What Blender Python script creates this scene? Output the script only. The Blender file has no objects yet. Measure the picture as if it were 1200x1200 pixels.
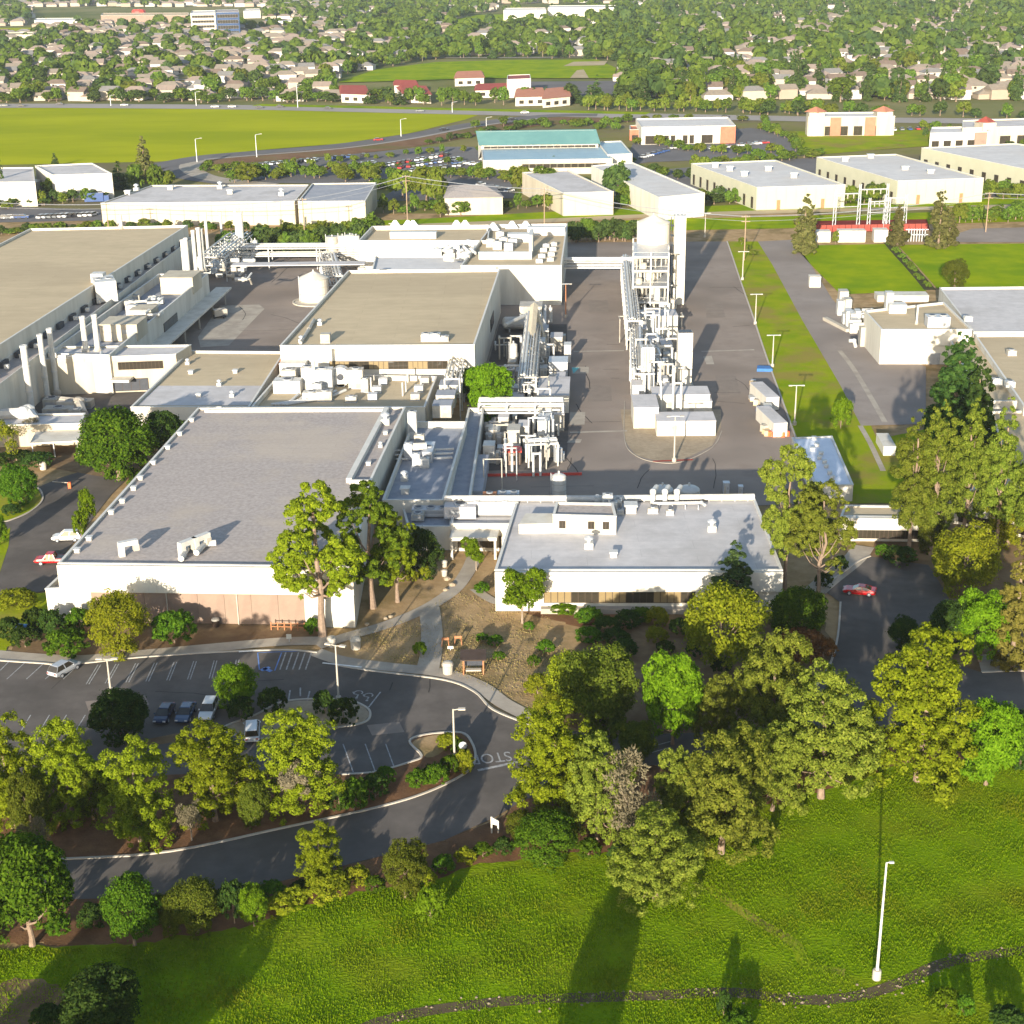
import bpy, bmesh, math, random
import numpy as np
from mathutils import Vector, Matrix
R = math.radians
scene = bpy.context.scene
COL = scene.collection

# ------------------------------------------------------------------ camera
FPX, TILT, ROLL, CAMH = 1765.0, 20.8, -0.8, 90.0
cam_d = bpy.data.cameras.new("camera")
cam_d.sensor_width = 36.0
cam_d.lens = FPX / 1200.0 * 36.0
cam_d.clip_start = 1.0
cam_d.clip_end = 30000.0
cam = bpy.data.objects.new("camera", cam_d)
COL.objects.link(cam)
CR = Matrix.Rotation(R(90 - TILT), 3, 'X') @ Matrix.Rotation(R(ROLL), 3, 'Z')
cam.location = (0, 0, CAMH)
cam.rotation_euler = CR.to_euler()
scene.camera = cam

# ------------------------------------------------------------------ light
SUN_EL, SUN_AZ = 12.2, 14.0          # elevation; the light travels this far right of the view axis
world = bpy.data.worlds.new("World")
scene.world = world
world.use_nodes = True
wn = world.node_tree
bg = wn.nodes.get("Background") or wn.nodes.new("ShaderNodeBackground")
sky = wn.nodes.new("ShaderNodeTexSky")
sky.sky_type = 'NISHITA'
sky.sun_disc = False
sky.sun_elevation = R(SUN_EL)
sky.sun_rotation = R(180 + SUN_AZ)
sky.altitude = 100
wn.links.new(sky.outputs[0], bg.inputs[0])
bg.inputs[1].default_value = 0.125
sun_d = bpy.data.lights.new("sun", 'SUN')
sun_d.energy = 5.0
sun_d.angle = R(0.55)
sun_d.color = (1.0, 0.9, 0.74)
sun = bpy.data.objects.new("sun", sun_d)
sun.rotation_euler = (R(90 - SUN_EL), 0, R(-SUN_AZ))
COL.objects.link(sun)
scene.view_settings.view_transform = 'Standard'
scene.view_settings.look = 'None'
scene.view_settings.exposure = 1.22
scene.view_settings.gamma = 1.0
scene.render.engine = 'CYCLES'
scene.cycles.max_bounces = 5
scene.cycles.diffuse_bounces = 2
scene.cycles.glossy_bounces = 2
scene.cycles.transmission_bounces = 3
scene.cycles.transparent_max_bounces = 6
scene.cycles.use_denoising = True

# ------------------------------------------------------------------ projection helpers
def P(px, py, z=0.0):
    d = CR @ Vector(((px - 600) / FPX, -(py - 600) / FPX, -1.0))
    t = (z - CAMH) / d.z
    return Vector((d.x * t, d.y * t, z))
CRT = CR.transposed()
def PIX(v):
    q = CRT @ (Vector(v) - Vector((0, 0, CAMH)))
    return (600 + FPX * q.x / -q.z, 600 - FPX * q.y / -q.z)
def HT(px, by, ty, z0=0.0):
    b = P(px, by, z0)
    lo, hi = 0.0, 85.0
    for _ in range(40):
        m = (lo + hi) / 2
        if PIX((b.x, b.y, z0 + m))[1] > ty: lo = m
        else: hi = m
    return lo
def MPP(px, py, z=0.0):                     # metres per photo pixel, across
    return (P(px + 1, py, z) - P(px, py, z)).length

# ------------------------------------------------------------------ materials
MATS = {}
def rgb(c): return (c[0], c[1], c[2], 1.0)
def mat(name, c1, c2=None, scale=1.0, rough=0.85, metal=0.0, bump=0.0, detail=4.0, spec=0.3, c3=None, scale3=0.05, amt3=0.5, stretch=(1, 1, 1), coords='object', bscale=None, seams=None):
    if name in MATS: return MATS[name]
    m = bpy.data.materials.new(name); m.use_nodes = True
    nt = m.node_tree; N = nt.nodes; L = nt.links
    b = N["Principled BSDF"]
    b.inputs["Roughness"].default_value = rough
    b.inputs["Metallic"].default_value = metal
    b.inputs["Specular IOR Level"].default_value = 0.0 if (coords == "world" or "roofing" in name) else spec
    if c2 is None:
        c2 = tuple(x * 0.82 for x in c1)
    if coords == 'world':
        g = N.new("ShaderNodeNewGeometry"); src = g.outputs["Position"]
    else:
        g = N.new("ShaderNodeTexCoord"); src = g.outputs["Object"]
    mp = N.new("ShaderNodeMapping"); mp.inputs["Scale"].default_value = stretch
    L.new(src, mp.inputs[0])
    nz = N.new("ShaderNodeTexNoise"); nz.inputs["Scale"].default_value = scale
    nz.inputs["Detail"].default_value = detail; nz.inputs["Roughness"].default_value = 0.62
    L.new(mp.outputs[0], nz.inputs["Vector"])
    rp = N.new("ShaderNodeValToRGB")
    rp.color_ramp.elements[0].position = 0.33; rp.color_ramp.elements[0].color = rgb(c1)
    rp.color_ramp.elements[1].position = 0.67; rp.color_ramp.elements[1].color = rgb(c2)
    L.new(nz.outputs["Fac"], rp.inputs[0])
    out = rp.outputs[0]
    if c3 is not None:
        n3 = N.new("ShaderNodeTexNoise"); n3.inputs["Scale"].default_value = scale3; n3.inputs["Detail"].default_value = 5.0
        n3.inputs["Roughness"].default_value = 0.6
        L.new(mp.outputs[0], n3.inputs["Vector"])
        r3 = N.new("ShaderNodeMapRange"); r3.inputs[1].default_value = 0.48; r3.inputs[2].default_value = 0.62
        r3.inputs[4].default_value = amt3
        L.new(n3.outputs["Fac"], r3.inputs[0])
        mx = N.new("ShaderNodeMix"); mx.data_type = 'RGBA'
        L.new(r3.outputs[0], mx.inputs["Factor"]); L.new(out, mx.inputs["A"]); mx.inputs["B"].default_value = rgb(c3)
        out = mx.outputs["Result"]
    if seams:                              # lapped membrane sheets: strip length, strip width, seam tone
        bt = N.new("ShaderNodeTexBrick"); bt.inputs["Scale"].default_value = 1.0
        bt.inputs["Brick Width"].default_value = seams[0]; bt.inputs["Row Height"].default_value = seams[1]
        bt.inputs["Mortar Size"].default_value = .06; bt.inputs["Mortar Smooth"].default_value = .4
        bt.inputs["Color1"].default_value = (.97, .97, .97, 1); bt.inputs["Color2"].default_value = (1.02, 1.02, 1.02, 1); bt.inputs["Mortar"].default_value = (seams[2],) * 3 + (1,)
        L.new(src, bt.inputs["Vector"])
        ms = N.new("ShaderNodeMix"); ms.data_type = 'RGBA'; ms.blend_type = 'MULTIPLY'; ms.inputs["Factor"].default_value = 1.0
        L.new(out, ms.inputs["A"]); L.new(bt.outputs["Color"], ms.inputs["B"]); out = ms.outputs["Result"]
    L.new(out, b.inputs["Base Color"])
    if bump > 0:
        nb = N.new("ShaderNodeTexNoise"); nb.inputs["Scale"].default_value = bscale or scale * 3; nb.inputs["Detail"].default_value = 5.0
        L.new(mp.outputs[0], nb.inputs["Vector"])
        bp = N.new("ShaderNodeBump"); bp.inputs["Strength"].default_value = 1.0; bp.inputs["Distance"].default_value = bump
        L.new(nb.outputs["Fac"], bp.inputs["Height"]); L.new(bp.outputs[0], b.inputs["Normal"])
    MATS[name] = m
    return m

def leaf_mat(name, c1, c2, c3, trans=0.35, patch=None):
    """foliage: each leaf (mesh island) and each tree gets its own tint"""
    m = bpy.data.materials.new(name); m.use_nodes = True
    nt = m.node_tree; N = nt.nodes; L = nt.links
    for n in list(N): N.remove(n)
    o = N.new("ShaderNodeOutputMaterial")
    g = N.new("ShaderNodeNewGeometry"); oi = N.new("ShaderNodeObjectInfo")
    rp = N.new("ShaderNodeValToRGB")
    e = rp.color_ramp.elements
    e[0].position = 0.0; e[0].color = rgb(c1); e[1].position = 1.0; e[1].color = rgb(c3)
    k = e.new(0.5); k.color = rgb(c2)
    L.new(g.outputs["Random Per Island"], rp.inputs[0])
    hs = N.new("ShaderNodeHueSaturation")
    mr = N.new("ShaderNodeMapRange"); mr.inputs[3].default_value = 0.8; mr.inputs[4].default_value = 1.22
    L.new(oi.outputs["Random"], mr.inputs[0]); L.new(mr.outputs[0], hs.inputs["Value"])
    mh = N.new("ShaderNodeMapRange"); mh.inputs[3].default_value = 0.488; mh.inputs[4].default_value = 0.512
    L.new(oi.outputs["Random"], mh.inputs[0]); L.new(mh.outputs[0], hs.inputs["Hue"])
    col = rp.outputs[0]
    if patch:                              # drifts of drier growth: colour, scale, amount
        pn = N.new("ShaderNodeTexNoise"); pn.inputs["Scale"].default_value = patch[1]; pn.inputs["Detail"].default_value = 4.0
        L.new(g.outputs["Position"], pn.inputs["Vector"])
        pr = N.new("ShaderNodeMapRange"); pr.inputs[1].default_value = .5; pr.inputs[2].default_value = .68; pr.inputs[4].default_value = patch[2]; L.new(pn.outputs["Fac"], pr.inputs[0])
        pm = N.new("ShaderNodeMix"); pm.data_type = 'RGBA'; L.new(pr.outputs[0], pm.inputs["Factor"]); L.new(col, pm.inputs["A"]); pm.inputs["B"].default_value = rgb(patch[0]); col = pm.outputs["Result"]
    L.new(col, hs.inputs["Color"])
    d = N.new("ShaderNodeBsdfDiffuse"); t = N.new("ShaderNodeBsdfTranslucent")
    L.new(hs.outputs[0], d.inputs[0])
    tc = N.new("ShaderNodeMix"); tc.data_type = 'RGBA'; tc.blend_type = 'MULTIPLY'; tc.inputs["Factor"].default_value = 1.0
    L.new(hs.outputs[0], tc.inputs["A"]); tc.inputs["B"].default_value = (1.1, 1.2, 0.5, 1)
    L.new(tc.outputs["Result"], t.inputs[0])
    mx = N.new("ShaderNodeMixShader"); mx.inputs[0].default_value = trans
    L.new(d.outputs[0], mx.inputs[1]); L.new(t.outputs[0], mx.inputs[2]); L.new(mx.outputs[0], o.inputs[0])
    MATS[name] = m
    return m

# ------------------------------------------------------------------ mesh builder
class MB:
    def __init__(s): s.v = []; s.f = []; s.m = []
    def poly(s, pts, mi=0):
        n = len(s.v); s.v += [tuple(p) for p in pts]; s.f.append(tuple(range(n, n + len(pts)))); s.m.append(mi)
    def prism(s, pts, z0, z1, mi=0, top=None, bottom=True, sides=True):
        """pts: 2D/3D footprint, either winding"""
        pts = ccw(pts); n = len(pts); a = len(s.v)
        s.v += [(p[0], p[1], z0) for p in pts] + [(p[0], p[1], z1) for p in pts]
        if sides:
            for i in range(n):
                j = (i + 1) % n
                s.f.append((a + i, a + j, a + n + j, a + n + i)); s.m.append(mi)
        s.f.append(tuple(range(a + n, a + 2 * n))); s.m.append(mi if top is None else top)
        if bottom: s.f.append(tuple(reversed(range(a, a + n)))); s.m.append(mi)
        return s
    def box(s, c, dx, dy, dz, rot=0.0, mi=0, top=None):
        """c: centre of the base"""
        ca, sa = math.cos(rot), math.sin(rot)
        pts = [(c[0] + x * ca - y * sa, c[1] + x * sa + y * ca) for x, y in ((-dx/2, -dy/2), (dx/2, -dy/2), (dx/2, dy/2), (-dx/2, dy/2))]
        return s.prism(pts, c[2], c[2] + dz, mi, top)
    def tube(s, p0, p1, r0, r1=None, n=8, mi=0, caps=True):
        p0 = Vector(p0); p1 = Vector(p1); r1 = r0 if r1 is None else r1
        d = (p1 - p0).normalized()
        u = d.cross(Vector((0, 0, 1)) if abs(d.z) < 0.95 else Vector((1, 0, 0))).normalized(); w = d.cross(u)
        a = len(s.v)
        for p, r in ((p0, r0), (p1, r1)):
            for i in range(n):
                t = 2 * math.pi * i / n
                s.v.append(tuple(p + (u * math.cos(t) + w * math.sin(t)) * r))
        for i in range(n):
            j = (i + 1) % n
            s.f.append((a + i, a + n + i, a + n + j, a + j)); s.m.append(mi)
        if caps:
            s.f.append(tuple(range(a, a + n))); s.m.append(mi)
            s.f.append(tuple(reversed(range(a + n, a + 2 * n)))); s.m.append(mi)
        return s
    def path(s, pts, r, n=6, mi=0):
        for a, b in zip(pts[:-1], pts[1:]): s.tube(a, b, r, r, n, mi)
        return s
    def lathe(s, c, prof, n=16, mi=0):
        """prof: list of (r, z) from bottom to top about the vertical through c"""
        a = len(s.v)
        for r, z in prof:
            for i in range(n):
                t = 2 * math.pi * i / n
                s.v.append((c[0] + r * math.cos(t), c[1] + r * math.sin(t), c[2] + z))
        for k in range(len(prof) - 1):
            for i in range(n):
                j = (i + 1) % n
                s.f.append((a + k*n + i, a + k*n + j, a + (k+1)*n + j, a + (k+1)*n + i)); s.m.append(mi)
        s.f.append(tuple(range(a + (len(prof)-1)*n, a + len(prof)*n))); s.m.append(mi)
        s.f.append(tuple(reversed(range(a, a + n)))); s.m.append(mi)
        return s
    def mesh(s, name, mats, off=(0, 0, 0)):
        me = bpy.data.meshes.new(name)
        o = Vector(off)
        me.from_pydata([(x - o.x, y - o.y, z - o.z) for x, y, z in s.v], [], s.f)
        if not isinstance(mats, (list, tuple)): mats = [mats]
        for m in mats: me.materials.append(m)
        if len(mats) > 1: me.polygons.foreach_set("material_index", s.m)
        me.update()
        return me
    def build(s, name, mats, parent=None, loc=None, smooth=False):
        """vertices are in world space; the object sits at its parent's origin (or at loc)"""
        off = wloc(parent) if parent is not None else Vector(loc or (0, 0, 0))
        me = s.mesh(name, mats, off)
        if smooth: me.polygons.foreach_set("use_smooth", [True] * len(me.polygons))
        o = bpy.data.objects.new(name, me); COL.objects.link(o)
        if parent is not None: o.parent = parent
        else: o.location = off
        return o

def wloc(o):
    v = Vector((0, 0, 0))
    while o is not None:
        v += o.location; o = o.parent
    return v
def area2(pts):
    return sum(pts[i][0] * pts[(i+1) % len(pts)][1] - pts[(i+1) % len(pts)][0] * pts[i][1] for i in range(len(pts)))
def ccw(pts):
    pts = list(pts)
    return pts if area2(pts) > 0 else pts[::-1]
def offset(pts, d):
    """inset (d > 0) of a CCW polygon"""
    pts = ccw(pts); n = len(pts); out = []
    for i in range(n):
        a, b, c = Vector(pts[i-1][:2]), Vector(pts[i][:2]), Vector(pts[(i+1) % n][:2])
        e1 = (b - a).normalized(); e2 = (c - b).normalized()
        n1 = Vector((-e1.y, e1.x)); n2 = Vector((-e2.y, e2.x))
        k = 1 + n1.dot(n2)
        out.append(b + (n1 + n2) * (d / max(k, 0.25)))
    return out

def tag(o, label=None, cat=None, group=None, kind=None):
    if label: o["label"] = label
    if cat: o["category"] = cat
    if group: o["group"] = group
    if kind: o["kind"] = kind
    return o
def thing(name, label, cat, loc=(0, 0, 0), group=None):
    o = bpy.data.objects.new(name, None); COL.objects.link(o)
    o.location = loc; o.empty_display_size = 0.5
    return tag(o, label, cat, group)
def link_mesh(name, me, parent=None, loc=(0, 0, 0), rz=0.0, scale=None):
    o = bpy.data.objects.new(name, me); COL.objects.link(o)
    o.parent = parent; o.location = loc; o.rotation_euler = (0, 0, rz)
    if scale: o.scale = scale
    return o
def copy_tree(o, parent=None):
    c = o.copy(); COL.objects.link(c); c.parent = parent
    for ch in o.children: copy_tree(ch, c)
    return c
def smooth_px(pts, n=6, closed=False):
    """Catmull-Rom through points"""
    pts = [Vector((p[0], p[1], p[2] if len(p) > 2 else 0)) for p in pts]; m = len(pts); out = []
    rng = range(m) if closed else range(m - 1)
    for i in rng:
        p0 = pts[i-1] if (closed or i > 0) else pts[i]; p1 = pts[i]; p2 = pts[(i+1) % m]
        p3 = pts[(i+2) % m] if (closed or i + 2 < m) else p2
        for k in range(n):
            t = k / n
            out.append(0.5 * ((2*p1) + (p2-p0)*t + (2*p0-5*p1+4*p2-p3)*t*t + (3*p1-p0-3*p2+p3)*t**3))
    if not closed: out.append(pts[-1])
    return out

ORD = "first second third fourth fifth sixth seventh eighth ninth tenth eleventh twelfth thirteenth fourteenth fifteenth sixteenth seventeenth eighteenth nineteenth twentieth".split()
def nth(i):
    """1-based ordinal in words"""
    if i <= 20: return ORD[i-1]
    t, u = divmod(i, 10); tens = {2: "twenty", 3: "thirty", 4: "forty", 5: "fifty", 6: "sixty"}[t]
    return (tens[:-1] + "ieth") if u == 0 else tens + "-" + ORD[u-1]
# ------------------------------------------------------------------ ground materials
M_soil   = mat("soil", (.16, .105, .06), (.24, .17, .095), .35, .95, bump=.04, c3=(.12, .075, .045), scale3=.12, amt3=.7, coords='world', bscale=2)
M_drygr  = mat("dry_grass", (.31, .21, .11), (.42, .295, .16), .4, .95, bump=.05, c3=(.19, .14, .06), scale3=.12, amt3=.75, coords='world', bscale=3)
M_meadow = mat("meadow_turf", (.115, .198, .003), (.16, .25, .005), .22, .9, bump=.12, c3=(.17, .19, .01), scale3=.05, amt3=.6, coords='world', bscale=2.2, stretch=(1, 1.6, 1))
M_lawn   = mat("lawn_turf", (.18, .265, .005), (.27, .325, .006), .12, .9, bump=.04, c3=(.11, .21, .008), scale3=.05, amt3=.6, coords='world', bscale=2)
M_verge  = mat("verge_turf", (.17, .25, .008), (.27, .3, .014), .12, .92, bump=.05, c3=(.26, .19, .06), scale3=.07, amt3=.75, coords='world', bscale=2)
M_field  = mat("field_turf", (.27, .305, .006), (.36, .37, .01), .02, .9, c3=(.22, .27, .006), scale3=.012, amt3=.7, coords='world', stretch=(.35, 1, 1))
M_far    = mat("far_land", (.16, .17, .06), (.24, .21, .1), .01, .95, c3=(.09, .12, .03), scale3=.006, amt3=.8, coords='world')
M_asph   = mat("asphalt", (.112, .1, .09), (.148, .131, .118), .3, .9, bump=.008, c3=(.088, .08, .073), scale3=.07, amt3=.6, coords='world', bscale=9)
M_asph2  = mat("worn_asphalt", (.25, .205, .172), (.3, .25, .21), .2, .92, bump=.008, c3=(.19, .157, .132), scale3=.05, amt3=.65, coords='world', bscale=8)
M_asph3  = mat("old_asphalt", (.25, .215, .19), (.3, .26, .23), .2, .92, c3=(.2, .17, .15), scale3=.05, amt3=.6, coords='world')
M_conc   = mat("concrete", (.34, .30, .25), (.42, .375, .31), .4, .9, bump=.005, c3=(.27, .235, .2), scale3=.15, amt3=.6, coords='world')
M_kerb   = mat("kerb_concrete", (.42, .38, .32), (.5, .45, .38), .8, .9, coords='world')
M_line   = mat("line_paint", (.42, .42, .41), (.22, .22, .22), 2.5, .8, coords='world')
M_lineb  = mat("blue_paint", (.16, .28, .6), (.12, .2, .42), 1.5, .8, coords='world')
M_red    = mat("red_paint", (.45, .07, .05), (.32, .06, .05), 1.5, .8, coords='world')
M_path   = mat("tan_path", (.38, .3, .18), (.46, .38, .25), .05, .95, coords='world')
M_mulch  = mat("bark_mulch", (.15, .08, .045), (.21, .115, .06), .7, .95, bump=.05, c3=(.1, .06, .035), scale3=.2, amt3=.7, coords='world', bscale=4)
M_gravel = mat("tan_gravel", (.3, .24, .17), (.38, .31, .22), 1.2, .95, bump=.03, c3=(.24, .19, .13), scale3=.2, amt3=.5, coords='world', bscale=6)

LEVEL = 0.01
def sheet(name, px, lv, m, smooth=0, jit=0.0, seed=0, closed=True):
    w = [P(x, y) for x, y in px]
    if smooth: w = smooth_px(w, smooth, True)
    if jit:
        rs = random.Random(seed or len(px)); q = []
        for i in range(len(w)):
            a, b = w[i], w[(i+1) % len(w)]; L = (b - a).length; k = max(1, min(40, int(L / (jit * 2.2))))
            for j in range(k):
                p = a.lerp(b, j / k); q.append(p + Vector((rs.uniform(-jit, jit), rs.uniform(-jit, jit), 0)))
        w = q
    b = MB(); b.poly([(p.x, p.y, lv * LEVEL) for p in ccw(w)])
    c = sum((Vector(p) for p in w), Vector()) / len(w)
    o = b.build(name, m, loc=(c.x, c.y, 0))
    return tag(o, kind='structure')
def ribbon_pts(w, half):
    l, r = [], []
    for i, p in enumerate(w):
        a = w[max(0, i-1)]; c = w[min(len(w)-1, i+1)]; d = (c - a); d.z = 0; d.normalize(); n = Vector((-d.y, d.x, 0))
        l.append(p + n * half); r.append(p - n * half)
    return l, r
def ribbon(name, px, width, lv, m, smooth=6, z=0.0, kind='structure'):
    w = [P(x, y, z) for x, y in px]
    if smooth: w = smooth_px(w, smooth)
    l, r = ribbon_pts(w, width / 2)
    b = MB(); zz = z + lv * LEVEL
    for i in range(len(w) - 1):
        b.poly([(r[i].x, r[i].y, zz), (r[i+1].x, r[i+1].y, zz), (l[i+1].x, l[i+1].y, zz), (l[i].x, l[i].y, zz)])
    return tag(b.build(name, m, loc=(w[0].x, w[0].y, 0)), kind=kind)
def kerb(px, closed=False, smooth=5, w=.28, h=.14, m=None, name="kerb", lines=None):
    p = [P(x, y) for x, y in px]
    if smooth: p = smooth_px(p, smooth, closed)
    if closed: p = p + [p[0]]
    l, r = ribbon_pts(p, w / 2); b = MB()
    for i in range(len(p) - 1):
        q = [r[i], r[i+1], l[i+1], l[i]]
        b.poly([(v.x, v.y, h) for v in q])
        b.poly([(r[i].x, r[i].y, 0), (r[i+1].x, r[i+1].y, 0), (r[i+1].x, r[i+1].y, h), (r[i].x, r[i].y, h)])
        b.poly([(l[i+1].x, l[i+1].y, 0), (l[i].x, l[i].y, 0), (l[i].x, l[i].y, h), (l[i+1].x, l[i+1].y, h)])
    return tag(b.build(name, m or M_kerb, loc=(p[0].x, p[0].y, 0)), kind='structure')
def stripe(segs, width, lv, m, name="road_marking"):
    b = MB()
    for a, c in segs:
        a = P(*a) if not isinstance(a, Vector) else a; c = P(*c) if not isinstance(c, Vector) else c
        d = (c - a).normalized(); n = Vector((-d.y, d.x, 0)) * width / 2; z = lv * LEVEL
        b.poly([((a-n).x, (a-n).y, z), ((c-n).x, (c-n).y, z), ((c+n).x, (c+n).y, z), ((a+n).x, (a+n).y, z)])
    o = b.build(name, m, loc=tuple(P(*segs[0][0])) if not isinstance(segs[0][0], Vector) else tuple(segs[0][0]))
    return tag(o, kind='structure')

# ------------------------------------------------------------------ ground
b = MB(); b.poly([(-9000, -200, -.4), (9000, -200, -.4), (9000, 12000, -.4), (-9000, 12000, -.4)])
tag(b.build("ground", M_far), kind='structure')
sheet("campus_ground", [(-300, 1500), (1500, 1500), (1400, 560), (1300, 250), (-100, 250), (-200, 640)], -8, M_drygr)
# meadow in front
sheet("meadow", [(-260, 1500), (-120, 1112), (0, 1112), (60, 1110), (150, 1106), (230, 1094), (300, 1084), (345, 1062), (420, 1044), (500, 1033), (560, 1012), (640, 1003), (720, 1000),
                 (800, 985), (860, 955), (930, 935), (1000, 915), (1060, 893), (1130, 897), (1200, 880), (1320, 870), (1400, 1500)], 1, M_meadow, jit=.5, seed=3)
sheet("soil_bank", [(-100, 1100), (-100, 1010), (80, 1055), (180, 1052), (320, 1036), (420, 1011), (520, 986), (580, 962), (610, 940), (700, 900), (900, 890), (1000, 845), (1130, 850), (1200, 850), (1300, 850),
                    (1300, 905), (1200, 905), (1140, 915), (1060, 905), (1010, 925), (940, 945), (870, 965), (800, 1000), (720, 1020), (640, 1010), (560, 1018), (500, 1040), (420, 1050), (345, 1072), (300, 1090), (150, 1110)], 0, M_mulch, jit=.4, seed=5)
ribbon("ditch_path", [(380, 1230), (460, 1193), (600, 1173), (740, 1168), (860, 1163), (930, 1172), (1000, 1168), (1055, 1152), (1110, 1128), (1200, 1114), (1300, 1108)], 1.3, 3, mat('ditch_bed', (.085, .065, .04), (.13, .1, .06), .8, .95, coords='world'))
sheet("bare_patch", [(-40, 1175), (0, 1152), (40, 1147), (75, 1160), (80, 1185), (50, 1215), (-40, 1220)], 3, M_soil, smooth=4, jit=.3, seed=8)
ribbon("grass_trace", [(830, 1040), (880, 1075), (930, 1105), (945, 1130), (990, 1140)], 1.2, 2, M_verge)

# front parking, loop road and right-hand lot
sheet("parking_lot", [(-160, 778), (-60, 772), (40, 777), (80, 779), (160, 771), (250, 765), (330, 762), (372, 765), (395, 780), (440, 787), (520, 797), (556, 811), (578, 832), (622, 850), (720, 862), (830, 858), (900, 852),
                      (960, 800), (980, 755), (985, 706), (962, 690), (1003, 660), (1020, 652), (1088, 662), (1112, 700), (1100, 745), (1110, 775), (1150, 788), (1210, 786), (1330, 783), (1330, 842),
                      (1200, 843), (1100, 855), (1000, 860), (900, 890), (700, 900), (610, 940), (580, 958), (520, 985), (420, 1010), (320, 1035), (180, 1051), (80, 1054), (-120, 1040)], 1, M_asph)
sheet("pine_island", [(-120, 918), (60, 918), (200, 908), (330, 903), (400, 908), (440, 905), (482, 893), (494, 886), (480, 869), (500, 861), (540, 859), (553, 871), (557, 889), (546, 906), (500, 929), (440, 947), (330, 971), (200, 998), (75, 1007), (-120, 1012)], 4, M_mulch)
kerb([(-120, 1012), (75, 1007), (200, 998), (330, 971), (440, 947), (500, 929), (546, 906), (557, 889), (553, 871), (540, 859), (500, 861), (480, 869), (494, 886), (482, 893), (440, 905), (400, 908)])
sheet("dry_tip", [(483, 871), (503, 863), (528, 861), (520, 880), (500, 888)], 5, M_drygr, smooth=3)
sheet("gravel_island", [(262, 853), (300, 838), (335, 822), (400, 820), (427, 828), (434, 838), (424, 848), (380, 855), (310, 866), (275, 862)], 4, M_gravel)
kerb([(262, 853), (300, 838), (335, 822), (400, 820), (427, 828), (434, 838), (424, 848), (380, 855), (310, 866), (275, 862)], closed=True)
sheet("stall_island", [(146, 872), (215, 858), (262, 851), (264, 858), (215, 868), (150, 879)], 4, M_soil)
sheet("right_verge", [(1030, 620), (1200, 610), (1330, 620), (1330, 783), (1210, 786), (1150, 788), (1110, 775), (1100, 745), (1112, 700), (1088, 662), (1020, 652)], 1, M_soil)
sheet("right_sidewalk", [(1145, 768), (1200, 762), (1330, 756), (1330, 783), (1205, 786), (1150, 787)], 3, M_conc)
kerb([(1150, 788), (1210, 786), (1330, 783)])
kerb([(962, 690), (1003, 660), (1020, 652)])
kerb([(985, 706), (980, 755), (960, 800), (900, 852)])
ribbon("right_sidewalk", [(1012, 640), (1000, 656), (970, 680), (955, 693)], 3.4, 3, M_conc)
# walks in front of the halls
ribbon("sidewalk", [(-90, 762), (-20, 766), (40, 771), (90, 773), (150, 768), (250, 759), (330, 752), (385, 751)], 2.6, 3, M_conc)
kerb([(-160, 778), (-60, 772), (40, 777), (80, 779), (160, 771), (250, 765), (330, 762), (372, 765)])
ribbon("sidewalk", [(372, 757), (410, 745), (445, 735), (480, 722), (510, 707), (535, 688), (552, 662), (558, 640)], 2.3, 4, M_conc)
ribbon("sidewalk", [(503, 712), (506, 740), (505, 765), (500, 790)], 3.0, 5, M_conc)
ribbon("sidewalk", [(370, 764), (400, 774), (450, 781), (520, 789), (562, 804), (590, 824), (625, 842)], 2.4, 3, M_conc)
ribbon("sidewalk", [(556, 690), (580, 705), (620, 712)], 1.6, 4, M_conc)
kerb([(395, 780), (440, 787), (520, 797), (556, 811), (578, 832), (622, 850)])
sheet("shaded_bed", [(640, 850), (650, 790), (690, 740), (760, 720), (820, 715), (960, 720), (980, 755), (960, 800), (900, 852), (830, 858), (720, 862)], 0, M_soil, jit=.6, seed=11)
sheet("front_bed", [(20, 770), (10, 735), (40, 700), (70, 725), (340, 733), (395, 738), (375, 748), (250, 755), (90, 768)], 0, M_soil, jit=.5, seed=12)
sheet("front_planting", [(595, 712), (640, 706), (830, 706), (850, 715), (760, 722), (680, 735), (640, 724)], 1, M_mulch, jit=.4, seed=13)
sheet("left_verge", [(-60, 760), (-60, 715), (0, 700), (55, 694), (60, 718), (30, 745), (0, 765)], 1, M_verge, jit=.4, seed=14)

# left access road and courtyards
sheet("left_road", [(-160, 730), (-60, 718), (0, 702), (66, 690), (75, 650), (130, 580), (165, 545), (120, 545), (70, 560), (0, 590), (-160, 600)], 1, M_asph)
sheet("left_island", [(0, 612), (17, 608), (38, 598), (50, 585), (44, 572), (20, 572), (-30, 585), (-30, 610)], 3, M_verge)
kerb([(-30, 610), (0, 612), (17, 608), (38, 598), (50, 585), (44, 572), (20, 572)])
sheet("left_bed", [(-40, 690), (0, 628), (12, 618), (10, 640), (-10, 700)], 3, M_verge)
sheet("tree_bed", [(60, 548), (125, 560), (155, 562), (190, 530), (190, 500), (60, 505)], 3, M_soil)
sheet("courtyard", [(560, 600), (560, 300), (660, 284), (852, 283), (858, 300), (868, 330), (882, 370), (897, 415), (915, 465), (935, 520), (965, 562), (985, 590)], 1, M_asph2)
sheet("north_yard", [(150, 430), (225, 330), (260, 295), (420, 290), (440, 320), (330, 430)], 1, M_asph2)
sheet("pale_slab", [(232, 395), (258, 358), (304, 357), (310, 362), (268, 405), (235, 407)], 3, M_conc)
sheet("grass_strip", [(852, 283), (890, 283), (905, 300), (940, 360), (985, 430), (1008, 470), (1030, 520), (1050, 590), (985, 590), (965, 562), (935, 520), (915, 465), (897, 415), (882, 370), (868, 330), (858, 300)], 2, M_verge)
kerb([(852, 283), (858, 300), (868, 330), (882, 370), (897, 415), (915, 465), (935, 520)], h=.16, w=.35)
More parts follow.
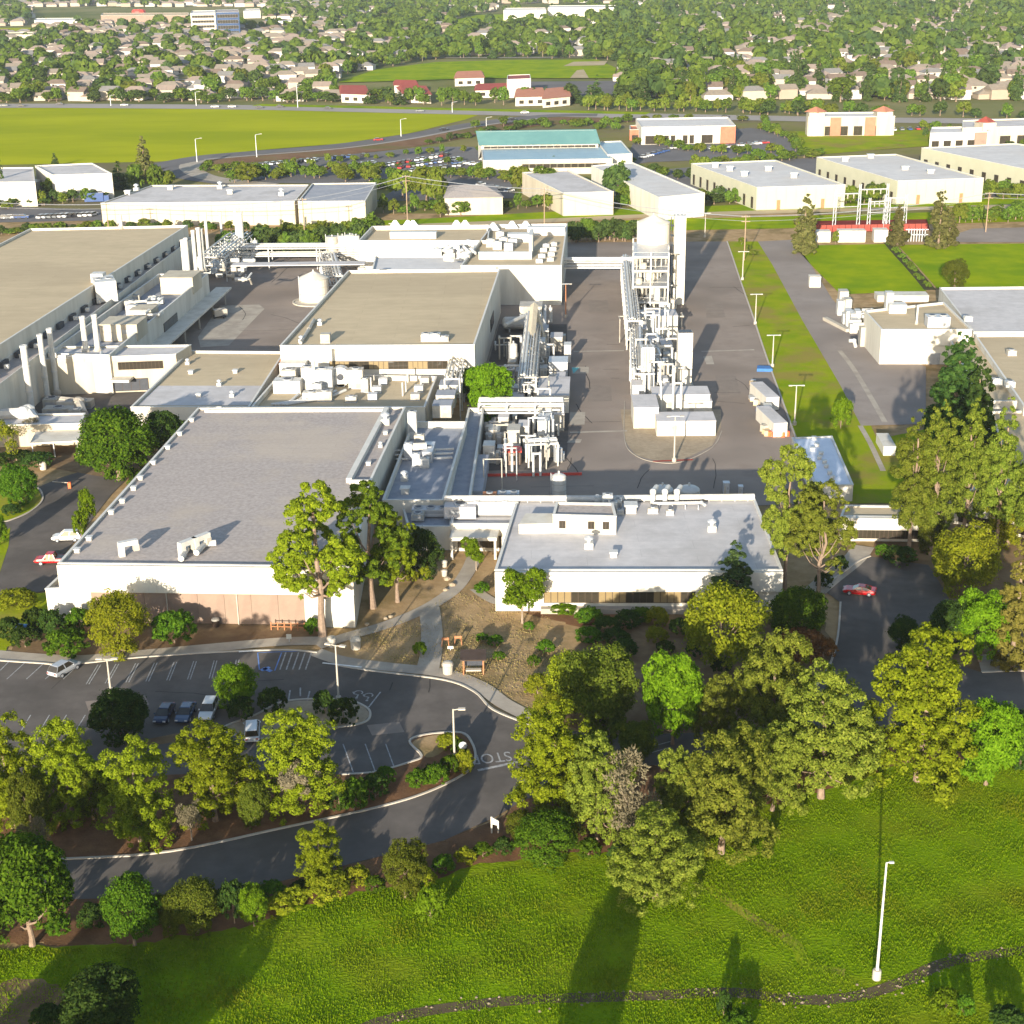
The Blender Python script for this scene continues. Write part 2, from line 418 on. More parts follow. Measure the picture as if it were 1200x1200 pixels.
sheet("service_road", [(888, 283), (930, 281), (950, 310), (975, 350), (1000, 380), (1060, 420), (1085, 430), (1085, 497), (1009, 499), (985, 452), (940, 375), (905, 310)], 3, M_asph3)
ribbon("concrete_gutter", [(984, 411), (1000, 432), (1020, 465), (1037, 495)], 1.1, 5, M_conc)
ribbon("concrete_gutter", [(1008, 499), (1020, 520), (1035, 552)], 1.0, 5, M_conc)
sheet("lawn", [(930, 288), (1040, 286), (1060, 310), (1086, 341), (985, 345), (950, 310)], 3, M_lawn)
sheet("lawn", [(1052, 287), (1330, 284), (1330, 336), (1098, 338), (1075, 312)], 3, M_lawn)
sheet("bank", [(1000, 520), (1100, 500), (1100, 590), (985, 590), (1040, 560)], 1, M_verge)
sheet("equipment_bed", [(727, 480), (845, 480), (845, 500), (835, 522), (800, 539), (770, 540), (745, 534), (732, 516)], 3, M_gravel)
kerb([(732, 470), (732, 516), (745, 534), (770, 542), (800, 541), (835, 524), (846, 505)], m=M_conc, w=.18, h=.1)
stripe([((765, 541.5), (812, 539.5))], .5, 16, M_red)
for seg in (((672, 412), (731, 411)), ((822, 412), (884, 410)), ((668, 507), (735, 505))):
    stripe([seg], .9, 4, M_conc, "drain_strip")
for q in ([(670, 438), (670, 430), (690, 430), (690, 438)], [(668, 498), (668, 483), (686, 483), (685, 498)], [(828, 427), (824, 418), (834, 417), (837, 427)], [(664, 519), (668, 514), (682, 515), (680, 519)]):
    sheet("concrete_pad", q, 4, M_conc)
sheet("teal_stain", [(672, 438), (670, 431), (679, 431)], 5, mat("teal_paint", (.1, .42, .42), (.14, .5, .48), 1))

sheet("wing_yard", [(20, 500), (35, 440), (60, 425), (215, 425), (215, 480), (100, 505)], 2, M_asph)
sheet("yard_floor", [(560, 552), (560, 470), (585, 380), (664, 380), (668, 470), (664, 540), (640, 550)], 3, M_asph)
# sealed cracks and repaired patches in the paving
def cracks(name, boxpx, n, lv, m, seed, w=.09):
    r = random.Random(seed); b = MB(); a0, a1, b0, b1 = boxpx
    for i in range(n):
        p = P(r.uniform(a0, a1), r.uniform(b0, b1)); ang = r.choice([0, 1.57]) + r.gauss(-.05, .12); pts = [p]
        for k in range(r.randint(5, 16)):
            ang += r.gauss(0, .07); pts.append(pts[-1] + Vector((math.cos(ang), math.sin(ang), 0)) * r.uniform(1, 2.6))
        l, q = ribbon_pts(pts, w * r.uniform(.5, 1)); z = lv * LEVEL
        for k in range(len(pts) - 1):
            u = PIX(pts[k]); v = PIX(pts[k+1])
            if not (a0 < u[0] < a1 and b0 < u[1] < b1 and a0 < v[0] < a1 and b0 < v[1] < b1): continue
            b.poly([(q[k].x, q[k].y, z), (q[k+1].x, q[k+1].y, z), (l[k+1].x, l[k+1].y, z), (l[k].x, l[k].y, z)])
    return tag(b.build(name, m, loc=tuple(P((a0 + a1) / 2, (b0 + b1) / 2))), kind='structure')
M_seal = mat("crack_sealant", (.05, .045, .042), (.07, .065, .06), 1, .8, coords='world')
cracks("crack_sealing", (672, 728, 300, 530), 9, 3.5, M_seal, 1); cracks("crack_sealing", (812, 880, 330, 520), 8, 3.5, M_seal, 2); cracks("crack_sealing", (600, 930, 535, 575), 6, 3.6, M_seal, 3)
cracks("crack_sealing", (20, 540, 795, 815), 8, 2.5, M_seal, 4); cracks("crack_sealing", (280, 400, 305, 400), 8, 3.5, M_seal, 5)
M_patch = mat("asphalt_patch", (.215, .18, .152), (.25, .21, .178), .5, .9, coords='world')
for q in ([(690, 352), (712, 352), (713, 366), (690, 366)], [(838, 440), (862, 439), (868, 462), (842, 463)], [(690, 452), (716, 451), (717, 470), (689, 471)], [(100, 822), (170, 815), (175, 826), (104, 834)], [(430, 850), (468, 846), (474, 858), (436, 862)], [(826, 355), (846, 354), (850, 372), (828, 373)]):
    sheet("asphalt_patch", q, 2.2 if q[0][1] > 700 else 3.2, M_patch)
ribbon("ditch", [(1041, 284), (1052, 297), (1066, 312), (1080, 328), (1090, 340)], 3.2, 6, mat("ditch_soil", (.05, .055, .025), (.08, .075, .04), .5, .95, coords="world"))
# parking lines in front of the hall, and the accessible bays
dbl = [(107, 520/4+640-10), ]
segs = []
for x in (12, 30, 53, 75, 96):
    segs.append(((x, 776 if x > 20 else 774), (x - 22, 796)))
for x in (115, 136, 137+22, 181, 204, 227, 251, 277):
    for k in (0, 3.2):
        segs.append(((x + k, 779 - (x-115)*.035), (x + k - 14 + (x-115)*.06, 802 - (x-115)*.05)))
stripe(segs, .14, 3, M_line, "parking_line")
stripe([((x, 838 + (x < 30) * 0), (x - 12, 858)) for x in (36, 58, 78, 100)], .14, 3, M_line, "parking_line")
stripe([((x, 872), (x + 12, 905)) for x in (402, 428, 452)] , .14, 3, M_line, "parking_line")
stripe([((302, 765), (354, 763)), ((302, 765), (304, 785)), ((330, 765), (322, 786))], .16, 3, M_lineb, "parking_line")
stripe([((328 + k*7.5, 785), (335 + k*7.5, 765)) for k in range(5)], .2, 4, M_line, "hatch_marking")
stripe([((306, 786), (316, 782)), ((308, 783), (318, 787))], .6, 4, M_lineb, "hatch_marking")
stripe([((432, 829), (446, 811)), ((340, 809), (338, 822)), ((352, 806), (352, 816)), ((363, 810), (360, 822))], .2, 3, M_line, "parking_line")
stripe([((560, 903), (607, 893))], .45, 3, M_line, "stop_line")
stripe([((756, 877), (790, 868)), ((764, 882), (785, 876)), ((770, 888), (792, 882)), ((775, 895), (795, 889))], .15, 3, M_line, "parking_line")
stripe([((378, 778), (424, 783))], .3, 16, mat("white_paint", (.8, .8, .78), (.7, .7, .68), 1), "kerb_marking")
stripe([((280, 765), (302, 763.5))], .3, 16, MATS["white_paint"], "kerb_marking")

def flat_text(body, px, py, size, rz, lv, m, name="road_lettering", sy=1.0):
    c = bpy.data.curves.new(name, 'FONT'); c.body = body; c.size = size; c.align_x = 'CENTER'; c.align_y = 'CENTER'
    c.materials.append(m)
    o = bpy.data.objects.new(name, c); COL.objects.link(o)
    p = P(px, py); o.location = (p.x, p.y, lv * LEVEL); o.rotation_euler = (0, 0, rz); o.scale = (1, sy, 1)
    return tag(o, kind='structure')
flat_text("STOP", 576, 888, 2.0, R(190), 4, M_line, sy=1.6)
# wheelchair marks: head dot, seat line and a ring segment each
def access_mark(px, py, s, rz):
    b = MB(); c = P(px, py); z = 4 * LEVEL
    def pt(x, y): return (c.x + s * (x * math.cos(rz) - y * math.sin(rz)), c.y + s * (x * math.sin(rz) + y * math.cos(rz)), z)
    b.poly([pt(.13 * math.cos(t) - .1, .13 * math.sin(t) + .95) for t in [i * math.pi / 4 for i in range(8)]])
    b.poly([pt(-.16, .8), pt(-.16, .3), pt(-.02, .3), pt(-.02, .8)])
    b.poly([pt(-.16, .3), pt(.35, .2), pt(.35, .32), pt(-.16, .42)])
    b.poly([pt(.35, .32), pt(.25, .28), pt(.45, -.1), pt(.55, -.05)])
    for i in range(10):
        t0 = R(150 + i * 24); t1 = R(150 + i * 24 + 26)
        b.poly([pt(.42 * math.cos(t0), .42 * math.sin(t0)), pt(.42 * math.cos(t1), .42 * math.sin(t1)), pt(.3 * math.cos(t1), .3 * math.sin(t1)), pt(.3 * math.cos(t0), .3 * math.sin(t0))])
    return tag(b.build("accessible_marking", M_line, loc=tuple(c)), kind='structure')
access_mark(420, 812, 1.5, R(170)); access_mark(432, 815, 1.5, R(170))
# ------------------------------------------------------------------ foliage
L_pine  = leaf_mat("pine_needles", (.092, .13, .005), (.15, .193, .009), (.22, .258, .016), .3)
L_pine2 = leaf_mat("pale_pine_needles", (.09, .122, .014), (.142, .175, .02), (.205, .228, .034), .3)
L_oak   = leaf_mat("oak_leaves", (.035, .08, .006), (.06, .12, .008), (.1, .17, .012), .35)
L_dark  = leaf_mat("dark_leaves", (.02, .045, .01), (.035, .065, .012), (.055, .09, .016), .3)
L_lime  = leaf_mat("lime_leaves", (.08, .15, .006), (.12, .2, .008), (.17, .26, .014), .45)
L_yell  = leaf_mat("spring_leaves", (.13, .16, .008), (.19, .215, .012), (.26, .27, .02), .4)
L_blue  = leaf_mat("conifer_needles", (.035, .06, .02), (.055, .085, .026), (.08, .115, .035), .25)
L_gold  = leaf_mat("redwood_needles", (.12, .12, .02), (.17, .16, .03), (.22, .2, .045), .3)
L_dead  = leaf_mat("dry_twigs", (.12, .105, .065), (.165, .145, .09), (.22, .19, .12), .15)
L_red   = leaf_mat("russet_leaves", (.14, .06, .025), (.18, .08, .03), (.22, .11, .045), .3)
L_far   = leaf_mat("suburb_leaves", (.06, .105, .014), (.09, .145, .018), (.135, .19, .026), .3)
L_far2  = leaf_mat("suburb_dark_leaves", (.04, .07, .02), (.06, .095, .024), (.085, .125, .03), .3)
L_far3  = leaf_mat("suburb_spring_leaves", (.1, .14, .014), (.14, .175, .02), (.18, .2, .035), .35)
M_bark  = mat("bark", (.17, .12, .085), (.26, .19, .14), 3, .95, bump=.03)
M_bark2 = mat("pale_bark", (.3, .24, .18), (.22, .17, .13), 3, .95, bump=.03)

def _unit(rg, n):
    d = rg.normal(size=(n, 3)); return d / np.linalg.norm(d, axis=1)[:, None]
def leaves(name, lobes, n, size, rg, m, aspect=1.0, clump=0.3, nclump=26, up=.25, shape='quad', fill=.22):
    """lobes: (cx,cy,cz,rx,ry,rz).  Leaves sit on many small clumps that cover each lobe, so the crown is lumpy with gaps."""
    lob = np.array(lobes, float); area = (lob[:, 3] * lob[:, 4] + lob[:, 3] * lob[:, 5] + lob[:, 4] * lob[:, 5])
    pr = area / area.sum(); pos = []; nor = []
    cc = []; cd = []; cr = []
    for L, p in zip(lob, pr):
        k = max(4, int(nclump * len(lob) * p))
        d = _unit(rg, k); d[:, 2] = np.where(d[:, 2] < -.55, -d[:, 2], d[:, 2])
        rr = rg.uniform(.72, 1.02, k)[:, None]
        cc.append(L[:3] + d * rr * L[3:]); cd.append(d); cr.append(np.full(k, clump) * L[3:].mean() * rg.uniform(.7, 1.35, k))
    cc = np.vstack(cc); cd = np.vstack(cd); cr = np.concatenate(cr)
    # drop clumps that lie deep inside another lobe
    keep = np.ones(len(cc), bool)
    for L in lob:
        q = (((cc - L[:3]) / L[3:]) ** 2).sum(1); keep &= q > .42
    if keep.sum() > 6: cc, cd, cr = cc[keep], cd[keep], cr[keep]
    w = cr ** 2; w /= w.sum()
    idx = rg.choice(len(cc), n, p=w)
    d = _unit(rg, n) + cd[idx] * .55; d /= np.linalg.norm(d, axis=1)[:, None]
    rad = cr[idx] * np.where(rg.random(n) < fill, rg.uniform(.2, .8, n), rg.uniform(.78, 1.0, n) + rg.exponential(.11, n))
    c = cc[idx] + d * rad[:, None] * np.array([1, 1, .85])
    nn = d * .8 + _unit(rg, n) * .55 + np.array([0, 0, up]); nn /= np.linalg.norm(nn, axis=1)[:, None]
    t = np.cross(nn, _unit(rg, n)); t /= np.linalg.norm(t, axis=1)[:, None] + 1e-9
    b = np.cross(nn, t)
    s = size * rg.uniform(.6, 1.4, n)[:, None]
    if shape == 'quad':
        v = np.stack([c - t * s * aspect, c - b * s * .5, c + t * s * aspect, c + b * s * .5], 1).reshape(-1, 3); k = 4
    else:
        v = np.stack([c - b * s * .35, c + b * s * .35, c + (t * .4 + d * .9) * s * 1.3], 1).reshape(-1, 3); k = 3
    me = bpy.data.meshes.new(name)
    me.vertices.add(len(v)); me.vertices.foreach_set("co", v.astype(np.float32).ravel())
    me.loops.add(n * k); me.loops.foreach_set("vertex_index", np.arange(n * k, dtype=np.int32))
    me.polygons.add(n); me.polygons.foreach_set("loop_start", np.arange(0, n * k, k, dtype=np.int32))
    try: me.polygons.foreach_set("loop_total", np.full(n, k, dtype=np.int32))
    except Exception: pass
    me.materials.append(m); me.update(calc_edges=True)
    return me
def trunk_mesh(name, h, r, limbs, rg, m, lean=.04, n=8):
    """limbs: list of end points reached from the upper trunk"""
    b = MB(); p = Vector((0, 0, -.3)); k = 5; pts = []
    for i in range(k + 1):
        f = i / k; pts.append(Vector((rg.normal() * lean * h * f * .5, rg.normal() * lean * h * f * .5, -.3 + (h + .3) * f)))
    for i in range(k):
        f0, f1 = i / k, (i + 1) / k
        b.tube(pts[i], pts[i+1], r * (1 - .6 * f0) * (1.35 if i == 0 else 1), r * (1 - .6 * f1), n)
    for e in limbs:
        e = Vector(e); f = min(.98, max(.35, (e.z * .62) / max(h, .1))); i = min(k - 1, int(f * k)); s = pts[i].lerp(pts[i+1], f * k - i)
        mid = s.lerp(e, .5) + Vector((0, 0, -.04 * h))
        b.tube(s, mid, r * .38, r * .25, 6); b.tube(mid, e, r * .25, r * .08, 5)
    return b.mesh(name, m)
# crown shapes in unit space: height 1 (ground to tip), radius .5
def shape_round(rg, nl=9, base=.1):
    out = [(0, 0, .52, .33, .33, .36)]
    for i in range(nl):
        a = rg.uniform(0, 6.28); r = rg.uniform(.18, .33); z = rg.uniform(base + .12, .84); k = rg.uniform(.13, .2)
        r *= math.sqrt(max(.1, 1 - ((z - .58) / .45) ** 2))
        out.append((r * math.cos(a), r * math.sin(a), z, k, k, k * .9))
    return out
def shape_pine(rg, nl=12, base=.1):
    """irregular tiers of rounded lobes about a filled core"""
    out = []; nl = int(nl * 1.35)
    for i in range(nl):
        f = i / (nl - 1); z = base + .09 + f * (.86 - base - .02); w = math.sqrt(max(.05, 1 - ((f - .36) / .72) ** 2))
        a = i * 2.4 + rg.uniform(-.5, .5); r = .31 * w * rg.uniform(.7, 1.1)
        if i == nl - 1: r = .03
        k = .19 * (.6 + .42 * w) * rg.uniform(.85, 1.2)
        out.append((r * math.cos(a), r * math.sin(a), z, k, k, k * .68))
    for f in (.2, .42, .64): out.append((rg.uniform(-.05, .05), rg.uniform(-.05, .05), base + f * (1 - base), .24, .24, .14))
    return out
def shape_open(rg, nl=15, base=.2):
    """tall pine: separate flattish clouds of needles on visible limbs"""
    out = []
    for i in range(nl):
        f = i / (nl - 1); z = base + .05 + f * (.9 - base); w = math.sqrt(max(.06, 1 - ((f - .45) / .62) ** 2)); a = i * 2.4 + rg.uniform(-.7, .7)
        r = .36 * w * rg.uniform(.55, 1.1); k = .125 * rg.uniform(.75, 1.3) * (.7 + .4 * w)
        if i == nl - 1: r = .05
        out.append((r * math.cos(a), r * math.sin(a), z, k * 1.15, k * 1.15, k * .6))
    return out
def shape_tall(rg, base=.2, nl=18):
    """open pointed crown: lobes shrink and draw in toward the tip"""
    out = []
    for i in range(nl):
        f = i / (nl - 1); z = base + .06 + f * (.9 - base); w = (1 - f) ** .6 * (.55 + .45 * min(1, f * 4 + .2)); a = i * 2.4 + rg.uniform(-.6, .6); r = .3 * w * rg.uniform(.5, 1.1); k = .06 + .16 * w * rg.uniform(.8, 1.2)
        out.append((r * math.cos(a), r * math.sin(a), z, k, k, k * .55 + .01))
    for f in (.12, .3, .5, .7): out.append((0, 0, base + f * (1 - base), .2 * (1 - f) + .06, .2 * (1 - f) + .06, .11))
    return out
def shape_cone(rg, nl=11, base=.1, w=.42):
    out = []
    for i in range(nl):
        f = i / (nl - 1); z = base + f * (.97 - base); r = w * (1 - f) ** .85 + .025
        if i < nl - 2:
            for k in range(3):
                a = k * 2.094 + i * .9; out.append((r * .48 * math.cos(a), r * .48 * math.sin(a), z, r * .56, r * .56, .075))
        else: out.append((0, 0, z, r, r, .06))
    return out
def shape_vase(rg, nl=10):
    out = []
    for i in range(nl):
        a = rg.uniform(0, 6.28); z = rg.uniform(.4, .86); r = (.12 + .26 * (z - .2)) * rg.uniform(.5, 1.25); k = rg.uniform(.1, .17)
        out.append((r * math.cos(a), r * math.sin(a), z, k, k, k))
    return out
def shape_bush(rg, nl=7):
    out = [(0, 0, .45, .36, .36, .42)]
    for i in range(nl):
        a = i * 6.28 / nl + rg.uniform(-.3, .3); out.append((.26 * math.cos(a), .26 * math.sin(a), rg.uniform(.3, .6), .2, .2, .3))
    return out
PROTO = {}
def crown_proto(kind, var, hgt, wid):
    """mesh pair in metres at nominal size; cached"""
    key = (kind, var)
    if key in PROTO: return PROTO[key]
    K = KINDS_T[kind]; rg = np.random.default_rng(abs(hash(kind)) % 1 + var * 17 + K['seed'])
    lob = K['shape'](rg)
    H, W = K['h'], K['w']
    L = [(x * W, y * W, z * H, a * W, b_ * W, c * H) for x, y, z, a, b_, c in lob]
    me = leaves(K['leafname'], L, K['n'], K['size'], rg, K['mat'], aspect=K.get('aspect', .9), clump=K.get('clump', .34), nclump=K.get('nclump', 22), up=K.get('up', .25), shape=K.get('ls', 'quad'), fill=K.get('fill', .2))
    limbs = [(l[0] * .85, l[1] * .85, l[2] - l[5] * .3) for l in L[:K.get('limbs', 8)]] if K.get('limbs', 8) else []
    tm = trunk_mesh("trunk", H * K.get('th', .62), K.get('tr', .3), limbs, rg, K.get('bark', M_bark)) if K.get('tr', .3) > 0 else None
    dm = None
    if K.get('dead'):
        Ld = [L[i] for i in K['dead']]
        dm = leaves("dry_twigs", [(x, y, z, a * 1.04, b_ * 1.04, c * 1.04) for x, y, z, a, b_, c in Ld], K['n'] // 6, K['size'] * .8, rg, L_dead, aspect=1.5)
    PROTO[key] = (me, tm, dm, H, W)
    return PROTO[key]
KINDS_T = {
 'pine':   dict(shape=lambda r: shape_pine(r, 14, .0), h=12, w=9, n=34020, size=0.156, mat=L_pine, leafname="crown", seed=11, clump=.27, nclump=24, up=.5, tr=.28, th=.8, aspect=.8, limbs=10),
 'pinedry':dict(shape=lambda r: shape_pine(r, 14, .0), h=12, w=9, n=30240, size=0.156, mat=L_pine, leafname="crown", seed=12, clump=.27, nclump=24, up=.5, tr=.28, th=.8, limbs=10, dead=(8,)),
 'palepine':dict(shape=lambda r: shape_pine(r, 14, .04), h=11, w=10, n=35910, size=0.147, mat=L_pine2, leafname="crown", seed=13, clump=.26, nclump=24, up=.45, tr=.28, th=.8, limbs=12),
 'tallpine':dict(shape=shape_tall, h=18, w=9, n=26250, size=0.173, mat=leaf_mat("tall_pine_needles", (.07, .1, .01), (.115, .148, .016), (.17, .195, .028), .3), leafname="crown", seed=14, clump=.31, nclump=15, up=.4, tr=.3, th=.8, limbs=14),
 'umbrella':dict(shape=lambda r: shape_open(r, 17, .22), h=15, w=9, n=35910, size=0.156, mat=L_pine, leafname="crown", seed=15, clump=.26, nclump=24, up=.4, tr=.34, th=.86, limbs=12),
 'darkpine':dict(shape=lambda r: shape_open(r, 17, .22), h=15, w=9, n=35910, size=0.156, mat=leaf_mat("dark_pine_needles", (.05, .085, .006), (.085, .13, .009), (.14, .185, .016), .3), leafname="crown", seed=17, clump=.26, nclump=24, up=.4, tr=.34, th=.86, limbs=12),
 'oak':    dict(shape=lambda r: shape_round(r, 13, -.09), h=8, w=9, n=21600, size=0.164, mat=L_oak, leafname="crown", seed=21, clump=.3, nclump=30, tr=.25, th=.55),
 'olive':  dict(shape=lambda r: shape_round(r, 13, -.09), h=8, w=9, n=21600, size=0.152, mat=leaf_mat("olive_leaves", (.06, .085, .008), (.09, .11, .012), (.13, .15, .02), .35), leafname="crown", seed=22, clump=.3, nclump=30, tr=.25, th=.55),
 'dark':   dict(shape=lambda r: shape_round(r, 13, -.1), h=7, w=7, n=16800, size=0.152, mat=L_dark, leafname="crown", seed=23, clump=.3, nclump=28, tr=.22, th=.5),
 'lime':   dict(shape=lambda r: shape_round(r, 13, -.09), h=7, w=7.5, n=18000, size=0.158, mat=L_lime, leafname="crown", seed=24, clump=.3, nclump=26, tr=.2, th=.5),
 'spring': dict(shape=lambda r: shape_round(r, 13, -.09), h=7, w=8, n=15600, size=0.146, mat=L_yell, leafname="crown", seed=25, clump=.34, nclump=24, tr=.2, th=.55, limbs=11),
 'vase':   dict(shape=shape_vase, h=6, w=6, n=6720, size=0.167, mat=L_lime, leafname="crown", seed=26, clump=.42, nclump=22, tr=.14, th=.5, limbs=10, bark=M_bark2),
 'sparse': dict(shape=shape_vase, h=6, w=5, n=2560, size=0.152, mat=L_yell, leafname="crown", seed=27, clump=.5, nclump=14, tr=.14, th=.5, limbs=10, bark=M_bark2),
 'sidepine':dict(shape=lambda r: shape_open(r, 17, .26), h=15, w=9, n=28000, size=0.158, mat=L_pine2, leafname="crown", seed=16, clump=.26, nclump=24, up=.4, tr=.26, th=.86, limbs=12),
 'conifer':dict(shape=lambda r: shape_tall(r, -.04, 20), h=13, w=6, n=18000, size=.19, mat=L_blue, leafname="crown", seed=31, clump=.3, nclump=14, up=.3, tr=.25, th=.82, limbs=0),
 'darkconifer':dict(shape=lambda r: shape_tall(r, .02, 20), h=18, w=10, n=16000, size=.34, mat=leaf_mat("dark_conifer_leaves", (.022, .05, .012), (.038, .075, .016), (.06, .105, .02), .25), leafname="crown", seed=32, clump=.32, nclump=16, up=.3, tr=.35, th=.82, limbs=0),
 'redwood':dict(shape=lambda r: shape_tall(r, -.06, 24), h=14, w=6, n=18000, size=.19, mat=L_gold, leafname="crown", seed=33, clump=.3, nclump=14, up=.3, tr=.28, th=.82, limbs=0),
 'deadtree':dict(shape=shape_vase, h=8, w=7, n=5120, size=0.228, mat=L_dead, leafname="twigs", seed=41, clump=.5, nclump=14, tr=.2, th=.6, limbs=10, bark=M_bark2, aspect=1.8, ls='tri'),
 'bush':   dict(shape=shape_bush, h=2.2, w=3.2, n=4160, size=0.122, mat=L_oak, leafname="foliage", seed=51, clump=.26, nclump=24, tr=.08, th=.5, limbs=5),
 'darkbush':dict(shape=shape_bush, h=2.2, w=3.2, n=4160, size=0.122, mat=L_dark, leafname="foliage", seed=52, clump=.2, nclump=34, tr=.08, th=.5, limbs=5),
 'limebush':dict(shape=shape_bush, h=2.2, w=3.2, n=3840, size=0.129, mat=L_lime, leafname="foliage", seed=53, clump=.3, nclump=22, tr=.08, th=.5, limbs=5),
 'springbush':dict(shape=shape_bush, h=2.2, w=3.2, n=3520, size=0.129, mat=L_yell, leafname="foliage", seed=54, clump=.32, nclump=20, tr=.08, th=.5, limbs=5),
 'redbush':dict(shape=shape_bush, h=2.2, w=3.2, n=3200, size=0.122, mat=L_red, leafname="foliage", seed=55, clump=.34, nclump=20, tr=.08, th=.5, limbs=5),
 # lighter versions for the middle distance
 'mround': dict(shape=lambda r: shape_round(r, 7, .1), h=8, w=8, n=900, size=.75, mat=L_far, leafname="crown", seed=61, clump=.34, nclump=12, tr=.25, th=.5, limbs=4),
 'mlime':  dict(shape=lambda r: shape_round(r, 7, .1), h=8, w=8, n=900, size=.75, mat=L_far3, leafname="crown", seed=62, clump=.34, nclump=12, tr=.25, th=.5, limbs=4),
 'mdark':  dict(shape=lambda r: shape_round(r, 7, .1), h=9, w=8, n=900, size=.75, mat=L_far2, leafname="crown", seed=63, clump=.34, nclump=12, tr=.25, th=.5, limbs=4),
 'mcone':  dict(shape=lambda r: shape_cone(r, 8, .06), h=13, w=6, n=800, size=.75, mat=L_far2, leafname="crown", seed=64, clump=.5, nclump=7, tr=.25, th=.8, limbs=0),
 'mbrown': dict(shape=lambda r: shape_tall(r, -.02, 16), h=13, w=6, n=3000, size=.48, mat=leaf_mat("brownish_needles", (.07, .075, .02), (.1, .1, .03), (.135, .125, .045), .2), leafname="crown", seed=65, clump=.4, nclump=10, tr=.25, th=.8, limbs=0),
 'mbush':  dict(shape=shape_bush, h=3, w=5, n=420, size=.6, mat=L_far, leafname="foliage", seed=66, clump=.3, nclump=10, tr=0, limbs=0),
}
_tn = [0]
def tree_at(kind, w, label, X, Y, height, width, cat="tree", name=None, group=None, var=None, rz=None, z=0.0):
    _tn[0] += 1; v = (_tn[0] * 7 % 3) if var is None else var
    me, tm, dm, H, W = crown_proto(kind, v, None, None)
    nm = name or ("pine_tree" if 'pine' in kind or kind == 'umbrella' else "conifer_tree" if 'con' in kind or kind in ('redwood', 'mcone', 'mbrown') else "shrub" if 'bush' in kind else "broadleaf_tree")
    t = thing(nm, label, cat, (X, Y, z), group)
    rot = rz if rz is not None else (_tn[0] * 2.399) % 6.283
    s = (width / W, width / W, height / H)
    o = link_mesh("crown" if 'bush' not in kind else "foliage", me, t, (0, 0, 0), rot, s)
    if tm: link_mesh("trunk" if 'bush' not in kind else "stem", tm, t, (0, 0, 0), rot, s)
    if dm: link_mesh("dry_patch", dm, t, (0, 0, 0), rot, s)
    return t
def tree(kind, px, by, ty, wpx, label, cat="tree", **k):
    p = P(px, by); h = HT(px, by, ty); w = wpx * MPP(px, by)
    return tree_at(kind, w, label, p.x, p.y, h, w * 1.0, cat, **k)
# ------------------------------------------------------------------ building materials
M_white = mat("white_wall", (.6, .565, .49), (.55, .515, .44), .6, .75, c3=(.42, .38, .31), scale3=.35, amt3=.5, stretch=(1, 1, .14))
M_cream = mat("cream_wall", (.49, .435, .335), (.44, .39, .295), .6, .8, c3=(.36, .31, .23), scale3=.35, amt3=.5, stretch=(1, 1, .14))
M_green = mat("pale_green_wall", (.43, .42, .31), (.39, .385, .28), .2, .8)
M_paint = mat("white_metal", (.56, .55, .52), (.48, .47, .44), .8, .45, c3=(.38, .355, .31), scale3=.5, amt3=.5)
M_dirty = mat("stained_white_metal", (.45, .42, .36), (.36, .33, .28), 1.2, .55, c3=(.25, .21, .16), scale3=.4, amt3=.5)
M_grey  = mat("grey_metal", (.36, .37, .38), (.28, .29, .3), 1.0, .5)
M_dark  = mat("dark_metal", (.05, .055, .07), (.035, .04, .05), 1.0, .5)
M_steel = mat("galvanised_steel", (.52, .53, .54), (.42, .43, .45), 1.5, .42, .3)
M_cope  = mat("coping_white", (.6, .58, .53), (.54, .52, .47), .5, .6)
M_rgrey = mat("grey_roofing", (.44, .39, .36), (.32, .285, .265), 1.6, .95, bump=.01, c3=(.45, .385, .32), scale3=.06, amt3=.7, bscale=6, detail=9, seams=(14, 2.6, .92))
M_rtan  = mat("tan_roofing", (.52, .425, .285), (.465, .38, .255), .5, .95, bump=.01, c3=(.40, .325, .22), scale3=.05, amt3=.55, bscale=6, stretch=(.5, 1, 1), seams=(18, 3.2, .86))
M_rlight= mat("pale_roofing", (.56, .535, .525), (.47, .455, .45), .5, .9, c3=(.38, .36, .345), scale3=.1, amt3=.5, detail=8, seams=(16, 3, .88))
M_rwhite= mat("white_roofing", (.6, .585, .57), (.52, .51, .5), .3, .85, c3=(.5, .46, .42), scale3=.06, amt3=.35, detail=8, seams=(16, 3, .9))
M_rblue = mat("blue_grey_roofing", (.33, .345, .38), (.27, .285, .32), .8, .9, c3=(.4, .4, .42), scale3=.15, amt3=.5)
M_pink  = mat("tan_panel", (.27, .195, .15), (.24, .17, .13), .4, .85, c3=(.19, .125, .1), scale3=.3, amt3=.4)
M_glass = mat("dark_glass", (.03, .026, .02), (.05, .042, .03), 1.0, .08, spec=.8)
M_goldpane = mat("gold_reflections_and_blinds", (.24, .18, .09), (.19, .14, .07), .8, .3, spec=.6)  # tan blinds in the office; gold reflection painted as pane colour in the middle hall
M_brown = mat("dark_bronze", (.06, .04, .03), (.045, .03, .02), 1, .6)
M_rust  = mat("rusty_brown", (.32, .12, .05), (.42, .2, .1), 2, .85)
M_blue  = mat("blue_tarp", (.03, .12, .32), (.04, .15, .38), 2, .6)
M_wood  = mat("pale_timber", (.5, .36, .2), (.58, .44, .27), 2, .85)
M_orange= mat("orange_plastic", (.75, .16, .05), (.65, .12, .04), 2, .6)
M_redp  = mat("red_paint_metal", (.5, .06, .04), (.4, .05, .04), 2, .5)
M_yellow= mat("yellow_paint", (.7, .5, .08), (.6, .42, .06), 2, .6)
M_cond  = mat("pale_concrete", (.45, .41, .34), (.39, .35, .29), 1, .9)
M_wood2 = mat("weathered_pole_wood", (.26, .18, .12), (.33, .24, .16), 2, .9)
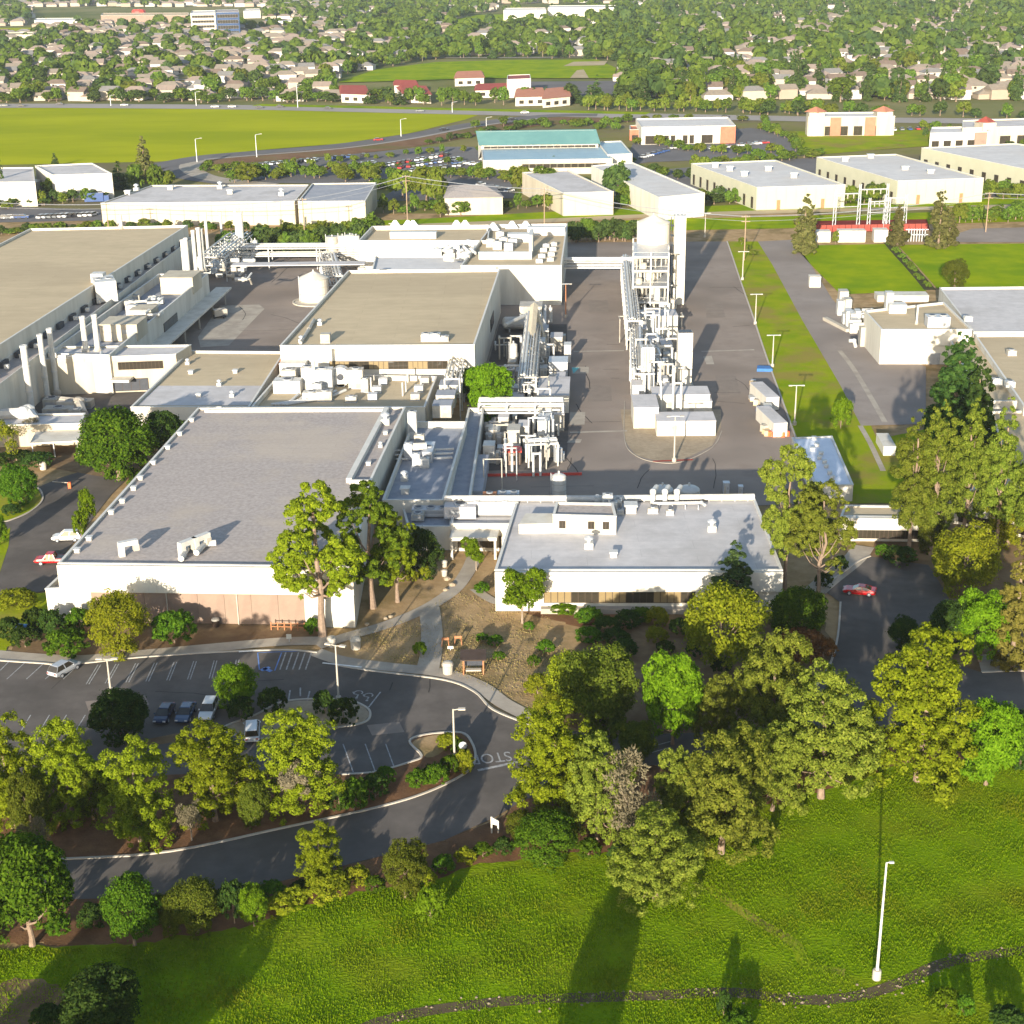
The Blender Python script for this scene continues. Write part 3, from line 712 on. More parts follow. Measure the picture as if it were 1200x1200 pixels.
M_teal  = mat("teal_metal_roof", (.12, .26, .245), (.145, .29, .27), .3, .5, c3=(.095, .22, .215), scale3=.06, amt3=.5)
M_slate = mat("slate_blue_roof", (.24, .36, .42), (.3, .42, .48), .2, .5)
M_redrf = mat("red_roof", (.24, .045, .032), (.28, .06, .042), .4, .8)
M_clay  = mat("clay_roof", (.34, .14, .085), (.39, .17, .105), .4, .85)
M_brick = mat("red_brick_wall", (.4, .12, .07), (.46, .16, .1), .5, .9)

def V2(p): return Vector((p[0], p[1], 0))
def shell(root, pts, z0, z1, par, wm, rm, cap=True, roofname="roof", wallname="wall"):
    pts = ccw([V2(p) for p in pts]); n = len(pts); t = .28
    ins = offset(pts, t); w = MB()
    for i in range(n):
        j = (i + 1) % n
        a, b, c, d = pts[i], pts[j], ins[j], ins[i]
        w.poly([(a.x, a.y, z0), (b.x, b.y, z0), (b.x, b.y, z1), (a.x, a.y, z1)])
        w.poly([(a.x, a.y, z1), (b.x, b.y, z1), (c.x, c.y, z1), (d.x, d.y, z1)])
        w.poly([(c.x, c.y, z1), (c.x, c.y, z1 - par - .1), (d.x, d.y, z1 - par - .1), (d.x, d.y, z1)][::1])
    w.build(wallname, wm, root)
    r = MB(); r.poly([(p.x, p.y, z1 - par) for p in offset(pts, t * .5)]); r.build(roofname, rm, root)
    if cap:
        k = MB(); o1 = offset(pts, -.06); i1 = offset(pts, t + .06)
        for i in range(n):
            j = (i + 1) % n
            for lo, hi in ((z1 - .08, z1 + .06),):
                k.poly([(o1[i].x, o1[i].y, lo), (o1[j].x, o1[j].y, lo), (o1[j].x, o1[j].y, hi), (o1[i].x, o1[i].y, hi)])
                k.poly([(o1[i].x, o1[i].y, hi), (o1[j].x, o1[j].y, hi), (i1[j].x, i1[j].y, hi), (i1[i].x, i1[i].y, hi)])
                k.poly([(i1[i].x, i1[i].y, hi), (i1[j].x, i1[j].y, hi), (i1[j].x, i1[j].y, lo), (i1[i].x, i1[i].y, lo)])
        k.build("coping", M_cope, root)
    return pts
def building(label, roof_px, z, wm, rm, par=.6, name="factory_hall", cat="building", group=None, z0=0.0, cap=True):
    pts = [P(x, y, z) for x, y in roof_px]
    c = sum(pts, Vector()) / len(pts)
    root = thing(name, label, cat, (c.x, c.y, z0), group)
    shell(root, pts, z0, z, par, wm, rm, cap)
    return root
def outward(A, B):
    d = (B - A); d.z = 0; L = d.length; d.normalize()
    return d, Vector((d.y, -d.x, 0)), L, math.atan2(d.y, d.x)
def window(root, A, B, u0, u1, z0, z1, n=1, frame=None, panes=None, proud=.0, name="window"):
    """a framed strip on the facade A->B (left to right seen from outside), n panes as sub-parts"""
    A, B = V2(A), V2(B); d, nn, L, ang = outward(A, B)
    a = A + d * (u0 * L); b = A + d * (u1 * L); W = (b - a).length; m = (a + b) / 2 + nn * (.06 + proud)
    f = MB(); f.box((m.x, m.y, z0), W, .14, z1 - z0, ang)
    fo = f.build(name, frame or M_brown, root)
    g = .1; pw = (W - g) / n - g
    if pw < .05: pw = W / n * .8
    key = MB(); key.box((0, 0, 0), pw, .05, (z1 - z0) - 2 * g)
    ml = panes or [M_glass]
    mes = [key.mesh("pane", q) for q in ml]
    off = wloc(root)
    for i in range(n):
        p = a + d * (g + pw / 2 + i * (pw + g)) + nn * (.06 + proud + .07)
        q = ml.index(M_goldpane) if (M_goldpane in ml and (i // 4) % 2 == 0) else 0
        link_mesh("pane", mes[q], fo, (p.x - off.x, p.y - off.y, z0 + g - off.z), ang)
    return fo
def panels(root, A, B, z0, z1, n, m, proud=.05, gap=.06, name="wall_panel", u0=0.0, u1=1.0):
    A, B = V2(A), V2(B); d, nn, L, ang = outward(A, B)
    W = L * (u1 - u0) / n; key = MB(); key.box((0, 0, 0), W - gap, .1, z1 - z0)
    me = key.mesh(name, m); off = wloc(root)
    for i in range(n):
        p = A + d * (u0 * L + W * (i + .5)) + nn * proud
        link_mesh(name, me, root, (p.x - off.x, p.y - off.y, z0 - off.z), ang)
def door(root, A, B, u, w, h, m, z0=0.02, name="door"):
    A, B = V2(A), V2(B); d, nn, L, ang = outward(A, B); p = A + d * (u * L) + nn * .06
    b = MB(); b.box((p.x, p.y, z0), w, .12, h, ang); o = b.build(name, m, root)
    k = MB(); q = p + nn * .09 + d * (w * .38); k.box((q.x, q.y, z0 + 1), .08, .08, .3, ang); k.build("handle", M_steel, o)
    return o

# ------------------------------------------------------------------ rooftop and yard equipment
def hvac(px, py, z, w, d, h, label, rot=-.05, fans=1, m=None, group=None, name="air_handler"):
    c = P(px, py, z); r = thing(name, label, "air unit", tuple(c), group); m = m or (M_paint, M_dirty, M_paint, M_cond, M_paint, M_steel)[int(px * 7 + py * 3) % 6]
    q = MB(); q.box((c.x, c.y, z), w + .1, d + .1, .2, rot); q.build("base", M_grey, r)
    q = MB(); q.box((c.x, c.y, z + .2), w, d, h - .2, rot); q.build("casing", m, r)
    ca, sa = math.cos(rot), math.sin(rot)
    for i in range(fans):
        x = (i - (fans - 1) / 2) * w / fans
        e = (c.x + x * ca, c.y + x * sa, z + h); rr = min(w / fans, d) * .36
        q = MB(); q.lathe(e, [(rr, 0), (rr, .18), (rr * .8, .2)], 12); fo = q.build("fan_ring", M_grey, r)
        q = MB(); q.lathe((e[0], e[1], e[2] + .2), [(rr * .72, 0), (rr * .2, .04)], 10); q.build("grille", M_dark, fo)
    q = MB(); e = (c.x + d / 2 * sa * 1.0, c.y - d / 2 * ca, z + .2 + h * .25); q.box((e[0], e[1], e[2]), w * .7, .08, h * .4, rot); q.build("louver", M_grey, r)
    return r
def roof_vent(px, py, z, s, label, group, hood=True):
    c = P(px, py, z); r = thing("roof_vent", label, "vent", tuple(c), group)
    q = MB(); q.box((c.x, c.y, z), s, s, s * .7, -.05); q.build("curb", M_paint, r)
    q = MB()
    if hood: q.lathe((c.x, c.y, z + s * .7), [(s * .25, 0), (s * .25, s * .35), (s * .55, s * .4), (s * .5, s * .6), (s * .1, s * .8)], 10)
    else: q.box((c.x, c.y, z + s * .7), s * 1.25, s * 1.25, s * .15, -.05)
    q.build("hood", M_steel if hood else M_paint, r)
    return r
def stack(px, py, z0, ty, wpx, label, group="exhaust stacks of the process wing", m=None, duct=True):
    c = P(px, py, z0); h = HT(px, py, ty, z0); r = wpx / 2 * MPP(px, py, z0)
    t = thing("exhaust_stack", label, "chimney", tuple(c), group)
    q = MB(); q.lathe(tuple(c), [(r, 0), (r * .95, h)], 14); q.build("shaft", m or M_paint, t, smooth=False)
    q = MB(); q.lathe((c.x, c.y, z0 + h), [(r * 1.1, -.35), (r * 1.1, .05), (r * .75, .05), (r * .75, -.1)], 14); q.build("rim", M_paint, t)
    for k in (.35, .7):
        q = MB(); q.lathe((c.x, c.y, z0 + h * k), [(r * 1.12, 0), (r * 1.12, .15)], 14); q.build("band", M_steel, t)
    q = MB(); q.lathe(tuple(c), [(r * 1.7, 0), (r * 1.7, .3), (r * 1.1, 1.1)], 12); q.build("base", M_dirty, t)
    return t
def tank(px, py, z0, ty, wpx, label, name="storage_tank", top='cone', group=None, m=None, legs=False):
    c = P(px, py, z0); h = HT(px, py, ty, z0); r = wpx / 2 * MPP(px, py, z0)
    t = thing(name, label, "tank", tuple(c), group)
    if top == 'cone': prof = [(r, 0), (r, h - r * .42), (r * 1.02, h - r * .42), (r * .08, h)]
    elif top == 'dome': prof = [(r, 0), (r, h - r * .45), (r * .92, h - r * .28), (r * .7, h - r * .13), (r * .4, h - r * .03), (r * .05, h)]
    else: prof = [(r, 0), (r, h)]
    q = MB(); q.lathe(tuple(c), prof, 28); q.build("shell", m or M_paint, t)
    q = MB(); q.lathe(tuple(c), [(r * 1.12, 0), (r * 1.12, .25)], 28); q.build("base", M_cond, t)
    hh = h - r * .45 if top != 'flat' else h
    for k in (.33, .66, .99):
        q = MB(); q.lathe((c.x, c.y, z0 + hh * k), [(r * 1.012, 0), (r * 1.012, .12)], 28); q.build("hoop", M_dirty, t)
    q = MB(); a = R(200)
    for s in (-.25, .25):
        q.tube((c.x + (r + .15) * math.cos(a) + s * -math.sin(a), c.y + (r + .15) * math.sin(a) + s * math.cos(a), z0), (c.x + (r + .15) * math.cos(a) + s * -math.sin(a), c.y + (r + .15) * math.sin(a) + s * math.cos(a), z0 + hh + .8), .05, n=5)
    q.build("ladder", M_steel, t)
    q = MB(); q.tube((c.x, c.y, z0 + h - .1), (c.x, c.y, z0 + h + .5), .18, n=8); q.build("vent_pipe", M_paint, t)
    return t
def boxthing(px, py, z0, ty, wpx, depth, label, cat="plant box", name="equipment_box", m=None, top=None, rot=-.06, group=None, extra=True):
    """px,py: front-bottom middle; height reaches pixel ty along the front face"""
    c = P(px, py, z0); h = HT(px, py, ty, z0); w = wpx * MPP(px, py, z0)
    cc = Vector((c.x - math.sin(rot) * depth / 2 * -1 * -1, c.y + math.cos(rot) * depth / 2, z0))
    t = thing(name, label, cat, tuple(cc), group)
    q = MB(); q.box(tuple(cc), w, depth, h, rot); q.build("casing", m or M_paint, t)
    q = MB(); q.box((cc.x, cc.y, z0 + h), w + .12, depth + .12, .14, rot); q.build("roof", top or m or M_paint, t)
    if extra:
        ca, sa = math.cos(rot), math.sin(rot)
        q = MB(); e = Vector((cc.x + sa * (depth / 2), cc.y - ca * (depth / 2), 0)); q.box((e.x - w * .2 * ca, e.y - w * .2 * sa, z0 + .1), min(1.0, w * .3), .1, min(2.1, h * .7), rot); q.build("door", M_dirty, t)
        q = MB(); q.box((e.x + w * .22 * ca, e.y + w * .22 * sa, z0 + h * .45), w * .25, .1, h * .25, rot); q.build("louver", M_grey, t)
    return t
def pipe_run(pts, r, label, name="pipe", m=None, group=None, supports=0):
    """pts: world points; elbows are the joints of the path"""
    pts = [Vector(p) for p in pts]
    t = thing(name, label, "pipe", tuple(pts[0]), group)
    q = MB(); q.path(pts, r, 8); q.build("pipe_barrel", m or M_paint, t)
    for p in pts[1:-1]:
        q = MB(); q.lathe((p.x, p.y, p.z - r * 1.2), [(r * .5, 0), (r * 1.25, r * .5), (r * 1.25, r * 1.9), (r * .5, r * 2.4)], 8); q.build("elbow", m or M_paint, t)
    for k in range(supports):
        p = pts[0].lerp(pts[-1], (k + .5) / supports)
        q = MB(); q.box((p.x, p.y, max(0, p.z - 1.2)), .15, .5, min(1.2, p.z)); q.build("support", M_steel, t)
    return t
def pipe_rack(a, b, width, z, levels, npipes, label, span=6.0, m=None, name="pipe_rack", seed=0, legs=True):
    """a, b: ground points of the centre line; levels: heights of the decks below z"""
    rs = random.Random(seed); a = V2(a); b = V2(b); d, nn, L, ang = outward(a, b); m = m or M_paint
    t = thing(name, label, "pipe rack", (a.x, a.y, 0)); k = max(2, int(L / span) + 1)
    for i in range(k):
        p = a + d * (L * i / (k - 1))
        for s in (-1, 1):
            if legs:
                q = MB(); e = p + nn * s * width / 2; q.box((e.x, e.y, 0), .28, .28, z, ang); q.build("post", m, t)
        for lv in levels:
            q = MB(); q.box((p.x, p.y, lv - .15), .25, width, .3, ang); q.build("crossbeam", m, t)
    for lv in levels:
        for s in (-1, 1):
            e = (a + b) / 2 + nn * s * width / 2; q = MB(); q.box((e.x, e.y, lv - .2), L, .2, .35, ang); q.build("girder", m, t)
        for i in range(npipes):
            s = (i + .5) / npipes - .5; r = rs.choice([.12, .18, .25, .32])
            e0 = a + nn * s * (width - .5); e1 = b + nn * s * (width - .5)
            q = MB(); q.tube((e0.x, e0.y, lv + .2 + r), (e1.x, e1.y, lv + .2 + r), r, n=6); q.build("pipe", rs.choice([M_paint, M_paint, M_steel, M_dirty]), t)
    return t

# ------------------------------------------------------------------ front left hall (grey roof)
Z1 = 9.0
fr = [(68, 660), (414, 664), (433, 567), (475, 477), (232, 478)]
h1 = building("large flat grey-roofed hall with white band and tan panelled front wall", fr, Z1, M_white, M_rgrey, par=.35)
A, B = P(68, 660, Z1), P(414, 664, Z1)
d, nn, L, ang = outward(V2(A), V2(B))
# overhanging white fascia, tan panels below it, white end pier
q = MB(); m_ = (V2(A) + V2(B)) / 2 + nn * .3; q.box((m_.x, m_.y, 4.9), L, .7, Z1 - 4.95, ang); q.build("fascia", M_white, h1)
panels(h1, A, B, 5.0, Z1 - .1, 12, M_white, proud=.63, gap=.05)
panels(h1, A, B, .05, 4.85, 8, M_pink, proud=.06, gap=.04, u0=.1, u1=.83)
q = MB(); m_ = V2(A) + d * (L * .915) + nn * .35; q.box((m_.x, m_.y, 0), L * .168, .72, 4.88, ang); q.build("end_pier", M_white, h1)
for u in (.36, .6): 
    q = MB(); m_ = V2(A) + d * (L * u) + nn * .2; q.box((m_.x, m_.y, 0), .12, .16, 4.8, ang); q.build("downpipe", M_dirty, h1)
# raised kerbs on the roof
def roofbar(root, pxa, pxb, z, w=.5, h=.55, m=None, name="roof_curb"):
    a, b = P(*pxa, z), P(*pxb, z); d, nn, L, ang = outward(V2(a), V2(b)); mid = (a + b) / 2
    q = MB(); q.box((mid.x, mid.y, z), L, w, h, ang); return q.build(name, m or M_cope, root)
roofbar(h1, (409, 566), (453, 482), Z1 - .35, .9, .8); roofbar(h1, (240, 483), (451, 482), Z1 - .35, .4, .5)
roofbar(h1, (410, 567), (433, 567), Z1 - .35, .4, .7)
for i, (x, y) in enumerate([(105, 633), (91, 647), (131, 602), (144, 589), (157, 574), (165, 562), (180, 544), (197, 526), (211, 510), (225, 494)]):
    roof_vent(x, y, Z1 - .35, .75, "small white vent box, %s from the front, along the grey roof's left edge" % nth(sorted([633, 647, 602, 589, 574, 562, 544, 526, 510, 494], reverse=True).index(y) + 1), "vents along the grey roof's left edge", False)
for i, (x, y) in enumerate([(452, 509), (446, 524), (432, 545)]):
    roof_vent(x, y, Z1 - .35, .7, "small vent on the narrow strip behind the grey roof's right curb", "vents on the narrow roof strip", i == 1)
roof_vent(452, 497, Z1 - .35, 1.5, "white mushroom vent at the back right corner of the grey roof", None)
# S-shaped ducts near the front parapet
def goose(px, py, z, s, label, rot):
    c = P(px, py, z); t = thing("roof_duct", label, "duct", tuple(c), "goose-neck ducts on the grey roof")
    ca, sa = math.cos(rot), math.sin(rot)
    q = MB(); q.box((c.x, c.y, z), s * .8, s * .8, s * 1.5, rot); q.build("riser", M_paint, t)
    q = MB(); q.box((c.x + ca * s, c.y + sa * s, z + s * 1.5), s * 2.8, s * .8, s * .7, rot); q.build("elbow", M_paint, t)
    q = MB(); q.box((c.x + ca * s * 2.1, c.y + sa * s * 2.1, z + s * .55), s * .8, s * .8, s * .95, rot); q.build("outlet", M_dirty, t)
goose(143, 652, Z1 - .35, 1.0, "short goose-neck duct nearest the grey roof's left edge", .5)
goose(214, 653, Z1 - .35, 1.05, "long goose-neck duct at the front of the grey roof, left of its twin", .9)
goose(230, 647, Z1 - .35, 1.05, "goose-neck duct at the front of the grey roof, right of its twin", .9)
for k, (x0, y0, x1, y1) in enumerate([(212, 655, 223, 636), (230, 648, 240, 637)]):
    a_, b_ = P(x0, y0, Z1 + .25), P(x1, y1, Z1 + .25)
    pipe_run([a_, b_, b_ + Vector((1.6, .2, 0))], .45, ["fat white duct lying back from the left goose-neck on the grey roof", "fat white duct lying back from the right goose-neck on the grey roof"][k], "roof_duct")
# white annex at the corner
ax = building("low white annex block at the left corner of the grey-roofed hall", [(53, 690), (101, 688), (106, 674), (70, 674)], 5.4, M_white, M_rgrey, name="annex", cat="building")
# fence and garden wall along the planting
# ------------------------------------------------------------------ front right office (pale roof)
Z2 = 6.4
h2 = building("low white-roofed office block with dark window strip facing the garden", [(580, 668), (917, 668), (884, 583), (606, 584)], Z2, M_white, M_rlight, par=.35, name="office_block")
A, B = P(580, 668, Z2), P(917, 668, Z2); d, nn, L, ang = outward(V2(A), V2(B))
q = MB(); m_ = V2(A) + d * (L * .5) + nn * .35; q.box((m_.x, m_.y, 3.35), L, .8, Z2 - 3.4, ang); q.build("fascia", M_white, h2)
panels(h2, A, B, 3.42, Z2 - .1, 12, M_white, proud=.73, gap=.05)
window(h2, A, B, .17, .7, 1.35, 3.3, 22, M_brown, [M_glass, M_goldpane])
q = MB(); m_ = V2(A) + d * (L * .44) + nn * .5; q.box((m_.x, m_.y, 0), L * .56, 1.0, .8, ang); q.build("planter_wall", M_conc, h2)
roof_vent(690, 642, Z2 - .35, 1.3, "round-hooded vent in the middle of the office block's pale roof", None)
roof_vent(834, 622, Z2 - .35, 1.3, "round-hooded vent toward the right end of the office block's roof", None)
roof_vent(719, 652, Z2 - .35, 1.0, "flat square vent near the front middle of the office block's roof", None, False)
roof_vent(739, 600, Z2 - .35, 1.7, "white vent box beside the roof penthouse of the office block", None, False)
# rooftop screen with sloped back
pc = [P(608, 623, Z2), P(722, 624, Z2), P(716, 606, Z2), P(622, 605, Z2)]
c = sum(pc, Vector()) / 4
ph = thing("roof_penthouse", "long white equipment penthouse on the office block's pale roof", "penthouse", (c.x, c.y, Z2 - .35))
shell(ph, [P(648, 622, Z2), P(722, 624, Z2), P(718, 608, Z2), P(652, 607, Z2)], Z2 - .35, Z2 + 2.6, .3, M_white, M_rgrey, roofname="roof")
q = MB(); q.prism([P(608, 623, Z2), P(648, 622, Z2), P(650, 610, Z2), P(616, 610, Z2)], Z2 - .35, Z2 + 1.2); q.build("low_wing", M_white, ph)
a_, b_ = P(651, 622.4, Z2), P(720, 624, Z2)
for u in (.06, .55, .8):
    window(ph, a_, b_, u, u + .11, Z2 + .5, Z2 + 1.7, 2, M_brown, [M_glass])
for i in range(5):
    hv = [(712, 596, 1.6, 1.4, 2.4), (718, 600, 1.4, 1.2, 1.8), (724, 596, 1.2, 1.4, 1.6), (709, 603, 1.2, 1.0, 1.2), (727, 603, 1.0, 1.0, .9)][i]
    hvac(hv[0], hv[1], Z2 - .35, hv[2], hv[3], hv[4], ["tall white air unit behind the office roof penthouse", "white air unit in the cluster right of the office penthouse", "right-hand unit of the cluster behind the office penthouse", "low unit tucked against the office penthouse's back", "smallest unit of the cluster right of the office penthouse"][i])
# big white pipe along the back edge of the office roof
z_ = Z2 + .35
pipe_run([P(520, 584, z_), P(700, 584, z_), P(884, 582, z_)], .5, "long white pipe along the back edge of the office block's roof", supports=24)
pipe_run([P(765, 590, z_), P(822, 589, z_), P(826, 592, z_)], .25, "thin white pipe looping behind the domed tanks on the office roof", supports=4)
tank(776, 590, 0.0, 569, 26, "squat domed white tank behind the office block, nearer its middle", top='dome', group="domed tanks behind the office block")
tank(807, 590, 0.0, 569, 26, "squat domed white tank behind the office block, toward the right", top='dome', group="domed tanks behind the office block")
for i, x in enumerate((765, 779, 793)):
    pipe_run([P(x, 590, Z2 - .3), P(x, 590, Z2 - .3) + Vector((0, 0, 2)), P(x + 4, 584, Z2 - .3) + Vector((0, 0, 2))], .4, ["white elbow pipe left of the first domed tank", "white elbow pipe between the two domed tanks", "white elbow pipe in front of the second domed tank"][i])
hvac(765, 601, Z2 - .35, 1.6, 1, .9, "low wooden-coloured unit on the office roof below the domed tanks", m=M_cond)
hvac(785, 603, Z2 - .35, 1.2, 1, .8, "small pale unit on the office roof right of the low tan one", m=M_cond)
tank(655, 582, 0, 555, 17, "tall upright white tank standing alone behind the office block", top='dome')
boxthing(851, 579, 0, 567, 7, 1.2, "narrow grey cabinet beside the courtyard wall", m=M_steel)
boxthing(868, 579, 0, 571, 5, 1, "small grey cabinet at the right end of the courtyard wall", m=M_steel)
# ------------------------------------------------------------------ connecting lobby
cn = building("low white entrance lobby with flat roof linking the two front halls", [(528, 614), (607, 614), (612, 588), (533, 588)], 4.6, M_white, M_rlight, name="entrance_lobby")
A, B = P(528, 614, 4.6), P(607, 614, 4.6)
window(cn, A, B, .1, .75, .6, 2.6, 10, M_brown, [M_glass])
q = MB(); q.prism([P(527, 634, 3.2), P(582, 634, 3.2), P(586, 622, 3.2), P(530, 622, 3.2)], 3.2, 3.75); cnp = q.build("canopy", M_white, cn)
for x in (529, 580):
    p = P(x, 634, 3.2); q = MB(); q.box((p.x, p.y + .4, 0), .35, .35, 3.2); q.build("column", M_white, cn)
hvac(575, 601, 4.3, 9, 2.2, 2.2, "long white box unit on the lobby roof", fans=2, group=None)
hvac(574, 594, 4.3, 2.2, 1.5, 2.4, "rusty brown unit on the lobby roof", m=M_rust)
hvac(596, 590, 4.3, 3.5, 1.6, 2, "grey ribbed unit at the back right of the lobby roof", m=M_steel, fans=2)
hvac(540, 604, 4.3, 5, 3, 2.0, "pale sloped unit on the lobby roof's left end", m=M_rlight, fans=1)
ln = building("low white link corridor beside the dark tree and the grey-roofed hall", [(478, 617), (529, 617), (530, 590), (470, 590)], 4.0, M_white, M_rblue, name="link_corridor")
hvac(505, 603, 3.7, 6, 2, 1.2, "long bluish metal unit on the link corridor's roof", m=M_steel, fans=3)
hvac(490, 608, 3.7, 2, 2, 1, "small pale unit on the link corridor's roof", m=M_cond)
# ------------------------------------------------------------------ side wing with shaded roof
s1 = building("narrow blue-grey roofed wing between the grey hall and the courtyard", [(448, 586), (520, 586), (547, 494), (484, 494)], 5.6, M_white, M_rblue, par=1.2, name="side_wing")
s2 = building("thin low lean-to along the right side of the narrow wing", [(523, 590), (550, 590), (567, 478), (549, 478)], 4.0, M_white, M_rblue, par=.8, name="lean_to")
q = [(484, 514, 1.6, 1.6, 5.2, "tall white box unit on the narrow wing's blue-grey roof"), (503, 536, 1.8, 6, 2.0, "long upright white duct casing on the narrow wing's roof"),
     (488, 545, 1.3, 1.2, 2.2, "small white unit at the near end of the narrow wing's ducts"), (498, 548, 1.6, 1.2, 1.8, "near right unit of the narrow wing's duct cluster"),
     (479, 538, 1.4, 1.5, 3.0, "left upright unit of the narrow wing's duct cluster"), (492, 525, 1.8, 1.5, 2.6, "middle unit of the narrow wing's duct cluster")]
for e in q: hvac(e[0], e[1], 4.4, e[2], e[3], e[4], e[5])
pipe_run([P(474, 524, 6.6), P(500, 523, 6.6)], .7, "thick white duct across the narrow wing's roof")
for i in range(3):
    pipe_run([P(462 + i, 528 + i * 5, 5.2), P(478, 528 + i * 5, 5.2)], .18, "short thin pipe left of the narrow wing's ducts", group="pipes left of the wing's ducts")
    pipe_run([P(508, 527 + i * 5, 5.2), P(532 - i, 526 + i * 5, 5.2)], .22, "short thin pipe right of the narrow wing's ducts", group="pipes right of the wing's ducts")
roof_vent(474, 563, 4.4, 1.2, "round vent on the near part of the narrow wing's roof", None)
roof_vent(475, 578, 4.4, 1.3, "square vent close to the near end of the narrow wing's roof", None, False)
b = MB(); b.prism([P(537, 578, 2.2), P(565, 578, 2.2), P(573, 535, 2.2), P(548, 535, 2.2)], 0, 2.6)
o = b.build("shed", [M_rblue], loc=tuple(P(555, 560))); tag(o, "low flat dark shed roof against the lean-to wall at the courtyard edge", "shed")
# ------------------------------------------------------------------ middle roofs
h3a = building("tan flat-roofed block between the lush tree and the middle hall", [(153, 477), (292, 477), (334, 412), (222, 411)], 6.2, M_white, M_rtan, par=.5, name="middle_block")
b = MB(); z_ = 6.2 - .5 + .02; b.poly([P(161, 475, z_), P(291, 475, z_), P(307, 452, z_), P(186, 452, z_)]); b.build("roof_patch", M_rlight, h3a)
for i, (x, y) in enumerate([(220, 427), (276, 437), (257, 452), (233, 465), (272, 465), (224, 438)]):
    roof_vent(x, y, 5.7, .9, ["back left vent on the tan flat-roofed block", "back right vent on the tan flat-roofed block", "middle vent on the tan flat-roofed block", "front vent on the tan flat-roofed block, left of its twin", "front right vent on the tan flat-roofed block", "vent on the tan flat-roofed block below the back left one"][i], "vents on the tan flat-roofed block", i % 2 == 0)
h3b = building("sunken equipment roof packed with white plant below the middle hall", [(294, 477), (498, 477), (512, 441), (328, 438)], 6.0, M_white, M_rtan, par=1.0, name="equipment_block")
eq = [(338, 459, 5.5, 3, 2.6, "long white cabinet at the left end of the sunken roof"), (340, 450, 3.0, 2.5, 3.2, "upright white cabinet behind the long one at the sunken roof's left"),
      (362, 455, 2.4, 2.4, 4.6, "tall white casing left of the thin flue on the sunken roof"), (379, 456, 4.2, 2.6, 4.4, "tallest wide white casing on the sunken roof"),
      (418, 454, 3.0, 2.4, 4.0, "white casing with small door right of the round fan on the sunken roof"), (365, 468, 3.2, 2, 1.6, "low unit in the tangle at the front of the sunken roof"),
      (381, 469, 3.0, 2, 2.0, "stepped unit in the tangle beside the tall casing"), (372, 463, 2, 1.6, 2.4, "unit half hidden in the tangle below the thin flue"),
      (412, 471, 2.2, 1.6, 1.2, "small low unit in front of the round fan"), (428, 459, 1.5, 1.5, 2.8, "slim unit right of the door casing on the sunken roof")]
for e in eq: hvac(e[0], e[1], 5.0, e[2], e[3], e[4], e[5], fans=1, m=random.Random(e[0]).choice([M_paint, M_dirty, M_white]))
for i, (x, y) in enumerate([(449, 450), (442, 460), (437, 468), (498, 449), (491, 459), (487, 468)]):
    hvac(x, y, 5.0, 1.8, 1.6, 1.3, "%s small square unit in the %s row of three on the sunken roof" % (("back", "middle", "front")[i % 3], "left" if i < 3 else "right"), group="rows of three small units on the sunken roof", fans=0)
for i, (x, y) in enumerate([(472, 464), (476, 459), (478, 448), (435, 458)]):
    pipe_run([P(x, y, 5.0), P(x, y, 5.0) + Vector((0, 0, 2.8))], .16, ["thin upright flue near the front right of the sunken roof", "thin upright flue beside the front right one", "thin upright flue at the sunken roof's back", "thin upright flue left of the unit rows on the sunken roof"][i], "flue", group="thin flues on the sunken roof")
stack(369, 458, 5.0, 412, 4, "slim tall flue rising from the sunken equipment roof", None)
c = P(400, 452, 5.0); t = thing("fan_housing", "round white fan housing on the sunken equipment roof", "fan", tuple(c))
b = MB(); b.tube((c.x, c.y - 1, c.z + 2.1), (c.x, c.y + 1.2, c.z + 2.1), 2.0, n=20); b.build("drum", M_paint, t)
b = MB(); b.tube((c.x, c.y - 1.06, c.z + 2.1), (c.x, c.y - .95, c.z + 2.1), .7, n=14); b.build("intake", M_dark, t)
b = MB(); b.box((c.x, c.y, c.z), 1.6, 2, .6); b.build("base", M_grey, t)
for i in range(6):
    pipe_run([P(318 + i * 3, 474, 5.3), P(340 + i * 9, 471 - i, 5.3), P(350 + i * 11, 462 - i, 5.6)], .3, "white duct, %s from left of those snaking along the sunken roof's front" % nth(i + 1), group="ducts along the front of the sunken roof")
boxthing(343, 440, 6.0, 427, 30, 3, "square white plant room at the back left of the sunken roof", extra=False)
b = MB(); bb = [P(328, 428, 6.2), P(358, 428, 6.2), P(352, 419, 6.2), P(333, 419, 6.2)]; b.prism(bb, 5.7, 7.2)
tag(b.build("roof_hatch", M_rust, loc=tuple(bb[0])), "brownish sloped roof hatch behind the square plant room", "roof hatch")
# middle hall with tan roof
Z3 = 11.5
h3 = building("tall middle hall with tan roof and dark window strip in its white front", [(328, 405), (556, 404), (586, 315), (408, 317)], Z3, M_white, M_rtan, par=.7)
A, B = P(328, 405, Z3), P(556, 404, Z3)
window(h3, A, B, .25, .86, 6.35, 8.1, 24, M_brown, [M_glass, M_goldpane])  # alternate groups of panes carry a gold reflection painted as their colour
panels(h3, A, B, 8.3, 11.35, 12, M_white, proud=.03, gap=.03)
A_, B_ = P(556, 404, Z3), P(586, 315, Z3)
window(h3, A_, B_, .55, .68, 3.5, 6.5, 1, M_brown, [M_glass])
hvac(382, 401, Z3 - .7, 2.0, 2.0, 1.9, "white cube unit at the front left of the tan middle roof", fans=0)
hvac(505, 399, Z3 - .7, 4.0, 2.2, 1.5, "white unit at the front right of the tan middle roof", fans=2)
hvac(520, 399, Z3 - .7, 2.2, 2.0, 1.0, "low grey unit beside the white one at the tan roof's front right", fans=1, m=M_dirty)
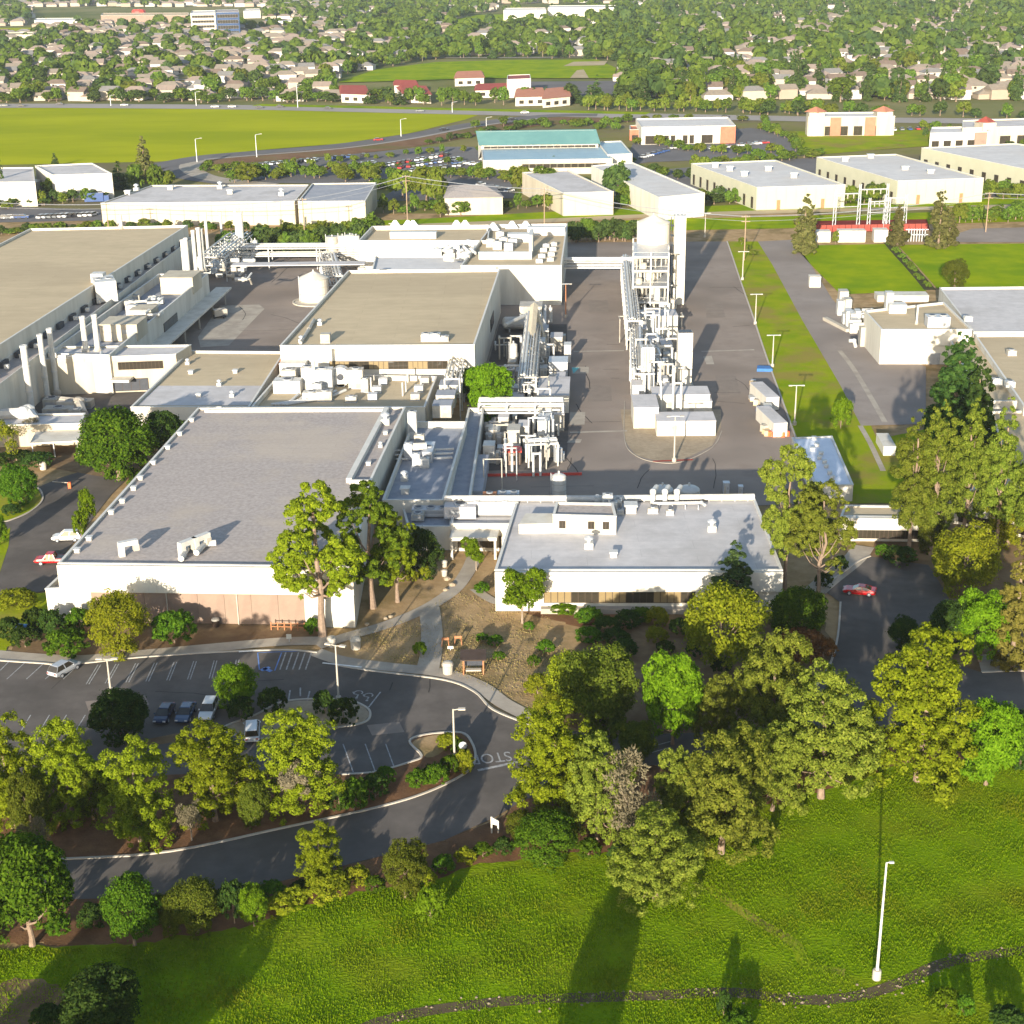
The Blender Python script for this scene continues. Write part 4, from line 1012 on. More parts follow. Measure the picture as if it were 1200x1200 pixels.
hvac(424, 319, Z3 - .7, 1.8, 1.4, 1.3, "small white unit at the back left of the tan middle roof", fans=0)
roof_vent(375, 381, Z3 - .7, 1.0, "small vent near the left parapet of the tan middle roof", None)
roof_vent(353, 401, Z3 - .7, 1.0, "small vent at the front left corner of the tan middle roof", None)
roof_vent(572, 318, Z3 - .7, .8, "small dark vent at the back right of the tan middle roof", None)
pipe_run([P(352, 402, Z3 - .3), P(362, 386, Z3 - .3), P(368, 375, Z3 - .3)], .4, "grey duct lying along the left parapet of the tan middle roof", m=M_dirty)
# north hall
Z4 = 10.5
n1 = building("white stepped north hall behind the tan middle roof, left part", [(420, 282), (572, 282), (574, 263.5), (436, 265)], Z4, M_white, M_rtan, par=1.2, name="north_hall")
n2 = building("white north hall with screened roof plant, right part beside the pipe bridge", [(540, 311), (658, 311), (665, 262), (577, 263)], Z4, M_white, M_rtan, par=.9, name="north_hall")
n3 = building("low strip of roof in front of the stepped north hall", [(436, 316), (560, 316), (556, 300), (440, 300)], 8.0, M_white, M_rwhite, par=.4, name="north_block")
boxthing(484, 280, Z4 - 1.2, 273, 54, 3, "long low white plant box on the north hall's left roof", extra=False)
boxthing(592, 304, Z4 - .9, 296, 62, 1.2, "low white screen wall at the front of the north hall's plant", extra=False)
boxthing(622, 300, Z4 - .9, 276, 4, 9, "white screen wall closing the north hall's plant on the right", extra=False)
boxthing(610, 284, Z4 - .9, 275, 30, 3, "white plant room at the back of the north hall's screened plant", extra=False)
boxthing(640, 276, Z4 - .9, 267, 44, 3, "long white plant room at the back right of the north hall", extra=False)
for i, (x, y) in enumerate([(583, 292), (590, 287), (596, 294), (575, 289), (601, 289), (586, 280)]):
    hvac(x, y, Z4 - .9, 2.4, 2.2, 2.2, ["white unit at the left of the north hall's screened plant", "white unit at the back of the north hall's screened plant", "white unit in the middle of the north hall's screened plant", "white unit outside the left of the north hall's screen", "white unit by the right inside corner of the north hall's screen", "small unit behind the north hall's screened plant"][i], m=M_dirty if i % 2 else M_paint)
for i, (x, y) in enumerate([(632, 308), (635, 302), (637, 295), (640, 290), (645, 306), (646, 300), (648, 294), (649, 288)]):
    hvac(x, y, Z4 - .9, 1.8, 1.2, 1.0, "small unit, %s from the front in the %s row at the north hall's right end" % (nth(i % 4 + 1), "left" if i < 4 else "right"), group="double row of small units on the north hall", fans=1)
rs = random.Random(4)
for i in range(16):
    x = 512 + rs.uniform(0, 46); y = 305 - rs.uniform(0, 16)
    hvac(x, y, 7.6, rs.uniform(1, 2.4), rs.uniform(1, 2.2), rs.uniform(1.2, 3.6), "white casing in the tangled duct cluster on the north hall", group="tangled ducts on the north hall", m=rs.choice([M_paint, M_dirty, M_steel]))
for i in range(9):
    x = 510 + rs.uniform(0, 36); y = 306 - rs.uniform(0, 14); a_ = P(x, y, 8.6 + rs.random() * 2)
    pipe_run([a_, a_ + Vector((rs.uniform(1, 4), rs.uniform(-1, 1), 0)), a_ + Vector((rs.uniform(2, 4), rs.uniform(2, 4), rs.uniform(-.5, 1)))], .45, "bent white duct in the tangled cluster on the north hall", "bent_duct", group="tangled ducts on the north hall")
for i, (x, y) in enumerate([(463, 267), (478, 267), (484, 267), (535, 267), (545, 267), (578, 270), (600, 268), (616, 268)]):
    b = MB(); c = P(x, y, Z4 - .8); w = 2.0
    b.v = [(c.x - w, c.y - .4, c.z), (c.x + w, c.y - .4, c.z), (c.x + w, c.y + 1.4, c.z), (c.x - w, c.y + 1.4, c.z), (c.x - w * .2, c.y + .6, c.z + 2.2), (c.x + w * .2, c.y + .6, c.z + 2.2)]
    b.f = [(0, 1, 5, 4), (1, 2, 5), (2, 3, 4, 5), (3, 0, 4), (3, 2, 1, 0)]; b.m = [0] * 5
    tag(b.build("roof_hood", M_steel, loc=tuple(c)), "grey wedge-shaped roof hood, %s from left along the north hall's back edge" % nth(i + 1), "roof hood", "wedge hoods along the north hall")
# tank farm left of the north hall
for i, (x, w, ty) in enumerate([(391, 14, 277), (403, 9, 276), (412, 11, 275), (419, 8, 276)]):
    tank(x, 312, 0, ty, w, ["widest pale tank of the cluster left of the north hall", "second tank of the cluster left of the north hall", "third tank of the cluster left of the north hall", "narrow tank nearest the north hall's wall"][i], top='flat', m=M_dirty if i in (0,) else M_paint)
tank(369, 352, 0, 318, 34, "stout white tank standing in the yard behind the middle hall", top='cone', m=M_white)
b = MB(); c = P(369, 354); b.lathe((c.x, c.y, .02), [(6.0, 0), (6.0, .3), (5.6, .3), (5.6, .12)], 28); tag(b.build("tank_bund", M_cond, loc=tuple(c)), "round concrete bund wall around the stout white tank", "bund")
# ------------------------------------------------------------------ left hall, process wing
Z5 = 13.0
lh = building("huge tan-roofed hall cut by the left edge of the photo", [(35, 268), (220, 264), (-120, 480), (-330, 452)], Z5, M_white, M_rtan, par=.6)
# gallery along its right side, with louvers and hoods
gl = [P(214, 266.5, Z5), P(228, 277, 9.6), P(30, 427, 9.6), P(-110, 533, 9.6), P(-118, 478, Z5)]
rt = thing("louver_gallery", "long shaded gallery with dark louvers stepping down along the left hall's right side", "gallery", (gl[2].x, gl[2].y, 0))
def gmap(u, v):      # u along (0 back, 1 front), v across (0 hall, 1 outside)
    a = V2(gl[0]).lerp(V2(gl[4]), u); b_ = V2(gl[1]).lerp(V2(gl[3]), u)
    return a.lerp(b_, v)
shell(rt, [gmap(0, .02), gmap(0, 1), gmap(1, 1), gmap(1, .02)], 0, 9.6, 1.0, M_white, M_rgrey, wallname="wall")
ang_g = math.atan2(*(gmap(1, 0) - gmap(0, 0)).yx)
for i in range(22):
    u = .03 + i * .94 / 21
    p = gmap(u, .18)
    b = MB(); b.box((p.x, p.y, 8.65), 3.2, .7, 1.3, ang_g); lv = b.build("louver", M_dark, rt)
    if i not in (12, 13):
        p = gmap(u, .42); b = MB(); w = 1.0
        b.box((p.x, p.y, 9.0), .9, .9, .8, ang_g); b.build("vent_hood", M_paint, lv)
hvac(124, 350, 9.0, 5, 8, 5.0, "large boxy air handler straddling the left hall's roof edge", rot=.35, fans=2, name="air_handler")
hvac(116, 330, Z5 - .6, 3, 3, 2.2, "small unit on the tan roof behind the large boxy air handler", fans=0)
Z6 = 8.6
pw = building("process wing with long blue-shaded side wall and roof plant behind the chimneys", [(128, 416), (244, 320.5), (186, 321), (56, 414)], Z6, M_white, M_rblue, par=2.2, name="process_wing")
A, B = P(128, 416, Z6), P(244, 320.5, Z6)
window(pw, A, B, .48, .62, 3.2, 5.6, 3, M_brown, [M_glass])
q = MB(); e = [P(128, 416, Z6), P(244, 320.5, Z6)]
d, nn, L, ang = outward(V2(A), V2(B))
for (u0, u1, z0, wd, hh, nm, mm) in ((-.02, 1.08, 3.0, 4.2, .5, "canopy", M_white),):
    m_ = V2(A) + d * (L * (u0 + u1) / 2) + nn * (wd / 2); q.box((m_.x, m_.y, z0), L * (u1 - u0), wd, hh, ang); q.build(nm, mm, pw)
for i in range(7):
    m_ = V2(A) + d * (L * (.05 + i * .16)) + nn * 3.8; q = MB(); q.box((m_.x, m_.y, 0), .3, .3, 3.0, ang); q.build("column", M_dirty, pw)
fb = building("cream front block of the process wing with a narrow brown window slot", [(45, 421), (206, 415), (224, 404), (62, 406)], 8.0, M_cream, M_rlight, par=.4, name="front_block")
A, B = P(45, 421, 8), P(206, 415, 8)
window(fb, A, B, .57, .9, 5.0, 6.7, 12, M_brown, [M_glass])
window(fb, A, B, .46, .78, .3, 3.0, 5, M_brown, [M_dark])
panels(fb, A, B, 6.95, 7.9, 9, M_cream, proud=.03, gap=.04)
pipe_run([P(68, 418, 8.3), P(118, 417, 8.3), P(119, 413, 8.3)], .35, "white pipe along the top of the cream front block")
low = building("low cream wall block with canopy at the left edge beside the lush tree", [(-60, 500), (95, 496), (100, 484), (-55, 487)], 4.4, M_cream, M_rlight, par=.3, name="low_block")
b = MB(); b.prism([P(35, 521, 2.8), P(92, 518, 2.8), P(98, 504, 2.8), P(42, 508, 2.8)], 2.8, 3.1); cp = thing("entrance_canopy", "flat white canopy on thin posts beside the lush tree", "canopy", tuple(P(60, 515)))
b.build("roof", M_white, cp)
for x, y in ((37, 521), (90, 518), (62, 520)):
    p = P(x, y, 2.8); b = MB(); b.box((p.x, p.y + .3, 0), .2, .2, 2.8); b.build("post", M_paint, cp)
pipe_run([P(-30, 487, 5), P(28, 484, 5), P(33, 482, 5), P(40, 492, 4.4)], 1.1, "fat white duct elbowing into the left front chimney", "duct")
for i, (x, y, w, d_, h_) in enumerate([(70, 487, 6, 3, 1.8), (84, 482, 5, 3, 2.4), (62, 478, 3, 3, 2.2), (90, 490, 2.5, 2, 2), (98, 477, 4, 2.5, 1.6)]):
    hvac(x, y, .2 if y > 485 else .1, w, d_, h_, ["low box between the front chimneys and the lush tree", "dusty casing behind the low box by the chimneys", "dusty casing at the foot of the third chimney", "narrow casing nearest the lush tree", "casing under the cream block's dark opening"][i], m=M_dirty)
pipe_run([P(72, 470, 2), P(92, 472, 2), P(98, 486, 1)], 1.0, "brownish duct curving down at the foot of the chimneys", "duct", m=M_dirty)
for i, (x, y, ty, w, z0) in enumerate([(38, 487, 405, 8, .3), (56, 468, 392, 6.5, .3), (67, 462, 385, 6.5, .3)]):
    stack(x, y, z0, ty, w, ["thickest white chimney, leftmost of the front three", "middle white chimney of the front three", "right white chimney of the front three"][i])
for i, (x, y, ty) in enumerate([(101, 414, 371), (115, 413, 369)]):
    stack(x, y, 7.2, ty, 6.5, ["left chimney of the pair on the process wing's roof", "right chimney of the pair on the process wing's roof"][i])
for i, (x, y, ty, w) in enumerate([(217, 322, 281, 5), (221, 322, 279, 5), (230, 320, 270, 4.5), (236, 319, 267, 5), (239, 318, 268, 5), (245, 309, 249, 3.6), (261, 288, 249, 3)]):
    stack(x, y, 6.5 if i < 5 else 2, ty, w, ["far left chimney of the rear cluster", "second chimney from the left in the rear cluster", "third chimney from the left in the rear cluster", "fourth chimney of the rear cluster, touching the fifth", "fifth chimney of the rear cluster", "tallest thin chimney right of the rear cluster", "thin detached chimney right of the rear cluster"][i])
stack(284, 299, 2, 249, 7.5, "thick pale chimney over the pipe yard", None, m=M_paint)
stack(279, 296, 2, 244, 3, "slim chimney touching the thick pale one", None)
stack(142, 268, Z5 - .6, 252, 4.5, "short white flue behind the left hall's back parapet", None)
tank(300, 299, 2, 281, 6, "small bullet-shaped tank right of the thick pale chimney", top='dome')
boxthing(276, 292, 3, 276, 9, 4, "bluish white box beside the thick pale chimney", extra=False)
# roof plant on the process wing
q = [(208, 345, 38, 326, 9), (140, 400, 44, 381, 8), (165, 374, 26, 364, 6), (150, 380, 30, 374, 3)]
for i, (x, y, w, ty, dd) in enumerate(q):
    boxthing(x, y, Z6 - 2.0, ty, w, dd, ["pale penthouse with dark opening on the process wing, nearest the rear chimneys", "pale penthouse on the process wing, nearest the chimney pair", "white casing in the middle of the process wing's roof", "low white casing left of the middle one on the process wing"][i], m=M_cream, extra=i < 2)
rs = random.Random(9)
for i in range(9):
    hvac(150 + rs.uniform(0, 40), 374 - rs.uniform(0, 24), Z6 - 2, rs.uniform(1.2, 3), rs.uniform(1, 2.5), rs.uniform(1, 2.4), "white unit in the crowd on the process wing's roof", group="crowded units on the process wing", m=rs.choice([M_paint, M_dirty]))
for i in range(6):
    a_ = P(155 + rs.uniform(0, 25), 372 - rs.uniform(0, 20), Z6 - .5 + rs.random())
    pipe_run([a_, a_ + Vector((2.5, .5, 0)), a_ + Vector((3, 3, .3))], .3, "bent white duct in the crowd on the process wing's roof", "bent_duct", group="crowded ducts on the process wing")
# pipe yard between the wing and the north hall
pipe_rack(P(262, 314), P(430, 313), 5.5, 6.2, (4.0, 6.2), 8, "long covered pipe bridge from the chimneys to the north hall", span=11, seed=2)
b = MB(); a_, c_ = P(272, 311, 6.8), P(428, 309, 6.8); mid = (a_ + c_) / 2; b.box((mid.x, mid.y, 6.9), (c_ - a_).length, 4.4, .25, -.01)
tag(b.build("bridge_cover", M_rlight, loc=tuple(mid)), "flat pale cover over the long pipe bridge", "cover")
pipe_rack(P(250, 330), P(285, 300), 8, 7, (2.5, 4.6, 7), 6, "dense pipe frame beside the rear chimneys", span=5, seed=5)
for i in range(14):
    x = 248 + rs.uniform(0, 36); y = 330 - rs.uniform(0, 28)
    hvac(x, y, rs.choice([0, 2.5, 4.6]), rs.uniform(1, 2.6), rs.uniform(1, 2.4), rs.uniform(1.2, 3), "white casing inside the pipe yard beside the rear chimneys", group="casings in the chimney pipe yard", m=rs.choice([M_paint, M_dirty, M_steel]))
for i in range(16):
    a_ = P(248 + rs.uniform(0, 40), 328 - rs.uniform(0, 26), 3 + rs.uniform(0, 4))
    pipe_run([a_, a_ + Vector((rs.uniform(1, 3), 0, 0)), a_ + Vector((rs.uniform(1, 3), rs.uniform(0, 4), rs.uniform(-2, 1.5)))], rs.uniform(.2, .6), "white pipe bend inside the pipe yard beside the rear chimneys", group="pipes in the chimney pipe yard", m=rs.choice([M_paint, M_paint, M_dirty]))
pipe_rack(P(392, 345), P(385, 318), 5, 5, (2.5, 5), 5, "white pipe frame beside the stout yard tank", span=5, seed=6)
# forklift-like pump skid on the pale slab
c = P(258, 372); t = thing("pump_skid", "tan skid-mounted machine parked on the pale concrete slab", "machine", tuple(c))
b = MB(); b.box(tuple(c + Vector((0, 0, .6))), 3.4, 2.2, 1.6, .5); b.build("body", M_cond, t)
for s in (-1, 1):
    for e in (-1, 1):
        b = MB(); b.tube((c.x + s * 1.2 - .2, c.y + e * 1.2, .5), (c.x + s * 1.2 + .2, c.y + e * 1.2, .5), .5, n=10); b.build("wheel", M_dark, t)
YARD_LM = [("red-topped kiosk", 601, 540), ("courtyard tree", 574, 465), ("flat-roofed yard building", 648, 470), ("slanted conveyor", 622, 418), ("slotted silo", 602, 416), ("pale open shed", 622, 372), ("grey round vessel", 655, 535), ("front pipe bridge", 610, 497), ("tall near-left cabinet", 573, 535)]
TOWER_LM = [("process tower", 762, 345), ("big plant building", 767, 384), ("white column", 802, 430), ("tallest vaporiser bank", 757, 440), ("square white shed", 757, 488), ("second vaporiser bank", 777, 440), ("white annex", 751, 397)]
CNAME = {"white_metal": "white", "stained_white_metal": "stained white", "galvanised_steel": "grey steel", "grey_metal": "dark grey", "pale_concrete": "tan", "white_wall": "white", "cream_wall": "cream"}
def near_label(what, px, py, lm, m):
    n, x, y = min(lm, key=lambda e: (e[1] - px) ** 2 + ((e[2] - py) * 1.4) ** 2); dx, dy = px - x, (py - y) * 1.6
    side = ("left of" if dx < 0 else "right of") if abs(dx) > abs(dy) else ("behind" if dy < 0 else "in front of")
    return "%s %s %s the %s, %s" % (CNAME.get(m.name, "pale"), what, side, n, "close to it" if abs(dx) + abs(dy) < 9 else "a little away")
# ------------------------------------------------------------------ equipment yard right of the tree
pipe_rack(P(562, 500), P(660, 500), 3.4, 5.2, (3.4, 5.2), 6, "white pipe bridge crossing the front of the equipment yard", span=4.5, seed=12)
pipe_rack(P(618, 478), P(626, 398), 3.6, 6.5, (3.5, 6.5), 5, "white pipe bridge running back through the equipment yard", span=6, seed=13)
pipe_rack(P(618, 545), P(652, 543), 3.0, 4.4, (4.4,), 3, "small white pipe frame at the near corner of the equipment yard", span=3, seed=14)
boxthing(648, 484, 0, 464, 37, 14, "flat-roofed white building in the equipment yard", cat="plant building", name="plant_building", m=M_white, top=M_rlight)
yd = [(630, 425, 401, 17, 4, "upright white casing under the slanted conveyor"), (654, 443, 425, 22, 5, "pale casing behind the flat-roofed yard building"),
      (573, 543, 523, 13, 3, "tall white cabinet at the near left of the equipment yard"), (579, 520, 505, 13, 4, "blue-white unit left of the red-topped kiosk"), (602, 528, 505, 14, 4, "blue-white unit behind the red-topped kiosk"),
      (637, 522, 494, 14, 5, "upright pale vessel casing at the near right of the yard"), (645, 536, 522, 14, 2, "grey-framed white panel at the yard's near corner"), (621, 541, 524, 6, 2, "narrow white cabinet pair right of the red-topped kiosk"),
      (640, 418, 408, 8, 3, "small white unit right of the slanted conveyor"), (605, 467, 455, 12, 3, "bluish unit behind the courtyard tree"), (665, 425, 405, 8, 3, "tall thin unit at the yard's right edge"), (600, 441, 425, 9, 3, "dark-sided unit left of the conveyor legs"),
      (637, 442, 432, 9, 3, "tan casing at the foot of the slanted conveyor")]
for x, y, ty, w, dd, lb in yd: boxthing(x, y, 0, ty, w, dd, lb, m=rs.choice([M_paint, M_dirty, M_paint, M_steel]))
b = MB(); c = P(601, 545); kt = thing("kiosk", "small kiosk with red roof trim and square window at the yard's front", "kiosk", tuple(c))
b.box((c.x, c.y + 1.2, 0), 3, 2.4, 2.4); b.build("casing", M_pink, kt)
b = MB(); b.box((c.x, c.y + 1.2, 2.4), 3.3, 2.7, .4); b.build("roof", M_redp, kt)
b = MB(); b.box((c.x, c.y - .04, .8), 1.2, .1, 1.0); b.build("window", M_glass, kt)
tank(602, 427, 0, 402, 9, "rounded white silo with dark slots left of the conveyor", top='dome')
tank(655, 541, 0, 524, 9, "grey round vessel at the equipment yard's right corner", top='dome', m=M_steel)
for k, (x, y, ty) in enumerate([(518, 490, 476), (522, 478, 464), (526, 466, 452)]):
    boxthing(x, y, 3.9, ty, 22, 4, ["nearest bluish-topped cooler in the white frame left of the yard tree", "middle bluish-topped cooler in the white frame left of the yard tree", "rear bluish-topped cooler in the white frame left of the yard tree"][k], cat="cooler", name="cooler", top=M_rblue, m=M_dirty)
pipe_rack(P(531, 492), P(540, 452), 3, 8.5, (5.5, 8.5), 3, "white frame carrying pipes beside the bluish coolers", span=5, seed=41)
for x, y, ty, w, dd, lb in [(612, 452, 436, 15, 5, "broad white casing under the long yard pipe bridge"), (655, 505, 486, 12, 6, "broad pale casing behind the near right vessel"), (614, 520, 500, 13, 4, "broad white casing in the middle of the yard's front"), (657, 462, 444, 10, 5, "white casing at the right of the flat-roofed yard building"),
                            (634, 404, 388, 16, 6, "broad pale casing right of the conveyor's upper end"), (590, 508, 490, 12, 5, "white casing left of the yard's front pipe bridge"), (652, 412, 396, 14, 5, "grey-white casing at the yard's far right corner"), (606, 484, 468, 14, 5, "pale casing between the two yard pipe bridges")]:
    boxthing(x, y, 0, ty, w, dd, lb, m=(M_paint, M_cond, M_dirty)[int(x) % 3], top=M_rlight)
for x, y, ty, w, dd, lb in [(748, 436, 416, 14, 5, "broad white casing left of the tallest vaporiser bank"), (781, 424, 404, 13, 5, "broad white casing between the plant building and the white column"), (747, 470, 452, 12, 4, "pale casing above the square white shed"), (768, 414, 400, 16, 5, "broad tan casing behind the vaporiser banks"), (786, 474, 456, 14, 4, "pale casing at the white column's foot")]:
    boxthing(x, y, 0, ty, w, dd, lb, m=(M_paint, M_cond, M_dirty)[int(x) % 3], top=M_rlight, rot=0)
# horizontal vessels
def hvessel(px, py, z, L, r, label, rot=0.0):
    c = P(px, py, z); t = thing("horizontal_vessel", label, "vessel", tuple(c)); ca, sa = math.cos(rot), math.sin(rot)
    b = MB(); z1 = z + r + .6
    prof = [(-L/2, .05), (-L/2 + .1, r * .5), (-L/2 + .35, r * .85), (-L/2 + .7, r), (L/2 - .7, r), (L/2 - .35, r * .85), (L/2 - .1, r * .5), (L/2, .05)]
    for (x0, r0), (x1, r1) in zip(prof[:-1], prof[1:]):
        b.tube((c.x + x0 * ca, c.y + x0 * sa, z1), (c.x + x1 * ca, c.y + x1 * sa, z1), r0, r1, 14, caps=False)
    b.build("shell", M_paint, t)
    for s in (-1, 1):
        b = MB(); b.box((c.x + s * L * .3 * ca, c.y + s * L * .3 * sa, z), .4, r * 1.6, r * .7, rot); b.build("saddle", M_grey, t)
    b = MB(); b.tube((c.x, c.y, z1 + r), (c.x, c.y, z1 + r + .6), .3, n=8); b.build("nozzle", M_paint, t)
    return t
hvessel(610, 388, 0, 9, 1.5, "white horizontal vessel behind the equipment yard beside the middle hall")
hvessel(590, 470, 0, 4, 1.2, "short horizontal vessel half hidden behind the courtyard tree")
# slanted conveyor
a_, c_ = P(618, 440, 1), P(625, 388, 1); c_ = Vector((c_.x, P(625, 412).y, 11)); 
t = thing("conveyor", "cream slanted conveyor rising on trestle legs in the equipment yard", "conveyor", (a_.x, a_.y, 0))
b = MB(); b.path([a_, c_], .9, 4); b.build("gallery", M_cream, t)
b = MB(); b.path([c_, c_ + Vector((2.5, -1, -9))], .6, 4); b.build("chute", M_cream, t)
for k in (.35, .65, .97):
    p = a_.lerp(c_, k)
    for s in (-1, 1):
        b = MB(); b.tube((p.x + s * 1.6, p.y, 0), (p.x + s * .5, p.y, p.z), .15, n=5); b.build("leg", M_cream, t)
# yard behind, against the north hall
boxthing(622, 386, 0, 360, 26, 6, "pale shed with open dark front behind the equipment yard", m=M_dirty)
pipe_run([P(592, 381, 5), P(635, 360, 4.5), P(638, 360, 4.5), P(638, 372, 4.5) - Vector((0, 0, 4))], .5, "white overhead pipe bending down beside the pale shed")
tank(645, 378, 0, 360, 5, "thin white upright cylinder near the pale shed", top='dome')
for i in range(48):
    x = rs.uniform(570, 662) if i % 3 else rs.uniform(572, 612); y = rs.uniform(500 if x < 590 else 400, 546)
    mm = rs.choice([M_paint, M_dirty, M_steel, M_grey])
    boxthing(x, y, 0, y - rs.uniform(6, 13), rs.uniform(3, 8), rs.uniform(1, 2.5), near_label("machine casing", x, y, YARD_LM, mm), m=mm, group="machine casings in the equipment yard", name="machine_casing", extra=False)
for i in range(50):
    a_ = P(rs.uniform(586, 655), rs.uniform(385, 540), rs.uniform(1.5, 6))
    dx_, dy_ = rs.uniform(-3.5, 3.5), rs.uniform(-4, 4); mm = rs.choice([M_paint, M_paint, M_dirty, M_steel])
    pipe_run([Vector((a_.x, a_.y, .1)), a_, a_ + Vector((dx_, 0, 0)), a_ + Vector((dx_, dy_, 0)), Vector((a_.x + dx_, a_.y + dy_, .1))], rs.uniform(.1, .28), near_label("pipe loop", *PIX(a_), YARD_LM, mm), group="pipes in the equipment yard", m=mm)
b = MB(); b.box(tuple(P(597, 558) + Vector((0, 0, .02))), 26, .2, .5); tag(b.build("barrier_rail", M_redp, loc=tuple(P(597, 558))), "low dark red rail along the front of the equipment yard", "rail")
# ------------------------------------------------------------------ plant tower
tank(764, 352, 0, 252, 38, "huge white silo with conical roof behind the plant tower", name="silo", top='cone', m=M_white)
c = P(795, 357); w = 13 * MPP(795, 357); hh = HT(795, 357, 254)
t = thing("cold_tower", "tallest white rectangular tower right of the huge silo", "tower", tuple(c))
b = MB(); b.box((c.x, c.y + w / 2, 0), w, w, hh, 0); b.build("casing", M_white, t)
b = MB(); b.box((c.x, c.y + w / 2, hh), w + .2, w + .2, .2, 0); b.build("roof", M_paint, t)
for k in range(3):
    b = MB(); b.tube((c.x - 1 + k, c.y + 1 + k * .4, hh + .2), (c.x - 1 + k, c.y + 1 + k * .4, hh + 1.2), .12, n=6); b.build("vent_pipe", M_steel, t)
for k in range(1, 9):
    b = MB(); b.box((c.x - w / 2 - .5, c.y + w / 2, k * hh / 9), .8, w * .8, .15); b.build("platform", M_dark, t)
b = MB()
for s in (-.3, .3): b.tube((c.x - w / 2 - .9, c.y + s, 0), (c.x - w / 2 - .9, c.y + s, hh), .08, n=5)
b.build("ladder", M_dark, t)
# open steel process tower: storeys of decks, posts and vessels
def frame_tower(x0, x1, ynear, yfar, tops, label, seed, name="process_tower"):
    a, b_, c, d = P(x0, ynear), P(x1, ynear), P(x1 + (yfar - ynear) * 0, yfar), P(x0, yfar)
    rs = random.Random(seed); t = thing(name, label, "process tower", tuple((a + b_) / 2))
    base = [V2(a), V2(b_), V2(c), V2(d)]; H = tops[-1]
    for i, p in enumerate(base + [(base[0] + base[1]) / 2, (base[2] + base[3]) / 2, (base[0] + base[3]) / 2, (base[1] + base[2]) / 2]):
        q = MB(); q.box((p.x, p.y, 0), .35, .35, H + 1); q.build("post", M_paint, t)
    for z in tops:
        q = MB(); q.prism(base, z - .12, z); q.build("deck", M_steel, t)
        for i in range(4):
            e0, e1 = base[i], base[(i + 1) % 4]
            q = MB(); q.tube((e0.x, e0.y, z - .3), (e1.x, e1.y, z - .3), .22, n=4); q.build("beam", M_paint, t)
            q = MB(); q.tube((e0.x, e0.y, z + 1.05), (e1.x, e1.y, z + 1.05), .06, n=4); q.build("handrail", M_paint, t)
    lv = [0.0] + list(tops[:-1])
    for z, z2 in zip(lv, tops):
        for k in range(9):
            u, v = rs.uniform(.12, .88), rs.uniform(.1, .9); p = base[0].lerp(base[1], u).lerp(base[3].lerp(base[2], u), v); r = rs.uniform(.4, 1.1); h = (z2 - z) * rs.uniform(.4, .85)
            q = MB(); q.lathe((p.x, p.y, z + .1), [(r, 0), (r, h * .85), (r * .6, h)], 10); q.build("vessel", rs.choice([M_paint, M_dirty, M_white]), t)
        for k in range(11):
            u, v = rs.uniform(.05, .95), rs.uniform(0, 1); p = base[0].lerp(base[1], u).lerp(base[3].lerp(base[2], u), v)
            q = MB(); q.path([(p.x, p.y, z + .1), (p.x, p.y, z2 - .8), (p.x + rs.uniform(-3, 3), p.y, z2 - .8)], rs.uniform(.1, .25), 6); q.build("pipe", rs.choice([M_paint, M_dirty]), t)
    return t
frame_tower(741, 782, 372, 352, (4, 8, 12, 15.5), "open steel process tower packed with vessels in front of the huge silo", 21)
pipe_rack(P(742, 410), P(734, 330), 3.0, 7, (2.5, 4.8, 7), 4, "long vertical-looking pipe rack along the left side of the plant tower", span=5, seed=22)
pipe_rack(P(660, 336), P(742, 336), 3.2, 7.2, (5.6, 7.2), 5, "white truss bridge carrying pipes from the north hall to the plant tower", span=16, seed=23)
tw = [(767, 393, 371, 54, 7, "big white rectangular plant building in the middle of the tower row", M_white), (751, 407, 386, 15, 4, "white annex in front of the big rectangular plant building", M_white),
      (738, 318, 308, 11, 4, "small white cabin left of the huge silo", M_white), (752, 365, 352, 15, 4, "pale casing at the foot of the process tower, left", M_dirty), (766, 366, 355, 12, 4, "pale casing at the foot of the process tower, middle", M_paint), (778, 364, 352, 10, 3, "white cube at the foot of the process tower, right", M_white),
      (789, 362, 354, 8, 3, "white cube beneath the tall rectangular tower", M_white)]
for x, y, ty, w, dd, lb, mm in tw: boxthing(x, y, 0, ty, w, dd, lb, m=mm, top=M_rlight, rot=0)
for i in range(12):
    boxthing(rs.uniform(738, 790), rs.uniform(362, 374), 0, rs.uniform(350, 358), rs.uniform(3, 6), 2, "white casing crowded at the foot of the process tower", m=rs.choice([M_paint, M_dirty, M_steel]), group="casings at the process tower's foot", name="machine_casing", extra=False, rot=0)
for i in range(34):
    x = rs.uniform(738, 800); y = rs.uniform(374, 462)
    mm = rs.choice([M_paint, M_dirty, M_steel, M_cond, M_grey])
    boxthing(x, y, 0, y - rs.uniform(6, 18), rs.uniform(3, 8), rs.uniform(1.5, 3), near_label("machine casing", x, y, TOWER_LM, mm), m=mm, group="machine casings in the tower row", name="machine_casing", extra=False, rot=0)
for i in range(40):
    a_ = P(rs.uniform(738, 792), rs.uniform(345, 455), rs.uniform(2, 8)); dx_, dy_ = rs.uniform(-3.5, 3.5), rs.uniform(-6, 6); mm = rs.choice([M_paint, M_paint, M_dirty, M_steel])
    pipe_run([Vector((a_.x, a_.y, .1)), a_, a_ + Vector((dx_, 0, 0)), a_ + Vector((dx_, dy_, 0)), Vector((a_.x + dx_, a_.y + dy_, .1))], rs.uniform(.1, .26), near_label("pipe loop", *PIX(a_), TOWER_LM, mm), group="pipes in the tower row", m=mm)
pipe_rack(P(747, 462), P(745, 412), 2.6, 5.5, (3, 5.5), 4, "low pipe rack beside the vaporiser banks", span=4, seed=44)
